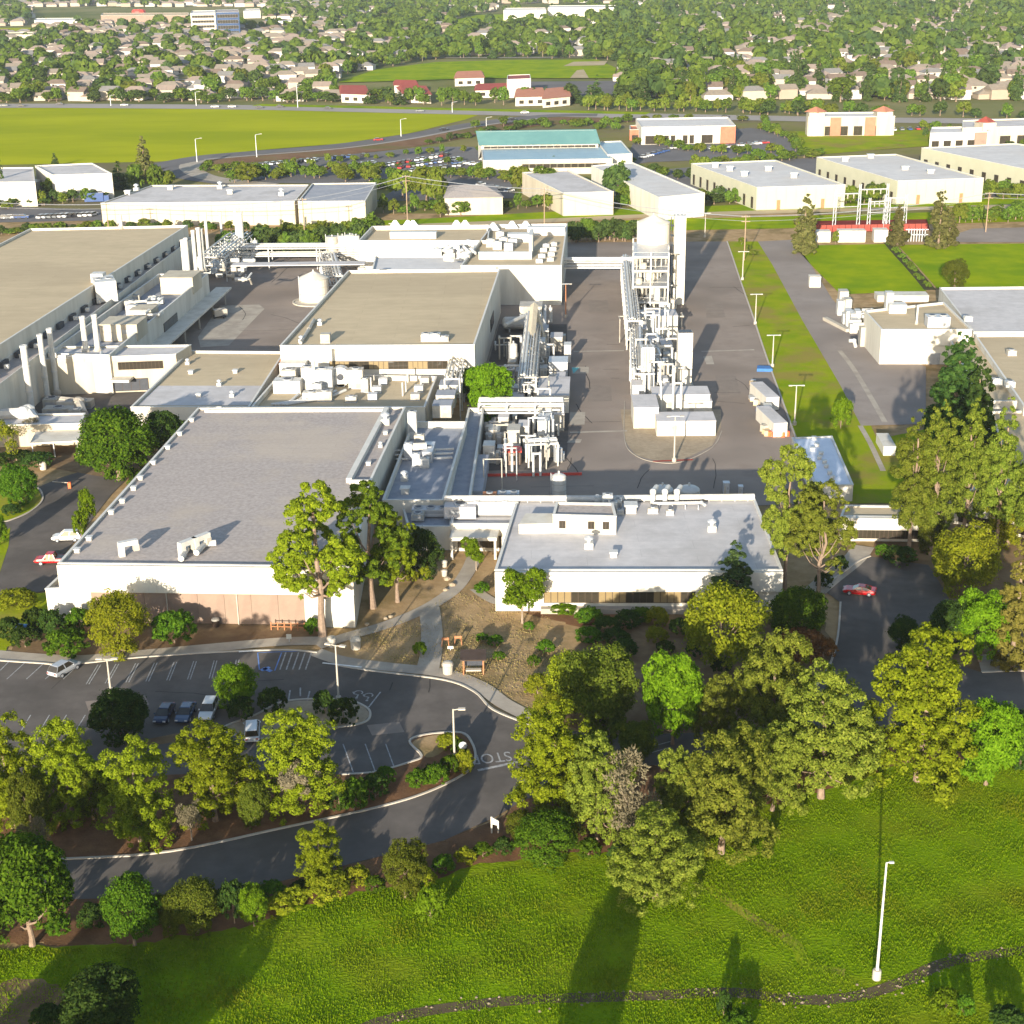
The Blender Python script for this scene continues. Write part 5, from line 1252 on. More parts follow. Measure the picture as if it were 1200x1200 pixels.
for k, (x, y, ty, w) in enumerate([(760, 352, 330, 9), (772, 354, 328, 8), (783, 350, 322, 6), (748, 350, 334, 6)]):
    tank(x, y + 6, 0, ty, w, ["rounded vessel at the tower's foot, second from left", "rounded vessel at the tower's foot, third from left", "slim vessel at the tower's foot, right", "slim vessel at the tower's foot, left"][k], name="process_vessel", top='dome', m=M_dirty if k % 2 else M_paint)
# vaporiser bank: rows of vertical finned panels
for k, (x0, x1, yb, yt, n) in enumerate([(752, 765, 462, 408, 5), (771, 782, 455, 424, 4), (764, 778, 430, 408, 4), (784, 789, 455, 440, 2)]):
    c0, c1 = P(x0, yb), P(x1, yb); hh = HT(x0, yb, yt); t = thing("vaporiser_bank", ["tallest vaporiser bank of slim white fins beside the white column", "vaporiser bank of four fins right of the tallest bank", "rear vaporiser bank behind the tallest", "smallest two-fin vaporiser bank"][k], "vaporiser", tuple(c0))
    for i in range(n):
        p = c0.lerp(c1, i / max(1, n - 1))
        q = MB(); q.box((p.x, p.y + 1.5, .4), .5, 3.2, hh - .4); q.build("fin", M_dirty if i % 2 else M_paint, t)
    q = MB(); mid = (c0 + c1) / 2; q.box((mid.x, mid.y + 1.5, 0), (c1 - c0).length + 1, 3.4, .4); q.build("base", M_cond, t)
    q = MB(); q.tube((c0.x, c0.y + .2, hh), (c1.x, c1.y + .2, hh), .18, n=6); q.build("header", M_paint, t)
c = P(802, 454); hh = HT(802, 454, 390); w = 17 * MPP(802, 454)
t = thing("white_column", "gleaming white square column with two dark seams beside the vaporisers", "column", tuple(c))
for k in range(3):
    q = MB(); q.box((c.x, c.y + w / 2, k * hh / 3), w * (1.0 - .03 * (k == 0)), w * .9, hh / 3 - .12, 0); q.build("section", M_white, t)
    q = MB(); q.box((c.x, c.y + w / 2, (k + 1) * hh / 3 - .12), w * .9, w * .8, .12, 0); q.build("seam", M_dark, t)
q = MB(); q.box((c.x, c.y + w / 2, 0), w + 1, w + 1, .3); q.build("base", M_cond, t)
sh = [(798, 483, 463, 67, 6, "long white shed crossing the tower row, rear one"), (817, 484, 471, 34, 2.5, "low white lean-to in front of the rear long shed"), (757, 502, 478, 29, 9, "square white shed left of the two long ones"), (804, 511, 494, 69, 6, "long white shed nearest the courtyard's curved kerb")]
for x, y, ty, w, dd, lb in sh: boxthing(x, y, 0, ty, w, dd, lb, cat="shed", name="shed", m=M_white, top=M_rlight, rot=-.02)
# containers and pallets beside the grass strip
for i, (x, y, ty, lb) in enumerate([(912, 513, 500, "near white freight container beside the grass strip"), (903, 482, 470, "far white freight container beside the grass strip")]):
    c = P(x, y); h_ = 2.7; ro = R(8); t = thing("freight_container", lb, "container", tuple(c))
    cc = c + Vector((-math.sin(ro) * -0 , 6, 0)); b = MB(); b.box((cc.x - .4, cc.y, .1), 2.7, 11.5, h_, ro); b.build("body", M_white, t)
    b = MB(); b.box((cc.x - .4, cc.y, h_ + .1), 2.75, 11.6, .08, ro); b.build("roof", M_rlight, t)
    for s in (-.62, .62):
        b = MB(); b.box((cc.x - .4 + 5.8 * math.sin(ro) + s, cc.y - 5.8 * math.cos(ro), .3), 1.15, .1, 2.3, ro); b.build("door", M_paint, t)
boxthing(900, 491, 0, 478, 9, 3, "white cube shed pressed against the container gap", m=M_white)
rs = random.Random(31)
for i in range(17):
    x, y = (rs.uniform(882, 893), rs.uniform(448, 476)) if i < 9 else (rs.uniform(894, 910), rs.uniform(492, 511))
    c = P(x, y); t = thing("crate", "pallet crate heaped left of the far container" if i < 9 else "pallet crate heaped left of the near container", "crate", tuple(c), "crates heaped beside the far container" if i < 9 else "crates heaped beside the near container")
    s = rs.uniform(.9, 1.6); a_ = rs.uniform(-.5, .5); hh = rs.uniform(.6, 1.4); mm = rs.choice([M_wood, M_wood, M_cond, M_grey, M_cream])
    b = MB(); b.box((c.x, c.y, .15), s, s * .9, hh, a_); b.build("box", mm, t)
    b = MB(); b.box((c.x, c.y, 0), s * 1.05, s, .14, a_); b.build("pallet", M_wood, t)
for i in range(5):
    c = P(902 + i * 5.2, 511 + (i % 2)); t = thing("drum", "%s orange drum from left before the near container" % nth(i + 1), "drum", tuple(c), "orange drums before the container")
    b = MB(); b.lathe(tuple(c), [(.4, 0), (.42, .3), (.38, .35), (.42, .4), (.4, 1.0)], 10); b.build("barrel", M_orange, t); b = MB(); b.lathe((c.x, c.y, 1.0), [(.36, 0), (.36, .04)], 10); b.build("lid", M_redp, t)
def tarp(px, py, s, lb):
    c = P(px, py); b = MB(); b.prism([(c.x - s, c.y - s * .6), (c.x + s, c.y - s * .8), (c.x + s * .9, c.y + s * .7), (c.x - s * .7, c.y + s)], .02, .7)
    tag(b.build("tarp_bundle", M_blue, loc=tuple(c)), lb, "tarpaulin")
tarp(895, 434, 1.7, "bright blue tarpaulin bundle at the grass strip's edge"); tarp(892, 481, 1.2, "small blue tarpaulin beside the far container"); tarp(25, 739, .9, "small blue tarpaulin among the bushes left of the annex")
# white-roofed shed with vents on the grass strip
vs = building("low shed with bluish white roof and a line of vents on the grass strip", [(928, 513), (975, 511), (1000, 568), (956, 569)], 3.0, M_white, mat("bluish_white_roof", (.66, .7, .78), (.58, .63, .72), .4, .6), par=.12, name="shed", cat="shed")
for i, (x, y) in enumerate([(954, 515), (957, 523), (952, 528), (962, 533), (966, 543), (968, 548), (972, 556), (975, 561), (960, 538)]):
    roof_vent(x, y, 2.9, .7, "small vent, %s from the far end on the bluish white shed roof" % nth(i + 1), "vents along the bluish white shed roof", False)
# ------------------------------------------------------------------ right-hand complex
r1 = building("white two-storey block with tan roof right of the service road", [(1033, 386), (1139, 386), (1106, 354), (1013, 364)], 8.0, M_white, M_rtan, par=.5, name="office_block")
A, B = P(1033, 386, 8), P(1139, 386, 8)
q = MB(); d, nn, L, ang = outward(V2(A), V2(B)); m_ = (V2(A) + V2(B)) / 2 + nn * .1; q.box((m_.x, m_.y, 4.2), L, .25, .15, ang); q.build("band", M_dirty, r1)
door(r1, A, B, .62, 2.2, 2.6, M_grey)
r2 = building("wide grey-roofed building cut by the right edge beside the lawn", [(1101, 337), (1400, 334), (1400, 388), (1141, 389)], 6.5, M_white, M_rlight, par=.5, name="office_block")
r3 = building("wide tan-roofed building cut by the right edge behind the tall conifer", [(1142, 392), (1400, 390), (1400, 470), (1200, 476)], 6.5, M_white, M_rtan, par=.5, name="office_block")
r4 = building("tan-roofed low wing with white edge behind the tall pines", [(1110, 392), (1141, 391), (1196, 470), (1150, 470)], 5.6, M_white, M_rtan, par=.4, name="low_wing")
r5 = building("pale low building showing between the tall pines at the right edge", [(1160, 482), (1400, 478), (1400, 560), (1190, 566)], 5.0, M_white, M_rtan, par=.4, name="low_building")
for i, (x, y) in enumerate([(1185, 416), (1168, 450), (1183, 453), (1134, 376)]):
    hvac(x, y, 6.0 if i < 3 else 7.5, 1.8, 1.6, 1.1, ["lone small unit on the right-edge tan roof", "left unit of a pair on the right-edge tan roof", "right unit of a pair on the right-edge tan roof", "small unit at the tan block's right corner"][i])
hvac(1098, 382, 7.5, 5, 3.5, 2.4, "greyish white air unit at the front of the tan-roofed right block", m=M_steel, fans=2)
stack(1074, 380, 7.5, 358, 2.4, "thin vent pipe on the tan-roofed right block", None)
boxthing(1042, 364, 7.4, 344, 8, 2.5, "tall white flue box at the back of the right block", extra=False)
boxthing(1052, 368, 7.4, 358, 20, 3, "low pale box on the right block's roof", extra=False)
boxthing(1058, 354, 0, 347, 60, 5, "low bluish shed behind the right block", m=M_white)
for i in range(16):
    x = rs.uniform(984, 1020); y = 362 + (x - 984) * 1.3 + rs.uniform(-4, 8)
    boxthing(x, y, 0, y - rs.uniform(8, 24), rs.uniform(5, 11), rs.uniform(2, 4), "white casing stacked against the right block beside the service road", m=rs.choice([M_white, M_paint, M_paint, M_dirty]), group="white casings beside the service road", name="machine_casing", extra=False)
for i in range(9):
    a_ = P(rs.uniform(985, 1015), rs.uniform(362, 400), rs.uniform(2, 6)); pipe_run([a_, a_ + Vector((rs.uniform(1, 4), 0, 0)), a_ + Vector((rs.uniform(1, 4), rs.uniform(-2, 3), -1.5))], .4, "white pipe among the casings beside the service road", group="white pipes beside the service road")
a_, b_ = P(973, 371, 1), P(986, 391, 1)
boxthing(955, 337, 0, 325, 13, 3, "small white hut at the lawn's left edge beside the service road", cat="hut", name="hut", m=M_white)
b = MB(); b.box(tuple((P(980, 382))), 1.2, 13, .8, R(14)); tag(b.build("concrete_barrier", M_cond, loc=tuple(P(980, 382))), "pale concrete barrier beside the service road's corner", "barrier")
# white fascia corridors by the right lot
lc = building("long low corridor with white fascia behind the pine beside the right lot", [(985, 605), (1090, 606), (1090, 593), (990, 592)], 4.2, M_white, M_rtan, par=.25, name="corridor")
A, B = P(985, 605, 4.2), P(1090, 606, 4.2); d, nn, L, ang = outward(V2(A), V2(B)); q = MB(); m_ = (V2(A) + V2(B)) / 2 + nn * .5; q.box((m_.x, m_.y, 2.3), L, 1.0, 1.95, ang); q.build("fascia", M_white, lc)
window(lc, A, B, .02, .98, .5, 2.25, 20, M_brown, [M_glass])
lc2 = building("low white wing angling away behind the right-hand pines", [(1120, 585), (1400, 640), (1400, 610), (1150, 566)], 4.2, M_white, M_rtan, par=.25, name="corridor")
A, B = P(1120, 585, 4.2), P(1400, 640, 4.2); d, nn, L, ang = outward(V2(A), V2(B)); q = MB(); m_ = (V2(A) + V2(B)) / 2 + nn * .5; q.box((m_.x, m_.y, 2.3), L, 1.0, 1.95, ang); q.build("fascia", M_white, lc2)
window(lc2, A, B, .02, .6, .5, 2.25, 20, M_brown, [M_glass])
boxthing(1042, 534, 0, 524, 14, 8, "small white hut behind the tall pine at the service road's end", cat="hut", name="hut", m=M_white)
# ------------------------------------------------------------------ middle distance: sheets
M_mid = mat("business_park_ground", (.15, .16, .045), (.24, .2, .09), .04, .95, c3=(.13, .11, .075), scale3=.02, amt3=.7, coords='world')
M_asphf = mat("far_asphalt", (.14, .135, .135), (.18, .172, .17), .03, .9, coords='world')
M_roadf = mat("far_road", (.3, .275, .25), (.35, .32, .29), .03, .9, coords='world')
M_bank = mat("brown_bank", (.17, .1, .06), (.24, .15, .09), .08, .95, c3=(.12, .12, .04), scale3=.04, amt3=.7, coords='world')
sheet("business_park_ground", [(-700, 190), (-60, 190), (240, 183), (400, 168), (560, 134), (700, 131), (900, 136), (1900, 140), (2300, 300), (1300, 300), (-300, 300), (-900, 290)], -14, M_mid)
sheet("green_field", [(-500, 128), (0, 126), (300, 127.5), (480, 131), (562, 134), (545, 140), (480, 156), (400, 168), (300, 176), (235, 184), (190, 189), (0, 193), (-600, 194)], -6, M_field)
ribbon("arterial_road", [(-500, 124.5), (0, 124), (150, 124.5), (300, 126), (480, 130), (640, 133.5), (760, 136), (900, 138.5), (1060, 141), (1700, 146)], 24, 6, M_roadf)
ribbon("road_shoulder", [(300, 123), (480, 127), (640, 130.5), (760, 133)], 12, 8, M_lawn)
ribbon("brown_bank", [(225, 191), (300, 184), (400, 176), (480, 166), (560, 152), (640, 142), (760, 139), (800, 142)], 30, 2, M_bank)
ribbon("curved_road", [(165, 199), (235, 185), (300, 179), (400, 170.5), (480, 159.5), (560, 145), (640, 136), (700, 135)], 13, 8, M_asphf)
ribbon("curved_kerb", [(240, 187), (300, 182), (400, 174), (480, 163), (560, 148), (640, 138)], 3, 9, M_roadf)
ribbon("side_road", [(320, 217), (275, 213), (240, 207), (222, 196), (232, 186)], 9, 7, M_conc)
ribbon("side_road", [(300, 218), (255, 212), (215, 205), (200, 192), (170, 200)], 12, 5, M_asphf)
sheet("parking_lot", [(262, 194), (330, 188), (420, 180), (500, 172), (555, 172), (600, 205), (600, 225), (520, 215), (420, 216), (300, 214)], 3, M_asphf)
sheet("parking_lot", [(700, 200), (760, 190), (900, 185), (940, 178), (915, 155), (880, 150), (745, 160), (735, 185)], 3, M_asphf)
sheet("vacant_lot", [(925, 154), (1088, 152), (1100, 170), (960, 181), (940, 178)], 4, M_verge)
sheet("parking_lot", [(1120, 222), (1300, 212), (1300, 250), (1110, 246), (960, 200), (1000, 186)], 3, M_asphf)
sheet("parking_lot", [(-60, 262), (130, 258), (130, 246), (-60, 240)], 3, M_asphf)
sheet("parking_lot", [(440, 236), (610, 232), (560, 200), (480, 212)], 2, M_asphf)
sheet("warehouse_yard", [(990, 215), (1060, 225), (1010, 240), (900, 238), (800, 225), (760, 200), (960, 184)], 2, M_asphf)
ribbon("grass_berm", [(330, 268), (500, 261), (665, 252), (830, 246), (1000, 240), (1300, 232)], 16, 4, M_lawn)
ribbon("dirt_track", [(400, 268), (520, 263.5), (665, 257.5), (760, 253), (850, 250), (1000, 246), (1300, 240)], 7, 6, M_path)
ribbon("grass_berm", [(660, 272), (760, 264), (900, 261), (1000, 258), (1300, 250)], 22, 2, M_lawn)
sheet("gravel_yard", [(1090, 284), (1140, 268), (1400, 262), (1400, 284)], 4, M_asph3)
sheet("substation_pad", [(952, 273), (1090, 270), (1086, 257), (958, 259)], 6, mat("red_gravel", (.22, .045, .035), (.17, .035, .03), .3, .9, coords='world'))
# ------------------------------------------------------------------ warehouses
def warehouse(label, roof_px, z, wm, rm, front=None, npan=0, par=.4, cat="warehouse", name="warehouse", nwin=0, side=None, nside=0):
    r = building(label, roof_px, z, wm, rm, par=par, name=name, cat=cat)
    if front and npan:
        a, b_ = P(*front[0], z), P(*front[1], z); panels(r, a, b_, .3, z - .3, npan, wm, proud=.08, gap=.25)
    if front and nwin:
        a, b_ = P(*front[0], z), P(*front[1], z)
        for i in range(nwin):
            u = (i + .5) / nwin; window(r, a, b_, u - .02, u + .02, .1, 3.4, 1, M_rust, [M_rust], proud=.1, name="loading_door")
    if side and nside:
        a, b_ = P(*side[0], z), P(*side[1], z)
        for i in range(nside):
            u = (i + .5) / nside; window(r, a, b_, u - .014, u + .014, .3, 4.2, 2, M_brown, [M_glass], proud=.05)
    return r
warehouse("white warehouse with stepped roof cut by the left edge beyond the big hall", [(-60, 214), (41, 213), (39, 196), (-50, 197)], 9, M_white, M_rlight)
warehouse("white warehouse with dark door and pale roof, second from the left edge", [(62, 205), (131, 203), (108, 191), (41, 194)], 9.5, M_white, M_rlight, ((62, 205), (131, 203)), 5)
boxthing(20, 230, 0, 216, 40, 12, "lower white annex in front of the warehouse at the left edge", extra=False)
lw = warehouse("very long low warehouse with cream panelled front, left section", [(118, 238), (345, 236), (362, 216.5), (178, 217)], 8, M_cream, M_rlight, ((118, 238), (345, 236)), 14)
warehouse("grey-roofed right section of the long cream warehouse", [(349, 236), (428, 235.5), (441, 214), (366, 215)], 8.4, M_cream, M_rblue, ((349, 236), (428, 235.5)), 5)
for i, (x, y) in enumerate([(150, 228), (160, 224), (200, 222), (258, 221), (270, 227), (330, 229)]):
    roof_vent(x, y, 7.6, 1.8, "small vent, %s from left on the very long warehouse's roof" % nth(i + 1), "vents on the very long warehouse roof", i % 2)
def hip(label, px4, z, rise, wm, rm, name="warehouse", cat="warehouse"):
    pts = ccw([V2(P(x, y, z)) for x, y in px4]); c = sum(pts, Vector()) / 4; r = thing(name, label, cat, (c.x, c.y, 0))
    b = MB(); b.prism(pts, 0, z); b.build("wall", wm, r)
    o = offset(pts, -.5); b = MB(); m1 = o[0].lerp(o[3], .5); m2 = o[1].lerp(o[2], .5); e1 = m1.lerp(m2, .28); e2 = m1.lerp(m2, .72); Z = z + .02
    v = [(p.x, p.y, Z) for p in o] + [(e1.x, e1.y, z + rise), (e2.x, e2.y, z + rise)]
    b.v = v; b.f = [(0, 1, 5, 4), (1, 2, 5), (2, 3, 4, 5), (3, 0, 4), (3, 2, 1, 0)]; b.m = [0] * 5; b.build("roof", rm, r)
    return r
hip("small grey hip-roofed shed beside the tall green poplars", [(521, 232), (589, 231), (577, 216), (527, 217)], 6, 2.2, M_cream, M_rgrey)
warehouse("pale-roofed cream warehouse left of the dark conifer pair", [(660, 226), (719, 224.5), (665, 199), (612, 202)], 8, M_cream, M_rlight, ((660, 226), (719, 224.5)), 4)
warehouse("long white-roofed warehouse behind the dark conifer, near the huge silo", [(772, 231), (826, 226), (741, 190), (693, 194)], 8, M_white, M_rwhite)
w1 = warehouse("pale green warehouse with white roof and brown doors, leftmost of the right three", [(887, 219.5), (991, 216.5), (909, 187.5), (810, 191.5)], 8, M_green, M_rwhite, ((887, 219.5), (991, 216.5)), 9, nwin=2, side=((810, 191.5), (887, 219.5)), nside=9)
w2 = warehouse("pale green warehouse with white roof and brown doors, middle of the right three", [(1052, 212), (1153, 208.5), (1050, 180.5), (957, 184)], 8.5, M_green, M_rwhite, ((1052, 212), (1153, 208.5)), 9, nwin=2, side=((957, 184), (1052, 212)), nside=9)
w3 = warehouse("pale green warehouse running off the right edge, last of the right three", [(1240, 206), (1420, 200), (1190, 168), (1080, 173)], 8.5, M_green, M_rwhite, side=((1080, 173), (1240, 206)), nside=11)
for i, (x, y) in enumerate([(838, 196), (855, 200), (872, 206), (900, 200), (930, 208), (990, 190), (1020, 186), (1060, 200), (1090, 204)]):
    roof_vent(x, y, 7.7, 2.2, ["vent on the leftmost green warehouse, back left", "second vent on the leftmost green warehouse", "vent in the middle of the leftmost green warehouse", "vent right of the middle on the leftmost green warehouse", "vent near the front of the leftmost green warehouse", "vent at the back of the middle green warehouse", "second vent at the back of the middle green warehouse", "vent in the middle of the middle green warehouse", "vent near the front of the middle green warehouse"][i], None, False)
# teal-roofed centre
tb = building("long cream building with sloped teal metal roof beyond the parking lot", [(566, 188), (718, 186), (703, 171), (564, 173)], 6, M_cream, M_slate, par=.15, name="office_block")
A, B = P(566, 188, 6), P(718, 186, 6); window(tb, A, B, .3, .95, 2.6, 4.4, 12, M_cream, [M_glass]); panels(tb, A, B, .2, 2.4, 12, M_cream)
a0, a1 = P(564, 170.5, 7.6), P(701, 168.5, 7.6); b0, b1 = P(560, 154.5, 12), P(696, 152.5, 12)
q = MB(); q.v = [tuple(a0), tuple(a1), tuple(b1), tuple(b0), (a0.x, a0.y, 6), (a1.x, a1.y, 6), (b1.x, b1.y, 0), (b0.x, b0.y, 0)]
q.f = [(4, 5, 1, 0), (5, 6, 2, 1), (6, 7, 3, 2), (7, 4, 0, 3)]; q.m = [0] * 4; q.build("clerestory_wall", M_white, tb)
q = MB(); q.v = [tuple(a0 + Vector((-1, -1, .1))), tuple(a1 + Vector((1, -1, .1))), tuple(b1 + Vector((1, 1, .3))), tuple(b0 + Vector((-1, 1, .3)))]; q.f = [(0, 1, 2, 3)]; q.m = [0]; q.build("upper_roof", M_teal, tb)
window(tb, a0, a1, .02, .98, 6.1, 7.3, 16, M_white, [M_glass])
warehouse("small blue-grey wing at the right end of the teal-roofed building", [(712, 181), (741, 180), (728, 165), (700, 166)], 6.5, M_white, M_slate, ((712, 181), (741, 180)), 0, name="office_block", cat="building")
# shops
def shop(label, px, z, wm, rm, n, accents=(), towers=()):
    r = building(label, px, z, wm, rm, par=.6, name="shop", cat="shop")
    a, b_ = P(*px[0], z), P(*px[1], z)
    for i in range(n):
        window(r, a, b_, (i + .2) / n, (i + .8) / n, .2, z * .5, 2, M_brown, [M_glass])
    d, nn, L, ang = outward(V2(a), V2(b_))
    for u, wd, mm in accents:
        q = MB(); p = V2(a) + d * (u * L) + nn * .4; q.box((p.x, p.y, .05), wd * L, .7, z * .95, ang); q.build("accent_panel", mm, r)
    for u, wd, mm in towers:
        q = MB(); p = V2(a) + d * (u * L) - nn * 4; q.box((p.x, p.y, 0), wd * L, 9.5, z + 2, ang); tt = q.build("tower", wm, r)
        q = MB(); s = wd * L * .56; q.lathe((p.x, p.y, z + 2), [(s * 1.35, 0), (.1, 2.4)], 4); q.build("tower_roof", mm, r)
    return r
shop("white and brick shop with columned front at the right of the far car park", [(752, 149), (862, 147), (853, 137), (745, 139)], 8, M_white, M_rwhite, 5, ((.92, .16, M_brick), (.3, .02, M_white), (.5, .02, M_white)))
shop("low red-roofed shop wing left of the brick and white shop", [(738, 152), (775, 151), (770, 146), (738, 147)], 5, M_brick, M_clay, 3)
shop("tan shop with orange panels and hipped corner towers beside the vacant lot", [(947, 137), (1049, 136), (1042, 131), (952, 132)], 9, M_cream, M_rwhite, 6, ((.32, .12, M_clay), (.72, .12, M_clay)), ((.1, .18, M_clay), (.88, .18, M_clay)))
shop("low white shop with curved front right of the vacant lot", [(1090, 156), (1160, 154), (1152, 148), (1092, 149)], 7, M_white, M_rwhite, 5, ((.85, .2, M_pink),))
shop("tan shopping row with red hipped turret at the right edge", [(1128, 150), (1230, 147), (1220, 138), (1128, 141)], 8, M_cream, M_rlight, 5, (), ((.3, .15, M_redrf),))
shop("small tan and brick building at the right edge above the last green warehouse", [(1165, 178), (1240, 176), (1235, 170), (1166, 171)], 6, M_cream, M_rtan, 4, ((.25, .2, M_clay),))
# school and its fields
sheet("sports_field", [(395, 97), (440, 82), (510, 73), (600, 70.5), (700, 70), (722, 80), (720, 92), (560, 92), (440, 96)], 25, M_lawn)
sheet("infield", [(660, 78), (708, 77), (712, 72), (672, 73)], 40, M_path)
sheet("infield", [(668, 92), (690, 92), (684, 82), (676, 83)], 40, M_path)
sheet("school_yard", [(618, 117), (715, 117), (725, 95), (622, 96)], 20, M_asphf)
sheet("sports_field", [(505, 29), (600, 27), (690, 24), (690, 15), (560, 18)], 60, M_lawn)
sheet("meadow_strip", [(-300, 40), (40, 37), (40, 33), (-300, 35)], 60, M_field)
def gable(label, px, z, rise, wm, rm, name="school_building", cat="school building", group=None):
    pts = ccw([V2(P(x, y, z)) for x, y in px]); c = sum(pts, Vector()) / 4; r = thing(name, label, cat, (c.x, c.y, 0), group)
    b = MB(); b.prism(pts, 0, z); b.build("wall", wm, r)
    o = offset(pts, -.8); m1 = o[0].lerp(o[3], .5); m2 = o[1].lerp(o[2], .5); Z = z + .02
    b = MB(); b.v = [(p.x, p.y, Z) for p in o] + [(m1.lerp(m2, .1).x, m1.lerp(m2, .1).y, z + rise), (m1.lerp(m2, .9).x, m1.lerp(m2, .9).y, z + rise)]
    b.f = [(0, 1, 5, 4), (1, 2, 5), (2, 3, 4, 5), (3, 0, 4), (3, 2, 1, 0)]; b.m = [0] * 5; b.build("roof", rm, r)
    a = V2(P(*px[0], z)); e = V2(P(*px[1], z))
    for i in range(3): window(r, a, e, .12 + i * .3, .27 + i * .3, 1.2, min(z - .5, 3.2), 2, M_brown, [M_glass])
    return r
for lb, px, z, rs_, rm in [("white school block with red roof at the left end of the school", [(400, 110), (433, 111), (428, 101), (398, 101)], 5, 3, M_redrf), ("white school block with red roof, second from the left", [(473, 110), (505, 111), (498, 102), (465, 102)], 5, 3, M_redrf),
                           ("small red-roofed school block above the second one", [(462, 100), (490, 101), (488, 96), (462, 96)], 4.5, 2.5, M_redrf), ("long red-roofed school block in the middle behind the trees", [(557, 106), (600, 105), (597, 99), (558, 100)], 4.5, 2.5, M_redrf),
                           ("red-roofed school block in front of the gym", [(604, 114), (640, 113), (636, 104), (606, 105)], 5, 3, M_clay), ("orange-red-roofed school block at the blacktop's edge", [(636, 116), (668, 113), (668, 102), (640, 104)], 5, 3, M_clay),
                           ("tan-roofed school block with white end above the school trees", [(533, 92), (567, 91), (565, 85), (535, 86)], 5, 3, M_clay)]:
    gable(lb, px, z, rs_, M_white, rm)
gym = building("tall white school gym with dark red roof band", [(594, 93), (622, 92), (621, 87), (595, 88)], 11, M_white, M_redrf, par=.3, name="school_gym")
# distant landmarks
of = building("distant white and glass office block near the top left", [(223, 15.5), (252, 15), (252, 12), (225, 12.5)], 22, M_white, M_rwhite, par=.5, name="office_block")
for k in range(4): window(of, P(223, 15.5, 22), P(252, 15, 22), .05, .95, 2 + k * 5, 4.8 + k * 5, 8, M_white, [M_glass])
of2 = building("distant dark blue glass office block touching the white one", [(252.5, 14.5), (280, 14), (279, 11), (252.5, 11.5)], 24, mat("blue_glass", (.03, .06, .14), (.04, .08, .18), .1, .1, spec=.8), M_rgrey, par=.5, name="office_block")
for k in range(4): window(of2, P(252.5, 14.5, 24), P(280, 14, 24), .05, .95, 2 + k * 5.5, 5.4 + k * 5.5, 8, M_grey, [M_glass])
for i, (x0, x1, y, z, wm, rm, lb) in enumerate([(118, 222, 18, 9, M_pink, M_rtan, "distant long peach shopping centre near the top left"), (40, 96, 24, 9, M_white, M_rwhite, "distant low white store left of the peach shopping centre"), (-20, 40, 41, 7, M_cream, M_rtan, "distant tan building at the left edge"),
                                       (590, 640, 12, 12, M_white, M_rwhite, "distant white building left of the top green field's far side"), (642, 722, 9, 12, M_white, M_rwhite, "distant long white building at the top middle"), (285, 305, 13, 9, M_white, M_rwhite, "distant small white building right of the glass office"), (388, 402, 29, 7, M_white, M_rwhite, "distant white store left of the top green field"), (310, 345, 25, 7, M_white, M_rlight, "distant pale store right of the glass office")]):
    warehouse(lb, [(x0, y), (x1, y - .5), (x1 - 1, y - 3), (x0 + 2, y - 2.6)], z, wm, rm, name="store", cat="store")
q = MB(); p = P(165, 23); q.lathe((p.x, p.y - 8, 0), [(9, 0), (9, 11), (7, 13)], 10); tag(q.build("store_entrance", M_redp, loc=tuple(p)), "round red store entrance on the distant peach shopping centre", "entrance")
# ------------------------------------------------------------------ substation, poles and wires
def gantry(pa, pb, ty, label):
    a, b_ = P(*pa), P(*pb); h = HT(pa[0], pa[1], ty); t = thing("substation_gantry", label, "gantry", tuple(a), None)
    for e in (a, b_):
        q = MB()
        for s in (-.5, .5): q.tube((e.x + s, e.y, 0), (e.x + s * .5, e.y, h), .16, n=5)
        for k in range(6):
            z = h * k / 6; q.tube((e.x - .5, e.y, z), (e.x + .5, e.y, z + h / 6), .07, n=4)
        q.build("mast", M_steel, t)
    q = MB(); q.tube((a.x, a.y, h * .88), (b_.x, b_.y, h * .88), .22, n=5); q.tube((a.x, a.y, h * .55), (b_.x, b_.y, h * .55), .15, n=5); q.build("beam", M_steel, t)
    for k in (.25, .5, .75):
        p = a.lerp(b_, k); q = MB(); q.lathe((p.x, p.y, h * .88 - 1.6), [(.1, 0), (.25, .2), (.1, .4), (.25, .6), (.1, .8), (.25, 1.0), (.06, 1.6)], 8); q.build("insulator", M_dirty, t)
gantry((977, 268), (1005, 267), 222, "steel substation gantry with tall twin masts, leftmost"); gantry((1005, 268), (1037, 267), 216, "tallest steel substation gantry, second from the left")
gantry((1017, 270), (1040, 269), 232, "steel substation gantry nearest the white fence boxes"); gantry((1036, 262), (1060, 262), 228, "rearmost steel substation gantry toward the right")
for i, (x, y, ty, w, lb) in enumerate([(965, 284, 272, 16, "white transformer housing left of the climbing bush"), (998, 284, 271, 32, "long white transformer housing in front of the substation"), (1032, 284, 270, 16, "white transformer housing right of the brown gap")]):
    boxthing(x, y, 0, ty, w, 4, lb, m=M_white, extra=False)
def slat_wall(pa, pb, h, m, label, n):
    a, b_ = P(*pa), P(*pb); d, nn, L, ang = outward(V2(a), V2(b_)); t = thing("slat_wall", label, "wall", tuple(a))
    key = MB(); key.box((0, 0, 0), L / n - .15, .12, h); me = key.mesh("panel", m)
    for i in range(n):
        p = d * (L * (i + .5) / n); link_mesh("panel", me, t, (p.x, p.y, 0.02), ang)
slat_wall((953, 272), (1087, 270), 2.2, M_redrf, "red panel wall around the substation", 18)
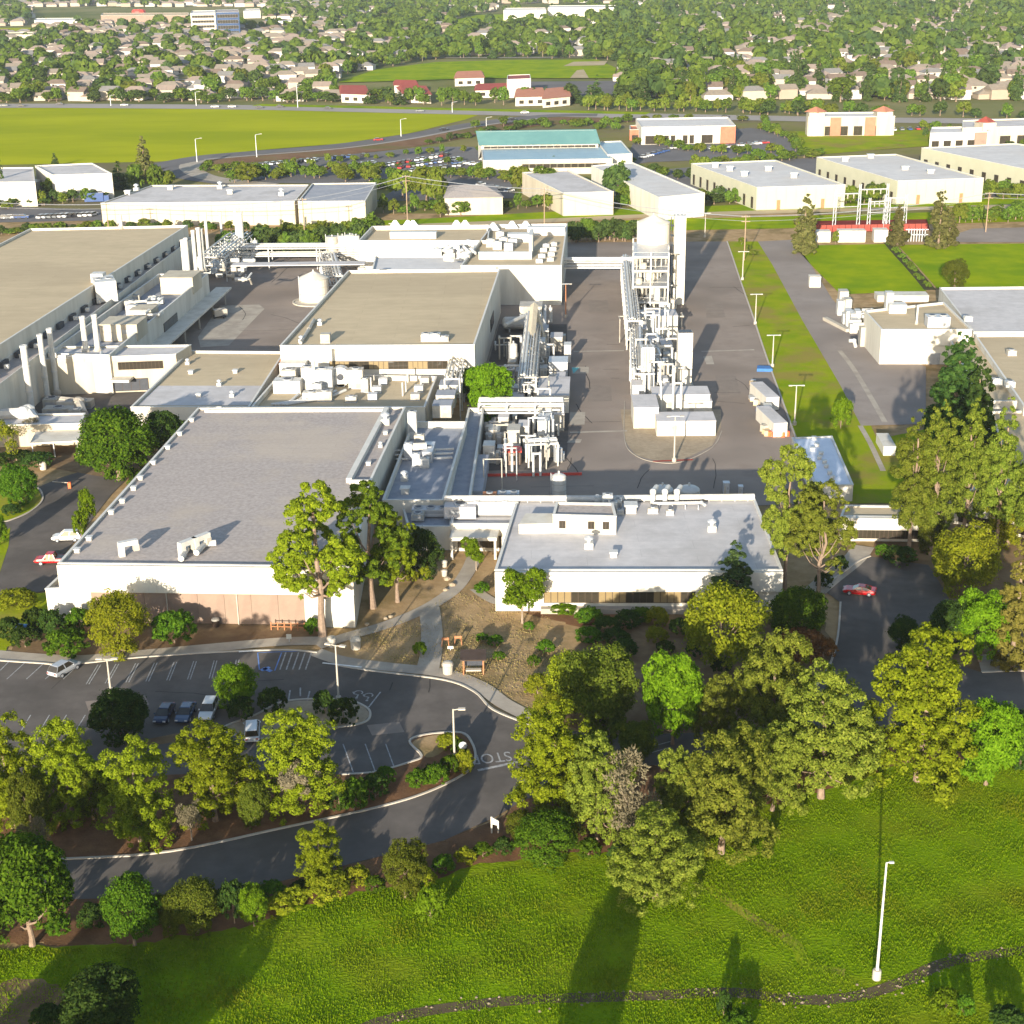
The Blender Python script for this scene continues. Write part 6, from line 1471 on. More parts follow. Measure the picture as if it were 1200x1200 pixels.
for i in range(7):
    x = 1064 + i * 3.2; q = MB(); c = P(x, 283); q.box((c.x, c.y, 0), .3, .3, 4); q.box((c.x, c.y, 2.0), 2.0, .3, .3); q.box((c.x, c.y, 3.6), 2.0, .3, .3)
    tag(q.build("equipment_rack", M_steel, loc=tuple(c)), "pale steel rack, %s from left between the two right substation conifers" % nth(i + 1), "rack", "equipment racks by the substation")
POLES = []
def utility_pole(px, by, ty, label, arm=True, m=None):
    c = P(px, by); h = HT(px, by, ty); t = thing("utility_pole", label, "utility pole", tuple(c))
    q = MB(); q.lathe(tuple(c), [(.2, 0), (.13, h)], 8); q.build("pole", m or M_wood2, t)
    if arm:
        for k in (0, 1.4):
            q = MB(); q.box((c.x, c.y, h - .6 - k), 2.6, .15, .18); q.build("crossarm", m or M_wood2, t)
        for s in (-1.1, -.5, .5, 1.1):
            q = MB(); q.lathe((c.x + s, c.y, h - .42), [(.07, 0), (.11, .1), (.05, .25)], 6); q.build("insulator", M_dirty, t)
    POLES.append((c.x, c.y, h)); return t
for px, by, ty, lb in [(-90, 300, 228, "utility pole outside the left edge carrying the long wires"), (129, 284, 238, "utility pole in front of the very long warehouse"), (358, 292, 232, "utility pole rising from the dark tree belt"), (478, 272, 205, "utility pole by the tall green poplars"), (638, 268, 220, "utility pole behind the north hall"), (872, 305, 252, "tall wooden utility pole at the grass strip's far end"), (1155, 272, 225, "utility pole on the dirt track at the right"), (1330, 270, 222, "utility pole outside the right edge")]:
    utility_pole(px, by, ty, lb)
def wires(name, pts, offs, label, r=.05):
    t = thing(name, label, "wires", pts[0])
    for (ox, oz) in offs:
        q = MB()
        for a, b_ in zip(pts[:-1], pts[1:]):
            A_ = Vector(a) + Vector((0, ox, oz)); B_ = Vector(b_) + Vector((0, ox, oz)); prev = A_; sag = (B_ - A_).length * .018
            for k in range(1, 9):
                f = k / 8; p = A_.lerp(B_, f) - Vector((0, 0, 4 * sag * f * (1 - f))); q.tube(prev, p, r, n=3, caps=False); prev = p
        q.build("wire", M_steel, t)
wires("power_lines", [(x, y, h) for x, y, h in POLES], ((-.4, -.4), (.4, -.4), (0, -1.8)), "long power lines strung between the utility poles behind the plant", r=.06)
for i, (x, by, ty) in enumerate([(905, 430, 393), (885, 380, 345), (931, 498, 452), (870, 328, 295), (663, 372, 333), (790, 541, 488), (463, 300, 262), (350, 290, 280), (826, 278, 250)]):
    c = P(x, by); h = HT(x, by, ty); t = thing("light_pole", ["thin light pole on the grass strip beside the containers' far end", "thin light pole on the grass strip above the middle", "light pole on the grass strip right of the containers", "light pole at the grass strip's far end", "reddish light pole by the pipe bridge", "light pole on the gravel bed's curved kerb", "light pole behind the tank cluster", "short light pole on the pipe bridge road", "light pole on the far green bank"][i], "light pole", tuple(c))
    q = MB(); q.lathe(tuple(c), [(.18, 0), (.1, h)], 8); q.build("pole", M_cond if i != 4 else M_rust, t)
    q = MB(); q.box((c.x, c.y, h), 2.6, .25, .12); q.build("arm", M_steel, t)
    for s in (-1.2, 1.2):
        q = MB(); q.box((c.x + s, c.y, h - .05), .7, .4, .2); q.build("lamp_head", M_dirty, t)
    q = MB(); q.lathe(tuple(c), [(.4, 0), (.4, .7), (.25, .75)], 10); q.build("base", M_cond, t)
for i, (x, by, ty) in enumerate([(231, 190, 163), (301, 184, 158), (470, 160, 140), (530, 132, 120), (230, 124, 108), (349, 126, 100), (570, 152, 138), (130, 124, 112)]):
    c = P(x, by); h = HT(x, by, ty); t = thing("street_lamp", ["street lamp at the curved road's start beside the green field", "street lamp on the curved road below the green field's middle", "street lamp on the curved road's right half", "street lamp where the two far roads meet", "street lamp along the far arterial, left", "tall street lamp along the far arterial before the houses", "street lamp near the curved road's top", "street lamp along the far arterial at the far left"][i], "street lamp", tuple(c))
    q = MB(); q.lathe(tuple(c), [(.22, 0), (.12, h)], 6); q.build("pole", M_steel, t)
    q = MB(); q.tube((c.x, c.y, h), (c.x + 2.5, c.y, h + .4), .1, n=5); q.build("arm", M_steel, t)
    q = MB(); q.box((c.x + 2.5, c.y, h + .3), 1, .4, .2); q.build("lamp_head", M_dirty, t)
# ------------------------------------------------------------------ middle-distance trees
rs = random.Random(5)
def mtree(kind, px, by, ty, wpx, label, group=None, cat="tree", **k): return tree(kind, px, by, ty, wpx, label, cat, group=group, **k)
for i, (x, by, ty, w, kd, lb) in enumerate([
    (942, 297, 228, 38, 'mbrown', "tall brownish conifer left of the red substation wall"), (1051, 289, 240, 28, 'mbrown', "slim green conifer in front of the substation's middle"), (1099, 291, 222, 36, 'mbrown', "tall brownish conifer right of the substation"), (1112, 288, 248, 26, 'mbrown', "shorter brownish conifer touching the right tall one"),
    (979, 286, 270, 10, 'mlime', "green climbing bush between the white transformer housings"),
    (500, 236, 192, 42, 'mlime', "tall poplar-like green tree, right of the pair before the parking lot"), (472, 232, 198, 36, 'mlime', "green tree left of the tall poplar-like one"), (512, 240, 196, 26, 'mlime', "narrow green tree touching the tall poplar-like one"), (433, 214, 192, 30, 'mlime', "rounded green tree behind the long warehouse's right end"), (405, 213, 196, 24, 'mlime', "smaller rounded tree behind the long warehouse, middle right"), (291, 214, 190, 34, 'mlime', "spreading green tree behind the long warehouse, by the kerb"), (275, 214, 198, 20, 'mround', "green tree left of the spreading one behind the warehouse"),
    (62, 232, 208, 30, 'mlime', "vivid tree in front of the second white warehouse"), (102, 226, 214, 14, 'mround', "little tree by the second white warehouse's wall"), (140, 222, 186, 22, 'mcone', "pointed tree right of the second white warehouse"), (171, 214, 160, 26, 'mbrown', "tall brown bare-topped conifer beside the green field"), (160, 222, 190, 22, 'mround', "green tree below the tall brown conifer"), (195, 222, 198, 26, 'mlime', "yellowish tree right of the tall brown conifer"), (183, 224, 192, 20, 'mround', "green tree filling the gap left of the yellowish one"), (5, 236, 182, 12, 'mcone', "pointed conifer at the left edge by the field"), (65, 195, 178, 10, 'mcone', "pointed dark conifer behind the second white warehouse"),
    (723, 236, 190, 38, 'mdark', "dark conifer-like tree between the two pale warehouses"), (733, 240, 212, 26, 'mround', "brownish tree right of the dark one between the warehouses"), (640, 226, 196, 34, 'mround', "tree group behind the cream warehouse's left"), (612, 224, 194, 30, 'mlime', "yellow-green tree left of the cream warehouse"), (640, 200, 183, 12, 'mcone', "first dark pointed tree in front of the teal building"), (649, 200, 181, 10, 'mcone', "second dark pointed tree in front of the teal building"),
    (575, 238, 218, 24, 'mround', "green bush tree right of the small hip-roofed shed"), (540, 252, 234, 26, 'mround', "bright bush tree in front of the hip-roofed shed"), (516, 254, 236, 18, 'mlime', "pale dry tree left of the hip-roofed shed's front")]):
    mtree(kd, x, by, ty, w, lb)
def belt(pts, n, kinds, hpx, wpx, label, group, seed, jx=4, jy=1.5, cat="tree", name="roadside_tree"):
    r = random.Random(seed); out = []
    for i in range(n):
        f = (i + r.uniform(-.3, .3)) / max(1, n - 1) * (len(pts) - 1); f = min(max(f, 0), len(pts) - 1.001); k = int(f); u = f - k
        x = pts[k][0] * (1 - u) + pts[k+1][0] * u + r.uniform(-jx, jx); y = pts[k][1] * (1 - u) + pts[k+1][1] * u + r.uniform(-jy, jy)
        out.append((x, y, r.uniform(*hpx), r.uniform(*wpx), r.choice(kinds)))
    out.sort()
    for i, (x, y, h, w, kd) in enumerate(out):
        mtree(kd, x, y, y - h, w, "%s from left, %s" % (nth(i + 1), label), group, cat=cat, name=name)
belt([(262, 300), (350, 300), (420, 296), (440, 288)], 40, ['mdark', 'mround', 'mdark'], (24, 38), (20, 32), "dark green tree in the belt behind the pipe bridge", "tree belt behind the pipe bridge", 1, name="belt_tree")
belt([(300, 283), (420, 276)], 12, ['mround', 'mlime'], (12, 22), (16, 26), "green tree in front of the long warehouse's right half", "trees in front of the long warehouse", 2, name="belt_tree")
belt([(-20, 276), (60, 272), (140, 270), (290, 270)], 26, ['mround', 'mlime', 'mdark'], (7, 14), (10, 20), "low green tree along the fence behind the huge left hall", "hedge trees behind the left hall", 3, name="hedge_tree")
belt([(0, 244), (60, 240), (120, 236)], 12, ['mround', 'mlime', 'mdark'], (9, 20), (12, 22), "tree by the car park beyond the left hall", "trees beyond the left hall", 4)
belt([(668, 284), (700, 282), (745, 281)], 22, ['mdark', 'mround', 'mdark'], (20, 27), (18, 26), "dark hedge tree on the bank behind the north hall", "dark hedge behind the north hall", 5)
belt([(680, 246), (760, 240), (850, 238), (930, 236), (1060, 232), (1200, 228)], 58, ['mround', 'mlime', 'mround', 'mdark'], (8, 20), (12, 24), "bushy tree along the berm behind the warehouses", "tree row along the berm", 6, name="berm_tree")
belt([(900, 240), (1060, 236), (1200, 232)], 30, ['mlime', 'mround'], (10, 22), (14, 24), "leafy tree in front of the pale green warehouses", "trees before the green warehouses", 7, name="park_tree")
belt([(1100, 262), (1200, 258)], 14, ['mround', 'mlime'], (8, 26), (12, 26), "leafy tree beside the dirt track at the right", "trees by the right dirt track", 8, name="park_tree")
belt([(815, 198), (960, 184)], 14, ['mround', 'mlime'], (10, 18), (14, 24), "street tree between the far car park and the green warehouses", "trees behind the leftmost green warehouse", 9, name="park_tree")
belt([(830, 208), (880, 232)], 6, ['mround'], (5, 9), (8, 12), "small tree along the leftmost green warehouse's side", "trees along the leftmost green warehouse", 10, name="park_tree")
belt([(975, 196), (1045, 226)], 7, ['mround', 'mlime'], (5, 10), (8, 13), "small tree along the middle green warehouse's side", "trees along the middle green warehouse", 11, name="park_tree")
belt([(890, 152), (920, 160), (935, 172)], 10, ['mround', 'mlime'], (8, 16), (10, 18), "tree between the brick shop and the vacant lot", "trees beside the vacant lot", 12, name="park_tree")
belt([(600, 205), (560, 200), (690, 196), (735, 192)], 12, ['mlime', 'mround'], (6, 12), (10, 18), "small tree around the teal-roofed building", "trees around the teal building", 13, name="park_tree")
belt([(720, 152), (640, 146), (560, 158), (500, 170)], 16, ['mround', 'mbush', 'mdark'], (5, 10), (10, 18), "scrubby tree on the brown bank below the curved road", "scrub on the brown bank", 14, name="belt_tree")
belt([(330, 196), (400, 190), (470, 182), (540, 178)], 14, ['mlime', 'mround'], (5, 12), (6, 12), "little tree in the far parking lot", "trees in the far parking lot", 15, name="park_tree")
belt([(690, 128), (760, 129), (860, 131), (960, 133)], 24, ['mlime', 'mround', 'mlime'], (14, 22), (13, 20), "round roadside tree in the row before the right-hand houses", "roadside row before the right-hand houses", 16, jy=1)
belt([(690, 122), (760, 122)], 5, ['mdark', 'mcone'], (22, 36), (20, 28), "tall dark tree behind the roadside row by the school", "dark trees by the school", 17)
belt([(0, 119), (130, 118), (260, 119), (390, 118)], 34, ['mround', 'mdark', 'mround'], (9, 18), (13, 24), "leafy roadside tree between the arterial and the left-hand houses", "roadside trees before the left-hand houses", 18)
belt([(430, 121), (500, 122), (610, 121), (690, 118)], 22, ['mround', 'mdark', 'mcone', 'mround'], (11, 24), (12, 22), "tree in front of the red-roofed school", "trees before the school", 19)
belt([(405, 86), (440, 78), (520, 68), (620, 66), (720, 70)], 34, ['mround', 'mlime', 'mcone', 'mround'], (10, 18), (11, 19), "tree along the far side of the sports field", "trees around the sports field", 20)
belt([(1080, 150), (1120, 162), (1200, 165)], 12, ['mround', 'mlime'], (7, 14), (9, 16), "tree among the shops at the right edge", "trees among the right-hand shops", 21, name="park_tree")
belt([(870, 133), (1000, 134), (1200, 138)], 18, ['mround', 'mlime', 'mdark'], (10, 20), (14, 22), "roadside tree behind the tan shop", "trees behind the tan shop", 22)
belt([(880, 300), (872, 285)], 3, ['mlime'], (6, 12), (10, 14), "small shrub tree at the grass strip's far end", "shrubs at the grass strip's end", 23)
belt([(130, 250), (240, 252), (340, 252)], 14, ['mround', 'mlime'], (6, 11), (9, 14), "small tree along the very long warehouse's front", "trees along the very long warehouse", 34, name="belt_tree")
belt([(300, 210), (360, 208), (440, 206)], 14, ['mlime', 'mround'], (10, 20), (14, 22), "leafy tree behind the very long warehouse", "trees behind the very long warehouse", 35, name="belt_tree")
belt([(640, 244), (720, 240), (800, 236)], 12, ['mlime', 'mround', 'mdark'], (12, 22), (14, 22), "leafy tree in front of the pale middle warehouses", "trees before the pale warehouses", 36, name="belt_tree")
belt([(440, 225), (470, 212), (540, 206), (600, 214)], 16, ['mlime', 'mround', 'mround'], (10, 20), (14, 24), "leafy tree behind the hip-roofed shed", "trees behind the hip-roofed shed", 28, name="park_tree")
belt([(240, 200), (300, 200), (420, 200), (540, 190)], 20, ['mlime', 'mround'], (6, 13), (9, 16), "tree among the parked cars of the far lot", "trees among the far lot's cars", 29, name="park_tree")
belt([(730, 200), (770, 205), (820, 212), (880, 232)], 14, ['mround', 'mlime', 'mdark'], (8, 16), (12, 20), "tree between the long white warehouse and the green ones", "trees between the warehouses", 30, name="park_tree")
belt([(560, 150), (700, 146), (760, 141), (900, 143)], 16, ['mround', 'mbush', 'mlime'], (6, 12), (12, 20), "scrub tree under the curved road's top", "scrub under the curved road's top", 31, name="berm_tree")
belt([(1043, 287), (1066, 313), (1088, 338)], 12, ["mbush"], (4, 7), (7, 11), "dark low shrub along the ditch between the two lawns", "shrubs along the lawn ditch", 33, jx=1, jy=1, cat="shrub", name="ditch_shrub")
belt([(445, 250), (520, 246), (600, 244), (655, 240)], 18, ['mlime', 'mround', 'mround'], (8, 20), (12, 24), "bushy tree on the bank behind the north hall", "trees on the bank behind the north hall", 24, name="berm_tree")
belt([(745, 168), (800, 176), (860, 182), (930, 178)], 14, ['mround', 'mlime'], (7, 14), (10, 18), "tree around the bluish car park", "trees around the bluish car park", 25, name="park_tree")
belt([(1085, 160), (1130, 168), (1200, 172)], 8, ['mround', 'mdark'], (6, 12), (8, 14), "tree behind the last green warehouse", "trees behind the last green warehouse", 26, name="park_tree")
belt([(560, 176), (600, 196), (610, 215)], 9, ['mlime', 'mround'], (7, 14), (10, 16), "tree at the teal building's near side", "trees at the teal building", 27, name="park_tree")
# ------------------------------------------------------------------ cars in the distance
CARM = {}
CAR_C = {"white": (.75, .75, .75), "silver": (.45, .46, .48), "black": (.02, .02, .025), "blue": (.03, .07, .2), "red": (.4, .03, .03), "grey": (.16, .17, .18)}
def car_paint(c):
    if c not in CARM:
        m = mat(c + "_car_paint", CAR_C[c], CAR_C[c], 1, .28, spec=.6); CARM[c] = m
    return CARM[c]
FAR_CAR = {}
def far_car(px, py, rot, colour, label, group):
    if colour not in FAR_CAR:
        q = MB(); q.box((0, 0, .25), 4.5, 1.8, .62, 0, 0); 
        a = len(q.v); q.v += [(-1.7, -.82, .87), (1.3, -.82, .87), (1.3, .82, .87), (-1.7, .82, .87), (-1.2, -.68, 1.42), (.6, -.68, 1.42), (.6, .68, 1.42), (-1.2, .68, 1.42)]
        for f in ((0, 1, 5, 4), (1, 2, 6, 5), (2, 3, 7, 6), (3, 0, 4, 7)): q.f.append(tuple(a + i for i in f)); q.m.append(1)
        q.f.append((a + 4, a + 5, a + 6, a + 7)); q.m.append(0)
        for x in (-1.4, 1.4):
            for y in (-.85, .85): q.tube((x, y - .1, .32), (x, y + .1, .32), .32, n=8, mi=2)
        FAR_CAR[colour] = q.mesh("parked_car", [car_paint(colour), M_glass, M_dark])
    p = P(px, py); o = link_mesh("parked_car", FAR_CAR[colour], None, (p.x, p.y, .1), rot); tag(o, label, "car", group); return o
cr = random.Random(8); cols = ["white", "white", "silver", "black", "grey", "blue", "white", "red", "silver"]
def car_row(a, b_, n, rot, where, group, skip=.15):
    k = 0
    for i in range(n):
        if cr.random() < skip: continue
        f = (i + .5) / n; c = cr.choice(cols); k += 1; far_car(a[0] + (b_[0] - a[0]) * f, a[1] + (b_[1] - a[1]) * f, rot + cr.uniform(-.05, .05), c, "%s car, %s from left %s" % (c, nth(k), where), group)
car_row((448, 196), (532, 181), 15, 1.3, "in the packed lot's back row", "cars in the far packed lot")
car_row((462, 199), (540, 187), 15, 1.3, "in the packed lot's second row", "cars in the far packed lot")
car_row((480, 202), (548, 194), 12, 1.3, "in the packed lot's third row", "cars in the far packed lot")
car_row((330, 205), (440, 192), 18, 1.3, "in the far lot behind the long warehouse", "cars in the left half of the far lot", .4)
car_row((300, 195), (430, 183), 16, 1.3, "along the far lot's upper edge", "cars along the far lot's upper edge", .55)
car_row((2, 257), (30, 256), 4, .1, "in the lot's end at the left edge", "cars behind the left hall", .1)
car_row((46, 256), (112, 253), 11, 1.2, "parked behind the huge left hall", "cars behind the left hall", .05)
car_row((560, 217), (600, 226), 6, .9, "beside the small hip-roofed shed", "cars beside the hip-roofed shed", .2)
car_row((745, 188), (800, 172), 9, .5, "right of the teal-roofed building", "cars right of the teal building", .2)
car_row((950, 156), (1080, 152), 14, 1.5, "parked before the tan shop at the vacant lot", "cars before the tan shop", .2)
car_row((830, 176), (900, 168), 8, .2, "in the bluish lot by the brick shop", "cars by the brick shop", .5)
car_row((1155, 218), (1200, 216), 5, .3, "in front of the last pale green warehouse", "cars before the last green warehouse", .1)
car_row((990, 205), (1040, 226), 7, .4, "along the middle green warehouse's side", "cars beside the middle green warehouse", .4)
car_row((520, 192), (570, 194), 5, .3, "at the entrance of the teal-roofed building", "cars at the teal building's entrance", .3)
for x, y, c in ((5, 124.5, "grey"), (25, 125, "black"), (70, 123, "black"), (252, 126, "white"), (272, 126, "white"), (304, 127, "black"), (328, 126, "black"), (384, 128, "black"), (492, 131, "grey"), (615, 133, "white"), (146, 124, "silver"), (850, 138, "black")):
    far_car(x, y, .02, c, "%s car driving on the far arterial road at x %s of the photo" % (c, "left" if x < 200 else "middle" if x < 500 else "right") if False else "%s car driving on the arterial road %s" % (c, "beside the left part of the green field" if x < 200 else "beside the green field's right half" if x < 450 else "near the school"), "cars on the arterial road")
for x, y, c in ((443, 165, "red"), (520, 153, "black"), (600, 141, "black")):
    far_car(x, y, .35, c, "%s car on the curved road %s" % (c, {443: "at its middle", 520: "where it climbs", 600: "near its top"}[x]), "cars on the curved road")
q = MB(); p = P(111, 236); q.box((p.x, p.y, .1), 7, 2.6, 3.2, .1); q.box((p.x + 4.6, p.y + .3, .1), 1.8, 2.4, 2.2, .1)
tag(q.build("truck", car_paint("blue"), loc=tuple(p)), "blue box truck beside the very long warehouse's left end", "truck")
q = MB(); p = P(236, 232); q.box((p.x, p.y, .1), 5, 2.2, 2, .1); q.box((p.x + 3, p.y, .1), 1.6, 2.0, 1.5, .1)
# ------------------------------------------------------------------ the suburb
rs = random.Random(17)
HW = [mat("stucco_cream", (.4, .35, .28), (.36, .31, .25), .3, .9), mat("stucco_white", (.5, .47, .42), (.45, .42, .38), .3, .9), mat("stucco_tan", (.32, .26, .2), (.29, .235, .18), .3, .9)]
HR = [mat("tile_roof_tan", (.2, .165, .13), (.25, .21, .165), .5, .9), mat("tile_roof_brown", (.15, .11, .085), (.19, .14, .105), .5, .9), mat("tile_roof_pink", (.24, .185, .15), (.28, .22, .18), .5, .9), mat("tile_roof_grey", (.17, .16, .15), (.21, .2, .19), .5, .9)]
def house_geo(v):
    """wall, roof and window meshes of one of three house shapes, about 15 m wide"""
    w, r, g = MB(), MB(), MB()
    def blk(x, y, W, D, h, rise, hipped=True):
        w.box((x, y, 0), W, D, h); o = .5; a = len(r.v); X0, X1, Y0, Y1 = x - W/2 - o, x + W/2 + o, y - D/2 - o, y + D/2 + o
        if W >= D: e = D * .45 if hipped else .3; rid = [(X0 + e, y, h + rise), (X1 - e, y, h + rise)]; fs = [(0, 1, 5, 4), (1, 2, 5), (2, 3, 4, 5), (3, 0, 4)]
        else: e = W * .45 if hipped else .3; rid = [(x, Y0 + e, h + rise), (x, Y1 - e, h + rise)]; fs = [(0, 1, 4), (1, 2, 5, 4), (2, 3, 5), (3, 0, 4, 5)]
        r.v += [(X0, Y0, h - .05), (X1, Y0, h - .05), (X1, Y1, h - .05), (X0, Y1, h - .05)] + rid
        for f in fs: r.f.append(tuple(a + i for i in f)); r.m.append(0)
    if v == 0: blk(0, 0, 15, 10, 5.4, 2.4); blk(5.2, -6.2, 6, 5.5, 3, 1.6)
    elif v == 1: blk(0, 0, 17, 11, 3.2, 2.5); blk(-4.5, -5.5, 7, 6, 3, 1.8, False)
    else: blk(-2, 0, 11, 11, 5.6, 2.6, False); blk(6, -2, 8, 9, 3, 2.0)
    for x in (-4, 0, 3):
        g.box((x, -5.05 if v != 1 else -5.55, 1.0), 1.5, .12, 1.3)
        if v != 1 and x < 3: g.box((x - 1, -5.08, 3.7), 1.4, .12, 1.2)
    return w, r, g
HM = {}
for v in range(3):
    w, r, g = house_geo(v); HM[v] = ([w.mesh("wall", m) for m in HW], [r.mesh("roof", m) for m in HR], g.mesh("window_row", M_glass))
ZONES = [[(395, 125), (395, 95), (430, 80), (520, 68), (620, 66), (725, 68), (730, 125)], [(505, 31), (690, 26), (690, 13), (560, 16)], [(-400, 45), (45, 42), (45, 30), (-400, 32)], [(35, 30), (310, 30), (310, 8), (35, 8)], [(580, 14), (730, 12), (730, 5), (580, 5)], [(305, 30), (345, 28), (345, 22), (305, 22)]]
def inside(p, poly):
    x, y = p; c = False
    for i in range(len(poly)):
        x1, y1 = poly[i]; x2, y2 = poly[i-1]
        if (y1 > y) != (y2 > y) and x < (x2 - x1) * (y - y1) / (y2 - y1) + x1: c = not c
    return c
def free(x, Y, z=0): 
    q = PIX((x, Y, 0)); return not any(inside(q, zn) for zn in ZONES)
slots = []
Y = 905.0; row = 0
while Y < 2750:
    step = 25 if row % 2 == 0 else 33
    half = (Y * .935 + 32) * 640 / 1765
    x = -half + rs.uniform(0, 15)
    while x < half:
        X = x + rs.uniform(-3, 3); yy = Y + rs.uniform(-4, 4) + math.sin(x * .011 + row * .3) * 16
        px, py = PIX((X, yy, 0)); road_y = 118 if px < 690 else (118 if px < 960 else 126)
        green = 0.12 if px < 400 else (.72 if px < 800 else .3)
        if py > 60 and px > 760: green = .12
        if py < road_y and free(X, yy) and rs.random() > green * (1 if py > 30 else 1.1): slots.append((yy, X, (0 if row % 2 else math.pi) + rs.uniform(-.25, .25), row))
        x += rs.uniform(17, 22)
    Y += step; row += 1
slots.sort(); ind = slots[:290]; HID = {}
for r_ in sorted({q_[3] for q_ in ind}):
    for k_, q_ in enumerate(sorted([q_ for q_ in ind if q_[3] == r_], key=lambda q_: q_[1])): HID[q_] = (r_ + 1, k_ + 1)
where = lambda px: "left of the school" if px < 400 else "around the school" if px < 760 else "right of the school"
hn = {"cream": 0, "white": 0}
far_w, far_r = [MB() for _ in HW], [MB() for _ in HR]
RN = ["tan", "brown", "pinkish", "grey"]; WN = ["cream", "white", "tan"]; VN = ["two-storey", "low", "gabled"]
for i, sl in enumerate(slots):
    yy, X, rz, row = sl
    v = rs.randrange(3); a = rs.choice([0, 0, 1, 1, 2]); b_ = rs.choice([0, 0, 1, 2, 2, 3])
    if i < 290:
        lb = "%s %s house with %s roof, %s from left in the %s suburb row" % (VN[v], WN[a], RN[b_], nth(HID[sl][1]), nth(HID[sl][0]))
        t = thing("house", lb, "house", (X, yy, 0), "houses " + where(PIX((X, yy, 0))[0])); t.rotation_euler = (0, 0, rz)
        link_mesh("wall", HM[v][0][a], t); link_mesh("roof", HM[v][1][b_], t); link_mesh("window_row", HM[v][2], t)
    else:
        ca, sa = math.cos(rz), math.sin(rz); W, D, h = [(15, 10, 5.2), (17, 11, 3.2), (14, 11, 5)][v]
        w = far_w[a]; w.box((X, yy, 0), W, D, h, rz)
        r = far_r[b_]; n0 = len(r.v)
        for (lx, ly, lz) in ((-W/2-.5, -D/2-.5, h), (W/2+.5, -D/2-.5, h), (W/2+.5, D/2+.5, h), (-W/2-.5, D/2+.5, h), (-W*.22, 0, h + 2.5), (W*.22, 0, h + 2.5)):
            r.v.append((X + lx * ca - ly * sa, yy + lx * sa + ly * ca, lz))
        for f in ((0, 1, 5, 4), (1, 2, 5), (2, 3, 4, 5), (3, 0, 4)): r.f.append(tuple(n0 + k for k in f)); r.m.append(0)
fh = MB(); mats_ = []
for k, (bl, mm) in enumerate(list(zip(far_w, HW)) + list(zip(far_r, HR))):
    n0 = len(fh.v); fh.v += bl.v; fh.f += [tuple(n0 + j for j in f) for f in bl.f]; fh.m += [k] * len(bl.f); mats_.append(mm)
tag(fh.build("far_houses", mats_, loc=(0, 1800, 0)), "suburb of tan-roofed houses fading toward the horizon", "houses", kind='stuff')
# streets between the rows read as pale strips
Y = 905.0; row = 0; q = MB()
while Y < 2000:
    step = 25 if row % 2 == 0 else 33; half = (Y * .935 + 32) * 640 / 1765
    if row % 2 == 1:
        xs = np.linspace(-half, half, 40)
        for x0, x1 in zip(xs[:-1], xs[1:]):
            if not (free(x0, Y + 16) and free(x1, Y + 16)) or PIX((x0, Y + 16, 0))[1] > 116: continue
            y0 = Y + 16 + math.sin(x0 * .011 + row * .3) * 16; y1 = Y + 16 + math.sin(x1 * .011 + row * .3) * 16
            q.poly([(x0, y0 - 3.5, .1), (x1, y1 - 3.5, .1), (x1, y1 + 3.5, .1), (x0, y0 + 3.5, .1)])
    Y += step; row += 1
tag(q.build("suburb_streets", M_roadf, loc=(0, 1300, 0)), kind='structure')
# trees between the houses: the nearest as individuals, the rest as one mass
tslots = []
rg = np.random.default_rng(3)
for _ in range(11000):
    Yv = 890 + 2700 * rg.random() ** 1.25; half = (Yv * .935 + 32) * 640 / 1765; X = rg.uniform(-half, half)
    px, py = PIX((X, Yv, 0))
    road_y = 117 if px < 690 else 119
    if py > road_y or not free(X, Yv): continue
    dens = (.5 + .3 * math.sin(X * .006 + 1) * math.sin(Yv * .004)) if px < 400 else (.85 if px < 800 else .8)
    if py < 45: dens = max(dens, .62)
    if rg.random() < dens: tslots.append((Yv, X, px, py))
# keep trees off the roofs of the individual houses
tslots.sort(); cells = {}
for (yy, X, rz, row) in slots: cells.setdefault((int(X // 20), int(yy // 20)), []).append((X, yy))
def clear(X, Yv):
    for i in (-1, 0, 1):
        for j in (-1, 0, 1):
            for hx, hy in cells.get((int(X // 20) + i, int(Yv // 20) + j), ()):
                if abs(hx - X) < 8 and -13 < Yv - hy < 8: return False
    return True
tslots = [t for t in tslots if t[0] > 1900 or clear(t[1], t[0])]
KN = {'mround': "round green", 'mlime': "yellow-green", 'mdark': "dark green bushy", 'mcone': "dark pointed"}
nind = {k: 0 for k in KN}; far_v = {k: [] for k in range(3)}
rest = []; USED = set()
for (Yv, X, px, py) in tslots:
    k = rs.choice(['mround', 'mround', 'mlime', 'mdark', 'mcone'] if px > 700 else ['mround', 'mround', 'mround', 'mlime', 'mdark'])
    h = rs.uniform(6, 13) * (1.4 if k == 'mcone' else 1) * (1.15 if px > 700 else 1); w = h * (rs.uniform(.4, .55) if k == 'mcone' else rs.uniform(.8, 1.2))
    ok = sum(nind.values()) < 240 and py > 70
    if ok:
        nh = min(ind, key=lambda q_: (q_[1] - X) ** 2 + (q_[0] - Yv) ** 2); sd = "left of" if X < nh[1] - 5 else "right of" if X > nh[1] + 5 else "before" if Yv < nh[0] else "behind"
        lb = "%s tree %s the %s house of the %s suburb row" % (KN[k], sd, nth(HID[nh][1]), nth(HID[nh][0]))
        if lb in USED: ok = False
    if ok:
        USED.add(lb); nind[k] += 1
        tree_at(k, w, lb, X, Yv, h, w, group="garden trees " + where(px), name="garden_tree")
    else: rest.append((X, Yv, h, w, k))
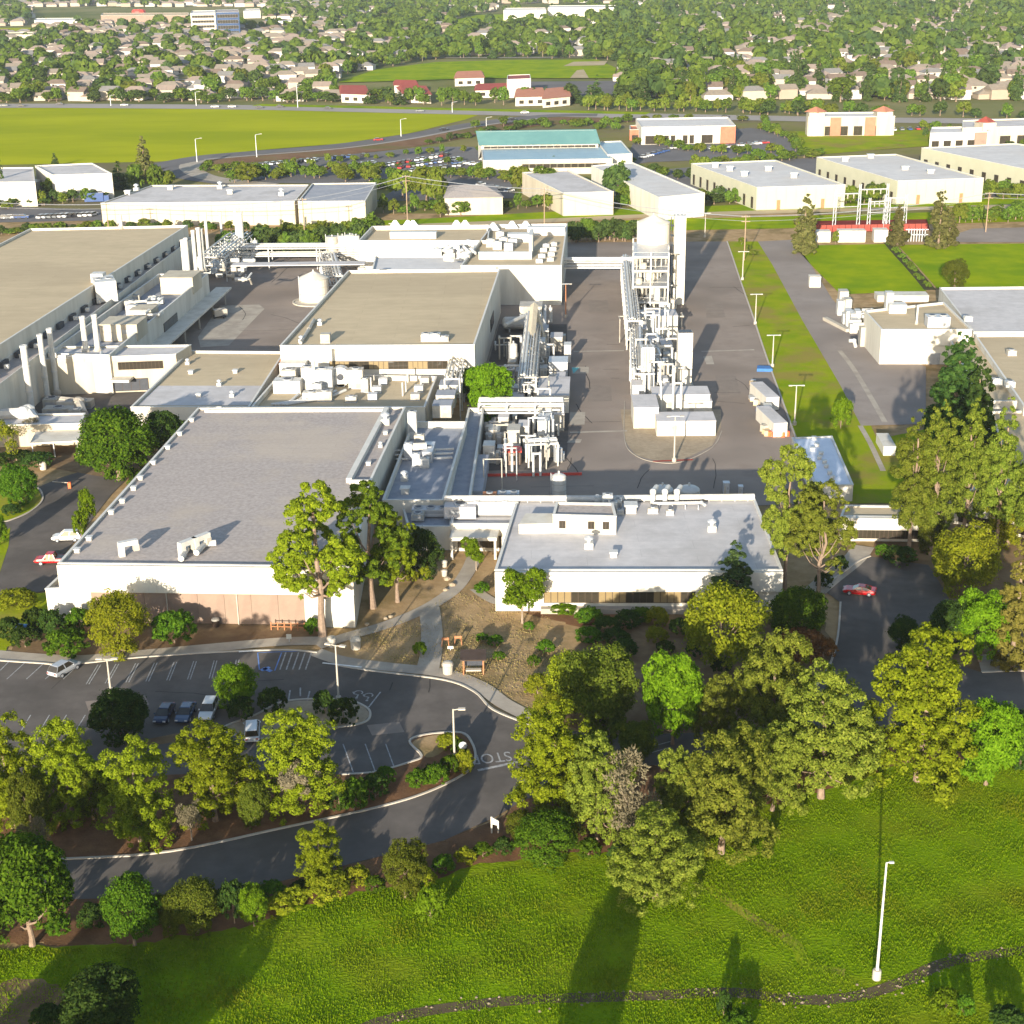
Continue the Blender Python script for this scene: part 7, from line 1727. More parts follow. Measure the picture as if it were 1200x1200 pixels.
def far_canopy(items, m, label, name, seed):
    rg = np.random.default_rng(seed); A = np.array([(x, y, h, w) for x, y, h, w, k in items]); cone = np.array([k == 'mcone' for *_, k in items]); n = len(A)
    per = np.where(A[:, 1] < 1600, 70, 36); idx = np.repeat(np.arange(n), per); N_ = len(idx)
    d = _unit(rg, N_); d[:, 2] = np.abs(d[:, 2]) * 1.3 - .35; d /= np.linalg.norm(d, axis=1)[:, None]
    s = A[idx]; f = np.clip(d[:, 2] * .5 + .5, 0, 1); rr = np.where(cone[idx], (1 - f) * 1.25 + .1, 1.0) * rg.uniform(.75, 1.1, N_)
    c = np.stack([s[:, 0] + d[:, 0] * rr * s[:, 3] / 2, s[:, 1] + d[:, 1] * rr * s[:, 3] / 2, s[:, 2] * (.54 + d[:, 2] * .44)], 1)
    nn = d + _unit(rg, N_) * .5; nn /= np.linalg.norm(nn, axis=1)[:, None]; t = np.cross(nn, _unit(rg, N_)); t /= np.linalg.norm(t, axis=1)[:, None] + 1e-9; b_ = np.cross(nn, t)
    z = (s[:, 3] * np.where(per[idx] > 40, .2, .27))[:, None] * rg.uniform(.7, 1.3, N_)[:, None]
    v = np.stack([c - t * z, c - b_ * z * .7, c + t * z, c + b_ * z * .7], 1).reshape(-1, 3)
    me = bpy.data.meshes.new(name); me.vertices.add(len(v)); me.vertices.foreach_set("co", v.astype(np.float32).ravel())
    me.loops.add(N_ * 4); me.loops.foreach_set("vertex_index", np.arange(N_ * 4, dtype=np.int32)); me.polygons.add(N_); me.polygons.foreach_set("loop_start", np.arange(0, N_ * 4, 4, dtype=np.int32))
    me.materials.append(m); me.update(calc_edges=True)
    tag(link_mesh(name, me), label, "trees", kind='stuff')
far_canopy([t for t in rest if t[4] in ('mround', 'mlime')], mat("x", (1, 1, 1)) if False else L_far, "mass of green garden trees across the far suburb", "far_trees", 1)
far_canopy([t for t in rest if t[4] in ('mdark', 'mcone')], L_far2, "mass of dark trees across the far suburb", "far_dark_trees", 2)
# ------------------------------------------------------------------ trees and shrubs near the camera
T = tree
# the row of pines south of the parking lot
T('pine', 16, 970, 846, 92, "lumpy yellow-green pine at the left edge, first of the row below the parking lot", var=0)
T('pine', 85, 964, 850, 84, "pine second from the left in the row below the parking lot, tall and narrow", var=1)
T('pine', 165, 986, 872, 90, "lowest-reaching pine of the row below the parking lot, under the dark bush tree", var=2)
T('pinedry', 253, 962, 853, 104, "pine with greyish dry patches in the row below the parking lot", var=0)
T('pinedry', 355, 950, 834, 100, "tall stepped pine at the right end of the row below the parking lot", var=1)
T('dark', 143, 872, 806, 78, "dark green bushy tree standing in the parking lot left of the blue cars")
T('olive', 110, 960, 890, 60, "shaded olive tree between the second and third pines of the row", name="broadleaf_tree")
T('olive', 40, 985, 905, 60, "shaded scrubby tree low between the first two pines of the row")
T('deadtree', 45, 1015, 960, 40, "bare twiggy shrub tree at the kerb below the leftmost pines", name="bare_tree")
T('deadtree', 225, 985, 940, 36, "bare twiggy shrub between the third and fourth pines of the row", name="bare_tree")
T('olive', 300, 968, 915, 46, "shaded scrub tree between the last two pines of the row")
T('lime', 278, 832, 776, 58, "small bright yellow-green tree by the gravel island in the parking lot")
for x, by, ty, w, lb in [(320, 838, 805, 36, "clipped dark round shrub at the left of the gravel island"), (381, 836, 808, 32, "clipped dark shrub behind the lamp on the gravel island"), (403, 848, 817, 40, "largest clipped shrub at the gravel island's right end"), (283, 846, 816, 36, "clipped dark shrub beneath the small bright tree")]:
    T('darkbush', x, by, ty, w, lb, "shrub", group="clipped shrubs on the gravel island")
# hedge-like shrubs on the tip of the planting
for i, (x, by, ty, w, kd) in enumerate([(415, 950, 912, 42, 'bush'), (440, 935, 905, 36, 'darkbush'), (452, 920, 898, 26, 'bush'), (490, 922, 902, 30, 'bush'), (512, 918, 895, 34, 'olive'), (528, 905, 885, 26, 'bush'), (545, 905, 878, 24, 'springbush'), (525, 875, 860, 30, 'springbush'), (538, 890, 866, 20, 'bush'), (398, 950, 918, 34, 'darkbush'), (505, 908, 896, 20, 'darkbush')]):
    T(kd if 'bush' in kd else 'bush', x, by, ty, w, ["shrub at the right foot of the last pine in the row", "dark shrub above the road bend right of the last pine", "small shrub at the back of the planting tip", "low shrub in the middle of the planting tip", "rounded shrub left of the planting tip's lamp", "shrub at the lamp's foot on the planting tip", "yellowish shrub beside the stop sign", "yellowish shrub behind the planting tip's lamp", "narrow shrub behind the stop sign", "dark shrub touching the last pine of the row", "tiny dark shrub on the planting tip"][i], "shrub")
# below the loop road
T('oak', 38, 1108, 978, 130, "large lush tree at the lower left, below the loop road's start", var=0)
T('oak', -20, 1100, 1000, 90, "lush tree cut by the left edge beside the large one", var=2)
T('oak', 158, 1108, 1030, 78, "rounded green tree right of the large lower-left one, under the loop road")
T('olive', 232, 1092, 1030, 70, "dull green tree in the middle of the clump under the loop road")
T('lime', 298, 1085, 1038, 42, "small brighter tree at the right of the clump under the loop road")
T('olive', 200, 1095, 1045, 44, "shaded low tree squeezed between the two rounded ones under the loop road")
T('darkbush', 275, 1082, 1030, 40, "dark low shrub in the shade under the loop road", "shrub")
T('springbush', 330, 1068, 1048, 40, "scrubby olive shrub on the dry bank under the loop road", "shrub")
T('springbush', 385, 1052, 1028, 60, "broad scrubby shrub at the small pine's foot", "shrub")
T('pine', 376, 1036, 968, 58, "small upright pine beside the loop road", var=2)
T('springbush', 345, 1060, 1040, 34, "pale dry shrub left of the small upright pine", "shrub")
T('olive', 475, 1052, 988, 62, "rounded olive shrub tree on the bank, alone under the loop road")
T('limebush', 505, 1077, 1040, 40, "bright green shrub at the meadow's top edge", "shrub")
T('dark', 122, 1215, 1138, 108, "dark tree at the very bottom left of the meadow")
rs = random.Random(55)
for i, (x, by, w, kd) in enumerate([(110, 1085, 40, 'darkbush'), (185, 1075, 36, 'bush'), (255, 1065, 34, 'darkbush'), (320, 1055, 36, 'bush'), (352, 1048, 26, 'darkbush'), (418, 1036, 34, 'springbush'), (440, 1044, 28, 'bush'), (498, 1036, 30, 'springbush'), (520, 1022, 30, 'bush'), (545, 1012, 28, 'springbush'), (566, 1004, 26, 'bush'), (590, 1000, 30, 'darkbush'), (690, 1004, 34, 'bush'), (725, 1008, 30, 'darkbush'), (1010, 908, 34, 'springbush'), (1030, 902, 28, 'bush'), (1120, 908, 30, 'bush'), (70, 1095, 34, 'bush')]):
    T(kd, x, by, by - w * .62, w, "%s low shrub on the bank under the loop road, %s from the left" % ({'darkbush': "dark", 'bush': "green", 'springbush': "yellowish"}[kd], nth(1 + sorted([110, 185, 255, 320, 352, 418, 440, 498, 520, 545, 566, 590, 690, 725, 1010, 1030, 1120, 70]).index(x))), "shrub", group="low shrubs along the bank")
# woodland at the road's right
T('pine', 652, 965, 832, 112, "big lumpy pine right of the STOP lettering", var=1)
T('palepine', 700, 985, 870, 90, "pale pine behind the dead grey tree", var=1)
T('deadtree', 742, 1000, 888, 84, "dead grey tree between the two pale pines", name="dead_tree")
T('oak', 640, 1012, 955, 92, "dark rounded bush tree by the white post sign")
T('olive', 610, 985, 950, 44, "small tree hugging the white post sign")
T('palepine', 768, 1052, 955, 118, "low spreading pine at the meadow's top edge", var=2)
T('palepine', 845, 1000, 862, 130, "broad pale pine above the meadow, left of the largest group", var=0)
T('palepine', 795, 985, 880, 70, "narrow pale pine between the dead tree and the broad pine", var=1)
T('palepine', 905, 880, 742, 104, "tall pale pine with pointed crown in the middle of the wood", var=1)
T('palepine', 962, 935, 792, 134, "spreading pale pine touching the asphalt drive", var=0)
T('palepine', 905, 950, 850, 80, "pale pine tucked under the spreading one")
T('pine', 1075, 915, 738, 136, "largest round pine between the drive and the right edge", var=0)
T('lime', 1155, 920, 816, 88, "vivid green round tree at the right end of the meadow")
T('dark', 1195, 900, 830, 50, "dark tree cut by the right edge beside the vivid green one")
T('palepine', 840, 880, 795, 62, "small pale pine above the broad pale pine")
T('olive', 700, 862, 757, 106, "large round olive-green tree in the middle of the wood")
T('spring', 672, 838, 765, 76, "yellowish leafing tree left of the round olive one")
T('lime', 788, 872, 764, 84, "bright green tree right of the round olive one")
T('spring', 645, 850, 808, 46, "yellowish tree at the path's end beside the asphalt")
T('spring', 845, 788, 686, 108, "yellow-green crown in front of the office block's right end", var=1)
T('oak', 932, 752, 688, 84, "fresh green tree right of the yellow-green crown")
T('redbush', 938, 772, 738, 60, "russet shrub beneath the fresh green tree", "shrub")
T('redbush', 965, 770, 748, 34, "small russet shrub at the drive's edge", "shrub")
T('conifer', 859, 720, 634, 70, "blue-green conifer against the office block's right end")
T('vase', 612, 730, 671, 64, "airy lime tree at the office block's left corner", var=0)
T('vase', 558, 668, 629, 36, "small tree in front of the lobby", name="broadleaf_tree", var=1)
T('palepine', 870, 930, 850, 76, "pale pine filling the gap between the broad pine and the pointed one", var=1)
T('olive', 745, 900, 845, 56, "dull green tree shading the marked parking bay")
T('palepine', 1005, 905, 850, 70, "pale low pine at the meadow side of the asphalt drive", var=2)
T('olive', 690, 940, 880, 56, "olive tree behind the pale pine by the dead tree")
T('springbush', 810, 1005, 975, 50, "scrubby bush at the meadow's top edge between two pale pines", "shrub")
T('olive', 905, 830, 790, 54, "dull green tree behind the pointed pale pine")
# two tall pines and neighbours between the halls
T('umbrella', 378, 745, 574, 112, "tall bare-stemmed pine in front of the grey-roofed hall", var=0, rz=1.0)
T('darkpine', 437, 712, 570, 92, "tall bare-stemmed pine at the grey-roofed hall's right corner", var=1, rz=2.2)
T('umbrella', 466, 705, 606, 58, "lower yellow-green pine leaning right of the tall one at the hall's corner", var=2)
T('dark', 497, 675, 618, 48, "dark rounded tree against the link corridor")
for i, (x, by, ty, w) in enumerate([(467, 684, 670, 18), (482, 682, 666, 18), (498, 678, 662, 16), (451, 684, 672, 16)]):
    T('springbush', x, by, ty, w, ["round clipped shrub at the foot of the tall corner pine, second from left", "round clipped shrub third in the row under the corner pine", "round clipped shrub nearest the lobby walk", "first clipped shrub under the corner pine"][i], "shrub")
T('bush', 367, 742, 724, 22, "small round shrub left of the tall front pine's trunk", "shrub")
T('spring', 143, 768, 694, 78, "willowy yellow-green tree in front of the grey-roofed hall's left end", var=2)
T('bush', 205, 753, 715, 54, "broad green shrub right of the willowy tree", "shrub")
T('bush', 78, 768, 738, 54, "large green shrub left of the willowy tree, by the sidewalk", "shrub")
T('bush', 94, 742, 712, 34, "green shrub against the annex wall's right", "shrub")
T('darkbush', 62, 746, 714, 38, "dark green shrub in front of the white annex", "shrub")
T('darkbush', 30, 758, 735, 40, "low dark shrub left of the annex, near the blue tarpaulin", "shrub")
T('darkbush', 12, 748, 722, 36, "dark shrub at the left edge beside the sidewalk", "shrub")
T('darkbush', 42, 735, 712, 30, "dark shrub behind the blue tarpaulin", "shrub")
T('springbush', 20, 710, 692, 50, "yellowish ground shrub by the red pickup's road", "shrub")
# left access road
T('oak', 140, 562, 473, 108, "huge lush tree between the low block and the grey-roofed hall", var=1)
T('dark', 195, 545, 478, 62, "dark tree behind the huge lush one, against the hall's edge")
T('oak', 24, 592, 542, 54, "rounded green tree on the small traffic island at the left")
T('sparse', 12, 545, 498, 32, "thin leafless-looking tree in front of the low block")
T('deadtree', 35, 520, 492, 34, "bare twiggy tree against the low cream block", name="bare_tree")
T('vase', 98, 642, 578, 38, "slender yellow-green tree beside the hall's left wall")
T('lime', -2, 640, 600, 30, "lime tree cut by the left edge on the island verge")
T('darkbush', 20, 545, 528, 50, "dark hedge shrub under the flat canopy, left", "shrub"); T('darkbush', 45, 548, 530, 40, "dark hedge shrub under the flat canopy, right", "shrub")
T('darkbush', 14, 603, 590, 24, "low dark shrub on the small traffic island", "shrub")
# right of the office block
T('sidepine', 920, 690, 524, 76, "tall pine at the office block's right back corner", var=2)
T('sidepine', 958, 706, 568, 86, "lower broad pine right of the office block", var=0)
for i, (x, by, ty, w) in enumerate([(1064, 652, 478, 72), (1090, 650, 468, 74), (1128, 640, 466, 76), (1166, 645, 464, 74), (1203, 655, 478, 68)]):
    T('tallpine', x, by, ty, w, ["leftmost of the tall open pines by the right lot", "second of the tall open pines, reddish trunk showing", "third of the tall open pines, in front of the dark conifer", "fourth of the tall open pines", "last tall open pine, cut by the right edge"][i], group="tall open pines by the right lot")
T('darkconifer', 1116, 528, 388, 88, "very dark broad conifer rising above the tall open pines", var=0)
T('darkconifer', 1140, 540, 420, 60, "darker conifer half hidden behind the broad one", var=1)
T('spring', 1127, 695, 616, 88, "golden-green round tree at the right lot's edge", var=0)
T('redwood', 1185, 782, 632, 66, "pointed golden conifer at the right edge of the right lot")
T('lime', 1148, 775, 694, 76, "bright lime tree left of the pointed golden conifer")
T('dark', 1108, 768, 700, 54, "dark tree on the right lot's island left of the lime tree")
T('dark', 1058, 760, 722, 44, "dark low tree behind the largest round pine")
T('olive', 1090, 648, 600, 40, "dull green tree beneath the tall open pines")
T('darkbush', 1055, 660, 640, 46, "low dark hedge shrub at the right lot's back", "shrub"); T('bush', 1035, 652, 638, 22, "small green shrub at the back of the right lot", "shrub")
T('darkbush', 985, 668, 650, 20, "dark shrub beside the right-hand sidewalk", "shrub"); T('darkbush', 965, 688, 670, 24, "dark shrub at the office block's right corner", "shrub")
T('limebush', 985, 502, 465, 26, "bright green bush on the slope beside the service road", "shrub")
T('spring', 1180, 640, 575, 60, "yellowish pine-like tree behind the golden one at the right edge")
# courtyard and lawn
T('lime', 574, 492, 423, 60, "yellow-green tree standing in the equipment yard", var=1)
T('oak', 550, 470, 428, 34, "smaller green tree left of the yard's yellow-green one")
T('mbrown', 1118, 337, 303, 40, "round brownish tree on the far lawn by the grey roof", name="conifer_tree") if False else T('olive', 1118, 337, 304, 38, "round brownish-green tree on the lawn by the grey-roofed building")
# planting in front of the office block
rs = random.Random(77)
for i, (x, by, ty, w, kd) in enumerate([(690, 730, 712, 36, 'bush'), (712, 742, 722, 34, 'darkbush'), (735, 735, 714, 40, 'darkbush'), (752, 728, 712, 32, 'bush'), (770, 732, 712, 30, 'springbush'), (722, 755, 735, 36, 'darkbush'), (690, 752, 735, 36, 'bush'), (732, 770, 748, 34, 'darkbush'), (800, 742, 724, 36, 'darkbush'), (660, 716, 706, 40, 'limebush'), (640, 765, 750, 24, 'bush'), (626, 780, 768, 18, 'bush'), (580, 756, 744, 22, 'bush'), (565, 752, 742, 16, 'bush'), (585, 772, 764, 18, 'bush'), (492, 768, 752, 18, 'limebush'), (845, 790, 770, 30, 'darkbush'), (780, 765, 750, 24, 'darkbush'), (815, 768, 750, 26, 'darkbush'), (630, 812, 790, 34, 'springbush'), (565, 695, 682, 20, 'bush'), (770, 752, 735, 28, 'springbush'), (620, 738, 728, 14, 'bush')]):
    T(kd, x, by, ty, w, ["green shrub left of the planter in front of the office", "dark shrub below the first one in the office garden", "broad dark shrub in the middle of the office garden", "green shrub touching the office planter", "yellowish shrub right of the office planter", "dark shrub at the centre of the office garden", "green shrub left of the garden's centre", "dark shrub lowest in the garden's middle", "dark shrub under the yellow-green crown", "bright low shrub right of the airy lime tree", "small shrub on the dry slope, upper", "small shrub on the dry slope, lower", "shrub right of the red kiosk", "small shrub behind the red kiosk", "small shrub below the kiosk's right neighbour", "light shrub in the dry triangle between the paths", "dark shrub between the bright tree and the yellow-green crown", "dark low shrub above the bright green tree", "low shrub under the yellow-green crown's left", "yellowish shrub at the path's bend near the asphalt", "shrub at the walk's foot by the office corner", "yellowish shrub in the garden's right half", "tiny shrub on the dry grass below the airy lime tree"][i], "shrub")
# beyond the bottom edge: trees whose shadows fall into the meadow
for x, Y, h, w in ((-38, 88, 10, 12), (-47, 92, 9, 10), (2, 92, 10, 6.5)):
    tree_at('oak', w, "tree standing just below the photo's bottom edge", x, Y, h, w, group="trees below the bottom edge")
for i, (x, by, ty, w, kd) in enumerate([(1108, 1185, 1160, 40, 'limebush'), (1130, 1190, 1165, 26, 'bush'), (1180, 1210, 1182, 50, 'darkbush'), (865, 1215, 1188, 44, 'bush'), (848, 1190, 1160, 20, 'darkbush'), (60, 1210, 1180, 50, 'darkbush')]):
    T(kd, x, by, ty, w, ["bright shrub below the ditch at the lower right", "small shrub beside the bright one at the lower right", "dark shrub in the bottom right corner", "shrub at the bottom edge right of the middle", "dark little shrub on the ditch at the bottom middle", "dark shrub at the bottom left beside the bare patch"][i], "shrub")
# ------------------------------------------------------------------ cars near the camera
def near_car(px, py, rot, kind, paint, label, name="parked_car", cat="car"):
    """rot: heading of the nose (radians, 0 = +X)"""
    c = P(px, py); t = thing(name, label, cat, (c.x, c.y, .02)); t.rotation_euler = (0, 0, rot)
    off = wloc(t)
    L, W, sec, gh = {
        'suv':   (4.7, .92, [(-2.35, .55, .9, .82), (-2.25, .45, 1.0, .9), (-1.2, .3, 1.02, .92), (1.0, .3, 1.0, .92), (1.95, .32, .92, .9), (2.3, .42, .78, .84), (2.37, .5, .66, .76)], [(-2.2, 1.0, -1.75, 1.66), (1.15, 1.0, .35, 1.66)]),
        'sedan': (4.6, .9, [(-2.3, .5, .88, .8), (-2.2, .4, .95, .88), (-1.2, .27, .95, .9), (.9, .27, .92, .9), (1.9, .3, .82, .88), (2.25, .4, .68, .82), (2.32, .46, .6, .74)], [(-1.95, .94, -1.1, 1.4), (1.2, .92, .3, 1.42)]),
        'coupe': (4.7, .94, [(-2.35, .5, .9, .82), (-2.25, .4, .98, .92), (-1.2, .25, .96, .94), (.7, .25, .9, .94), (1.9, .28, .84, .92), (2.3, .38, .7, .84), (2.38, .45, .58, .76)], [(-1.7, .95, -.85, 1.33), (.95, .9, .15, 1.35)]),
        'pickup':(5.4, .95, [(-2.7, .55, .98, .9), (-2.6, .5, 1.02, .94), (-.5, .38, 1.03, .95), (1.0, .38, 1.03, .95), (2.2, .42, .98, .93), (2.62, .5, .86, .88), (2.7, .55, .75, .8)], [(-.55, 1.02, -.3, 1.72), (1.25, 1.02, .7, 1.72)]),
        'van':   (4.9, .95, [(-2.45, .5, 1.05, .88), (-2.35, .42, 1.1, .94), (-1.0, .3, 1.1, .95), (1.2, .3, 1.08, .95), (2.05, .32, .98, .93), (2.4, .42, .8, .86), (2.47, .5, .68, .78)], [(-2.3, 1.1, -2.1, 1.8), (1.5, 1.08, .6, 1.8)])}[kind]
    def ring(b, x, zb, zt, w):
        a = len(b.v); m = (zb + zt) / 2
        b.v += [(x, -w * .9, zb), (x, -w, m), (x, -w * .93, zt), (x, w * .93, zt), (x, w, m), (x, w * .9, zb)]; return a
    b = MB(); rings = [ring(b, *s) for s in sec]
    for r0, r1 in zip(rings[:-1], rings[1:]):
        for k in range(6):
            j = (k + 1) % 6; b.f.append((r0 + k, r0 + j, r1 + j, r1 + k)); b.m.append(0)
    b.f.append(tuple(range(rings[0], rings[0] + 6))); b.f.append(tuple(reversed(range(rings[-1], rings[-1] + 6)))); b.m += [0, 0]
    (xr, zr, xrt, zt), (xf, zf, xft, zt2) = gh; w0, w1 = W * .9, W * .72
    a = len(b.v)     # roof panel with its pillars
    for s in (-1, 1):
        for (x0, z0, x1, z1) in ((xr, zr, xrt, zt), (xf, zf, xft, zt2), ((xr + xf) / 2, zr, (xrt + xft) / 2, zt)):
            n0 = len(b.v); b.v += [(x0 - .07, s * (w0 + .005), z0), (x0 + .07, s * (w0 + .005), z0), (x1 + .07, s * (w1 + .012), z1), (x1 - .07, s * (w1 + .012), z1)]; b.f.append((n0, n0+1, n0+2, n0+3)); b.m.append(0)
    n0 = len(b.v); b.v += [(xrt - .05, -w1, zt + .015), (xft + .05, -w1, zt2 + .015), (xft + .05, w1, zt2 + .015), (xrt - .05, w1, zt + .015), (xrt + .1, -w1 * .8, zt + .06), (xft - .1, -w1 * .8, zt2 + .06), (xft - .1, w1 * .8, zt2 + .06), (xrt + .1, w1 * .8, zt + .06)]
    for f in ((0, 1, 5, 4), (1, 2, 6, 5), (2, 3, 7, 6), (3, 0, 4, 7), (4, 5, 6, 7)): b.f.append(tuple(n0 + k for k in f)); b.m.append(0)
    bo = link_mesh("body", b.mesh("body", paint), t)
    g = MB(); g.v = [(xr, -w0, zr), (xf, -w0, zf), (xf, w0, zf), (xr, w0, zr), (xrt, -w1, zt), (xft, -w1, zt2), (xft, w1, zt2), (xrt, w1, zt)]
    g.f = [(0, 1, 5, 4), (1, 2, 6, 5), (2, 3, 7, 6), (3, 0, 4, 7)]; g.m = [0] * 4
    link_mesh("window", g.mesh("window", M_glass), t)
    wb = L * .3
    for x in (-wb, wb):
        for s in (-1, 1):
            k = MB(); k.tube((x, s * (W - .2), .34), (x, s * (W + .03), .34), .34, n=14); wo = link_mesh("wheel", k.mesh("wheel", M_dark), t)
            k = MB(); k.tube((x, s * (W + .031), .34), (x, s * (W + .045), .34), .2, n=10); link_mesh("rim", k.mesh("rim", M_steel), wo)
    for s in (-1, 1):
        k = MB(); k.box((sec[-2][0] + .02, s * .6, .6), .14, .34, .13); link_mesh("headlight", k.mesh("headlight", M_rlight), t)
        k = MB(); k.box((sec[0][0] - .0, s * .62, .75), .08, .26, .16); link_mesh("taillight", k.mesh("taillight", M_redp), t)
        k = MB(); k.box((xf - .35, s * (W + .06), zf), .16, .16, .13); link_mesh("mirror", k.mesh("mirror", paint), t)
    if kind == 'pickup':
        k = MB(); k.box((-1.6, 0, 1.03), 1.9, 1.5, .02); link_mesh("bed", k.mesh("bed", M_dark), t)
    return t
P_silver, P_white, P_navy, P_steel, P_red = [mat(n, c, c, 1, .22, .0, spec=.7) for n, c in (("silver_paint", (.36, .38, .41)), ("white_car_body", (.62, .62, .61)), ("navy_paint", (.015, .025, .06)), ("steel_blue_paint", (.05, .08, .14)), ("bright_red_paint", (.42, .006, .008)))]
near_car(76, 788, R(62), 'suv', P_silver, "silver hatchback parked alone in the top row, by the sidewalk")
near_car(193, 841, R(-94), 'sedan', P_navy, "dark navy car, left one of the blue pair beside the dark tree")
near_car(218, 840, R(-93), 'sedan', P_steel, "steel-blue car between the navy car and the white one")
near_car(245, 837, R(-92), 'suv', P_white, "white car at the right end of the three below the bright tree")
near_car(296, 862, R(98), 'van', P_white, "white van alone on the lane below the gravel island")
near_car(62, 660, R(182), 'pickup', P_red, "red pickup on the access road at the hall's left wall", "pickup_truck", "pickup")
near_car(79, 633, R(183), 'suv', P_white, "white sport utility car behind the red pickup")
near_car(1007, 696, R(164), 'coupe', P_red, "bright red coupe parked at the right lot's edge", "sports_car", "car")
# ------------------------------------------------------------------ lamps, signs, kiosk, small things
def lot_lamp(px, by, ty, label, heads=1, base=True, rz=0.0):
    c = P(px, by); h = HT(px, by, ty); t = thing("lot_lamp", label, "lamp post", tuple(c))
    q = MB(); q.lathe((c.x, c.y, .5), [(.14, 0), (.09, h - .5)], 10); q.build("pole", M_cond, t)
    q = MB(); q.lathe(tuple(c), [(.34, 0), (.34, .75), (.2, .8)], 14); q.build("base", M_cond, t)
    ca, sa = math.cos(rz), math.sin(rz)
    for s in ((1,), (-1, 1))[heads - 1]:
        q = MB(); q.tube((c.x, c.y, h - .1), (c.x + s * .7 * ca, c.y + s * .7 * sa, h), .06, n=6); q.build("arm", M_cond, t)
        q = MB(); q.box((c.x + s * 1.0 * ca, c.y + s * 1.0 * sa, h - .08), .8, .42, .2, rz); hd = q.build("lamp_head", M_cond, t)
        q = MB(); q.box((c.x + s * 1.0 * ca, c.y + s * 1.0 * sa, h - .11), .6, .3, .03, rz); q.build("lens", M_glass, hd)
    return t
lot_lamp(130, 812, 772, "lamp post in the parking lot right of the silver hatchback", 2)
lot_lamp(397, 822, 756, "lamp post standing on the gravel island", 2, rz=2.8)
lot_lamp(533, 898, 831, "lamp post on the planting tip beside the STOP lettering", 1)
lot_lamp(1091, 600, 560, "lamp post half hidden by the tall open pines")
c = P(1027, 1147); h = HT(1027, 1147, 1011); t = thing("meadow_lamp", "tall white lamp post standing alone in the meadow", "lamp post", tuple(c))
q = MB(); q.lathe((c.x, c.y, 1.0), [(.14, 0), (.085, h - 1.0)], 12); q.build("pole", M_paint, t)
q = MB(); q.lathe(tuple(c), [(.4, 0), (.4, .9), (.34, 1.0)], 16); q.build("base", M_cond, t)
q = MB(); q.tube((c.x, c.y, h), (c.x + .3, c.y, h + .02), .05, n=6); q.build("arm", M_paint, t)
q = MB(); q.box((c.x + .45, c.y, h - .03), .4, .25, .12); q.build("lamp_head", M_paint, t)
# white post sign at the road edge: two posts with a slanting brace panel
c = P(580, 976); h = HT(580, 976, 957); t = thing("post_sign", "small white two-legged sign at the loop road's outer edge", "sign", tuple(c))
for s in (-.35, .35):
    q = MB(); q.box((c.x + s, c.y, 0), .16, .14, h if s < 0 else h * .72); q.build("post", M_white, t)
q = MB(); q.v = [(c.x - .43, c.y - .1, h * .6), (c.x + .43, c.y - .1, h * .45), (c.x + .43, c.y - .1, h * .74), (c.x - .43, c.y - .1, h + .05), (c.x - .43, c.y + .1, h * .6), (c.x + .43, c.y + .1, h * .45), (c.x + .43, c.y + .1, h * .74), (c.x - .43, c.y + .1, h + .05)]
q.f = [(0, 1, 2, 3), (7, 6, 5, 4), (3, 2, 6, 7), (0, 4, 5, 1), (0, 3, 7, 4), (1, 5, 6, 2)]; q.m = [0] * 6; q.build("panel", M_white, t)
# stop sign seen from behind
c = P(543, 894); t = thing("stop_sign", "stop sign seen from behind, right of the planting tip's lamp", "sign", tuple(c))
q = MB(); q.lathe(tuple(c), [(.05, 0), (.05, 2.3)], 6); q.build("post", M_steel, t)
q = MB(); q.tube((c.x, c.y + .03, 2.3), (c.x, c.y + .08, 2.3), .5, n=8); q.build("plate", M_steel, t)
# small white marker signs
def marker(px, by, ty, w, label, m=None):
    c = P(px, by); h = HT(px, by, ty); t = thing("marker_sign", label, "sign", tuple(c))
    q = MB(); q.box((c.x, c.y, 0), .1, .1, h * .6); q.build("post", M_steel, t)
    q = MB(); q.box((c.x, c.y - .06, h * .4), w, .08, h * .6); q.build("plate", m or M_white, t)
marker(339, 752, 743, .7, "small white sign on the bed in front of the tall pine"); marker(502, 912, 905, .5, "tiny white sign low in the planting tip"); marker(528, 762, 757, .8, "small white sign left of the dark red kiosk")
marker(107, 1010 - 5, 999, .5, "white scrap sign at the kerb of the pine row") if False else None
def bin_(px, py, label, s=.9, m=None):
    c = P(px, py); t = thing("litter_bin", label, "bin", tuple(c)); q = MB(); q.lathe(tuple(c), [(s * .5, 0), (s * .55, s * .9), (s * .6, s)], 12); q.build("body", m or M_cond, t)
    q = MB(); q.lathe((c.x, c.y, s), [(s * .62, 0), (s * .5, s * .25), (s * .2, s * .35)], 12); q.build("lid", M_dirty, t)
bin_(525, 789, "pale concrete litter bin at the walk left of the kiosk", 1.3); bin_(417, 760, "pale concrete block bin where the walk meets the lot", 1.3); bin_(389, 757, "concrete bollard bin beside the gravel-island lamp's top", 1.1)
bin_(521, 664, "pale pot by the lobby walk, upper", .8, M_cond); bin_(521, 675, "pale pot by the lobby walk, lower", .8, M_cond)
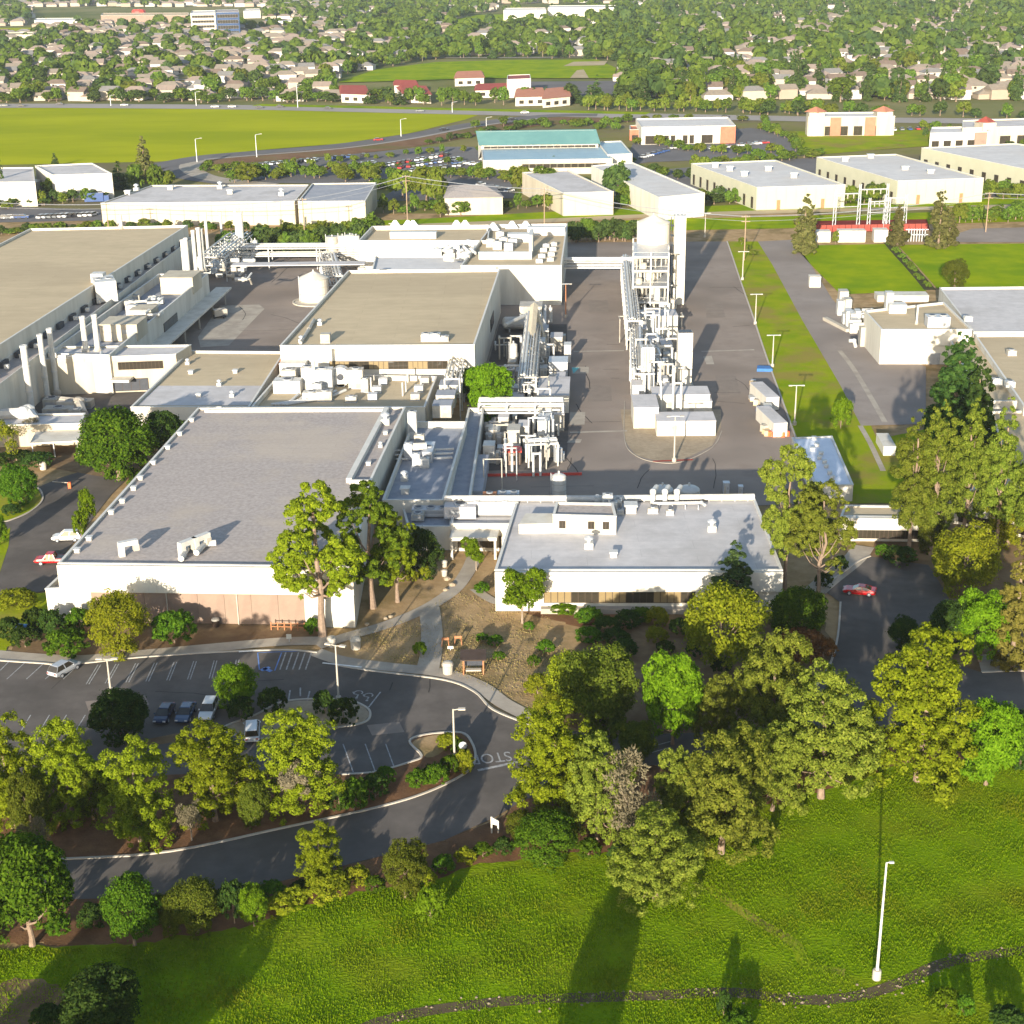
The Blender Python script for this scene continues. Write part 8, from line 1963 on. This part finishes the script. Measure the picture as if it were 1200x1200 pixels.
# dark red kiosk shelter with bench
c = P(555, 788); t = thing("kiosk_shelter", "small dark red shelter with notice board beside the walk", "shelter", tuple(c))
for sx in (-1.3, 1.3):
    for sy in (-.6, .8):
        q = MB(); q.box((c.x + sx, c.y + sy, 0), .16, .16, 2.3); q.build("post", M_rust, t)
q = MB(); q.v = [(c.x - 1.7, c.y - 1.1, 2.2), (c.x + 1.7, c.y - 1.1, 2.2), (c.x + 1.7, c.y + 1.3, 2.6), (c.x - 1.7, c.y + 1.3, 2.6), (c.x - 1.7, c.y - 1.1, 2.36), (c.x + 1.7, c.y - 1.1, 2.36), (c.x + 1.7, c.y + 1.3, 2.76), (c.x - 1.7, c.y + 1.3, 2.76)]
q.f = [(0, 1, 5, 4), (1, 2, 6, 5), (2, 3, 7, 6), (3, 0, 4, 7), (4, 5, 6, 7), (3, 2, 1, 0)]; q.m = [0] * 6; q.build("roof", M_brown, t)
q = MB(); q.box((c.x, c.y + .7, .7), 2.4, .12, 1.3); q.build("board", M_dark, t)
q = MB(); q.box((c.x, c.y - .1, .35), 2.0, .6, .2); q.build("bench", M_cond, t)
# A-frame signs and hydrants of red metal near the kiosk
for i, (x, y) in enumerate([(522, 757), (537, 755)]):
    c = P(x, y); t = thing("trestle_sign", ["left red-brown trestle on the dry grass above the kiosk", "right red-brown trestle on the dry grass above the kiosk"][i], "trestle", tuple(c))
    for s in (-1, 1):
        q = MB(); q.tube((c.x + s * .5, c.y - .3, 0), (c.x + s * .35, c.y, 1.3), .06, n=5); q.tube((c.x + s * .5, c.y + .3, 0), (c.x + s * .35, c.y, 1.3), .06, n=5); q.build("leg", M_rust, t)
    q = MB(); q.box((c.x, c.y, .9), 1.0, .1, .35); q.build("board", M_rust, t)
# barrier gate on the access road
c = P(82, 572); t = thing("barrier_gate", "orange and white barrier gate across the left access road", "barrier", tuple(c))
q = MB(); q.box((c.x, c.y, 0), .5, .5, 1.1); q.build("post", M_orange, t)
q = MB(); e = P(62, 570); q.tube((c.x, c.y, 1.0), (e.x, e.y, .9), .07, n=6); q.build("arm", M_cond, t)
c = P(51, 550); bin_(51, 550, "white round-topped post by the flat canopy walk", 1.2, M_white)
# orange bollards by the right sidewalk
for i, x in enumerate((1161, 1166, 1174)):
    c = P(x, 768); t = thing("bollard", ["left orange bollard of three at the right sidewalk", "middle orange bollard of three at the right sidewalk", "right orange bollard of three at the right sidewalk"][i], "bollard", tuple(c))
    q = MB(); q.lathe(tuple(c), [(.2, 0), (.2, 1.4), (.1, 1.5)], 10); q.build("post", M_orange, t)
    q = MB(); q.lathe((c.x, c.y, 1.0), [(.205, 0), (.205, .15)], 10); q.build("band", M_white, t)
# low fence in front of the tan panels
a, b_ = P(318, 738), P(357, 739); t = thing("low_fence", "low brown rail fence at the foot of the tan panels", "fence", tuple(a))
for k in range(6):
    p = a.lerp(b_, k / 5); q = MB(); q.box((p.x, p.y, 0), .14, .14, 1.2); q.build("post", M_rust, t)
for z in (.5, 1.0):
    q = MB(); q.tube((a.x, a.y, z), (b_.x, b_.y, z), .07, n=4); q.build("rail", M_rust, t)
bin_(253, 735 - 1, "small lamp-like post against the tan panel wall", 1.0, M_brown)
# boulders on the dry slope and along the ditch
def rock(name, c, s, rs, m):
    b = MB(); n = 7; a0 = rs.random() * 6
    lv = [(1.0, 0), (1.05, .35), (.7, .7), (.2, .85)]
    k = [[rs.uniform(.8, 1.2) for _ in range(n)] for _ in lv]
    base = len(b.v)
    for j, (r, z) in enumerate(lv):
        for i in range(n):
            t = a0 + 2 * math.pi * i / n; b.v.append((c.x + s * r * k[j][i] * math.cos(t), c.y + s * r * k[j][i] * math.sin(t), s * z))
    for j in range(len(lv) - 1):
        for i in range(n):
            i2 = (i + 1) % n; b.f.append((j*n+i, j*n+i2, (j+1)*n+i2, (j+1)*n+i)); b.m.append(0)
    b.f.append(tuple(range((len(lv)-1)*n, len(lv)*n))); b.m.append(0)
    return b.build(name, m, loc=tuple(c))
rs = random.Random(90)
for i, (x, y) in enumerate([(430, 732), (452, 725), (458, 723), (524, 679), (530, 686), (522, 692), (600, 700)]):
    tag(rock("boulder", P(x, y), rs.uniform(.3, .55), rs, M_gravel), ["boulder on the dry slope above the walk, leftmost", "boulder pair member, left, above the walk", "boulder pair member, right, above the walk", "boulder right of the lobby walk, upper", "boulder right of the lobby walk, middle", "boulder right of the lobby walk, lower", "boulder at the office corner by the airy lime tree"][i], "boulder")
dl = [(460, 1193), (600, 1173), (740, 1168), (860, 1163), (930, 1172), (1000, 1168), (1055, 1152), (1110, 1128), (1200, 1114)]
bb = MB()
for i in range(170):
    k = rs.randrange(len(dl) - 1); f = rs.random(); p = P(dl[k][0] + (dl[k+1][0] - dl[k][0]) * f + rs.uniform(-3, 3), dl[k][1] + (dl[k+1][1] - dl[k][1]) * f + rs.gauss(0, 5.5)); s = rs.uniform(.06, .2)
    n0 = len(bb.v); a = rs.random() * 6
    for j in range(4): bb.v.append((p.x + s * math.cos(a + j * 1.57) * rs.uniform(.7, 1.3), p.y + s * math.sin(a + j * 1.57) * rs.uniform(.7, 1.3), .02))
    bb.v.append((p.x, p.y, s * .9))
    for j in range(4): bb.f.append((n0 + j, n0 + (j + 1) % 4, n0 + 4)); bb.m.append(0)
tag(bb.build("ditch_stones", mat("ditch_stone", (.17, .125, .09), (.27, .21, .155), 2, .95), loc=tuple(P(860, 1163))), "loose pale stones along the dry ditch", "stones", kind='stuff')
# meadow grass blades: one mass of tufts
def grass(name, px, n, h, m, seed, holes=()):
    rg = np.random.default_rng(seed); w = [P(x, y) for x, y in px]; xs = [p.x for p in w]; ys = [p.y for p in w]; pw = [(p.x, p.y) for p in w]
    X = rg.uniform(min(xs), max(xs), n * 2); Y = rg.uniform(min(ys), max(ys), n * 2)
    ins = np.zeros(len(X), bool)
    for i in range(len(pw)):
        (x1, y1), (x2, y2) = pw[i], pw[i-1]
        cnd = ((y1 > Y) != (y2 > Y)); den = (y2 - y1) if abs(y2 - y1) > 1e-9 else 1e-9
        ins ^= cnd & (X < (x2 - x1) * (Y - y1) / den + x1)
    # clumpiness from a few sine waves
    cl = np.sin(X * .9 + Y * .5) + np.sin(X * .37 - Y * .8 + 2) + np.sin(X * .15 + Y * .22)
    ins &= rg.random(len(X)) < .6 + .14 * cl
    X, Y, cl = X[ins], Y[ins], cl[ins]; N_ = len(X)
    hh = h * rg.uniform(.5, 1.3, N_) * (1 + .16 * cl); a = rg.uniform(0, 6.283, N_); wd = rg.uniform(.05, .11, N_); ln = rg.uniform(.1, .5, N_) * hh
    v = np.stack([np.stack([X - np.cos(a) * wd, Y - np.sin(a) * wd, np.zeros(N_)], 1), np.stack([X + np.cos(a) * wd, Y + np.sin(a) * wd, np.zeros(N_)], 1), np.stack([X + ln * np.sin(a + .6), Y + ln * np.cos(a + .6), hh], 1)], 1).reshape(-1, 3)
    me = bpy.data.meshes.new(name); me.vertices.add(len(v)); me.vertices.foreach_set("co", v.astype(np.float32).ravel())
    me.loops.add(N_ * 3); me.loops.foreach_set("vertex_index", np.arange(N_ * 3, dtype=np.int32)); me.polygons.add(N_); me.polygons.foreach_set("loop_start", np.arange(0, N_ * 3, 3, dtype=np.int32))
    me.materials.append(m); me.update(calc_edges=True)
    return tag(link_mesh(name, me), "tall green meadow grass", "grass", kind='stuff')
L_grass = leaf_mat("meadow_blades", (.118, .206, .003), (.165, .262, .004), (.22, .29, .01), .45, patch=((.22, .2, .015), .1, .5))
L_dry = leaf_mat("dry_blades", (.2, .17, .06), (.27, .21, .09), (.33, .27, .13), .3)
grass("meadow_grass", [(-30, 1260), (-30, 1112), (60, 1112), (150, 1110), (300, 1090), (345, 1068), (420, 1050), (500, 1038), (640, 1010), (800, 990), (870, 960), (940, 938), (1010, 918), (1060, 900), (1140, 905), (1240, 885), (1240, 1260)], 200000, .17, L_grass, 1)
grass("dry_grass_tufts", [(400, 742), (480, 725), (530, 690), (560, 700), (640, 715), (660, 760), (640, 840), (590, 815), (520, 785), (420, 770)], 9000, .12, L_dry, 2)
# ------------------------------------------------------------------ the air between here and the horizon
hz = MB(); hz.prism([(-9100, -300), (9100, -300), (9100, 12100), (-9100, 12100)], -1.4, 96)
hm = bpy.data.materials.new("haze"); hm.use_nodes = True; nt = hm.node_tree
for n in list(nt.nodes): nt.nodes.remove(n)
ho = nt.nodes.new("ShaderNodeOutputMaterial"); pv = nt.nodes.new("ShaderNodeVolumePrincipled")
pv.inputs["Color"].default_value = (.78, .86, .95, 1); pv.inputs["Density"].default_value = 0.000065; pv.inputs["Anisotropy"].default_value = 0.2
nt.links.new(pv.outputs[0], ho.inputs["Volume"])
tag(hz.build("haze", hm, loc=(0, 2000, 0)), "thin bluish haze over the plain", "haze", kind='stuff')
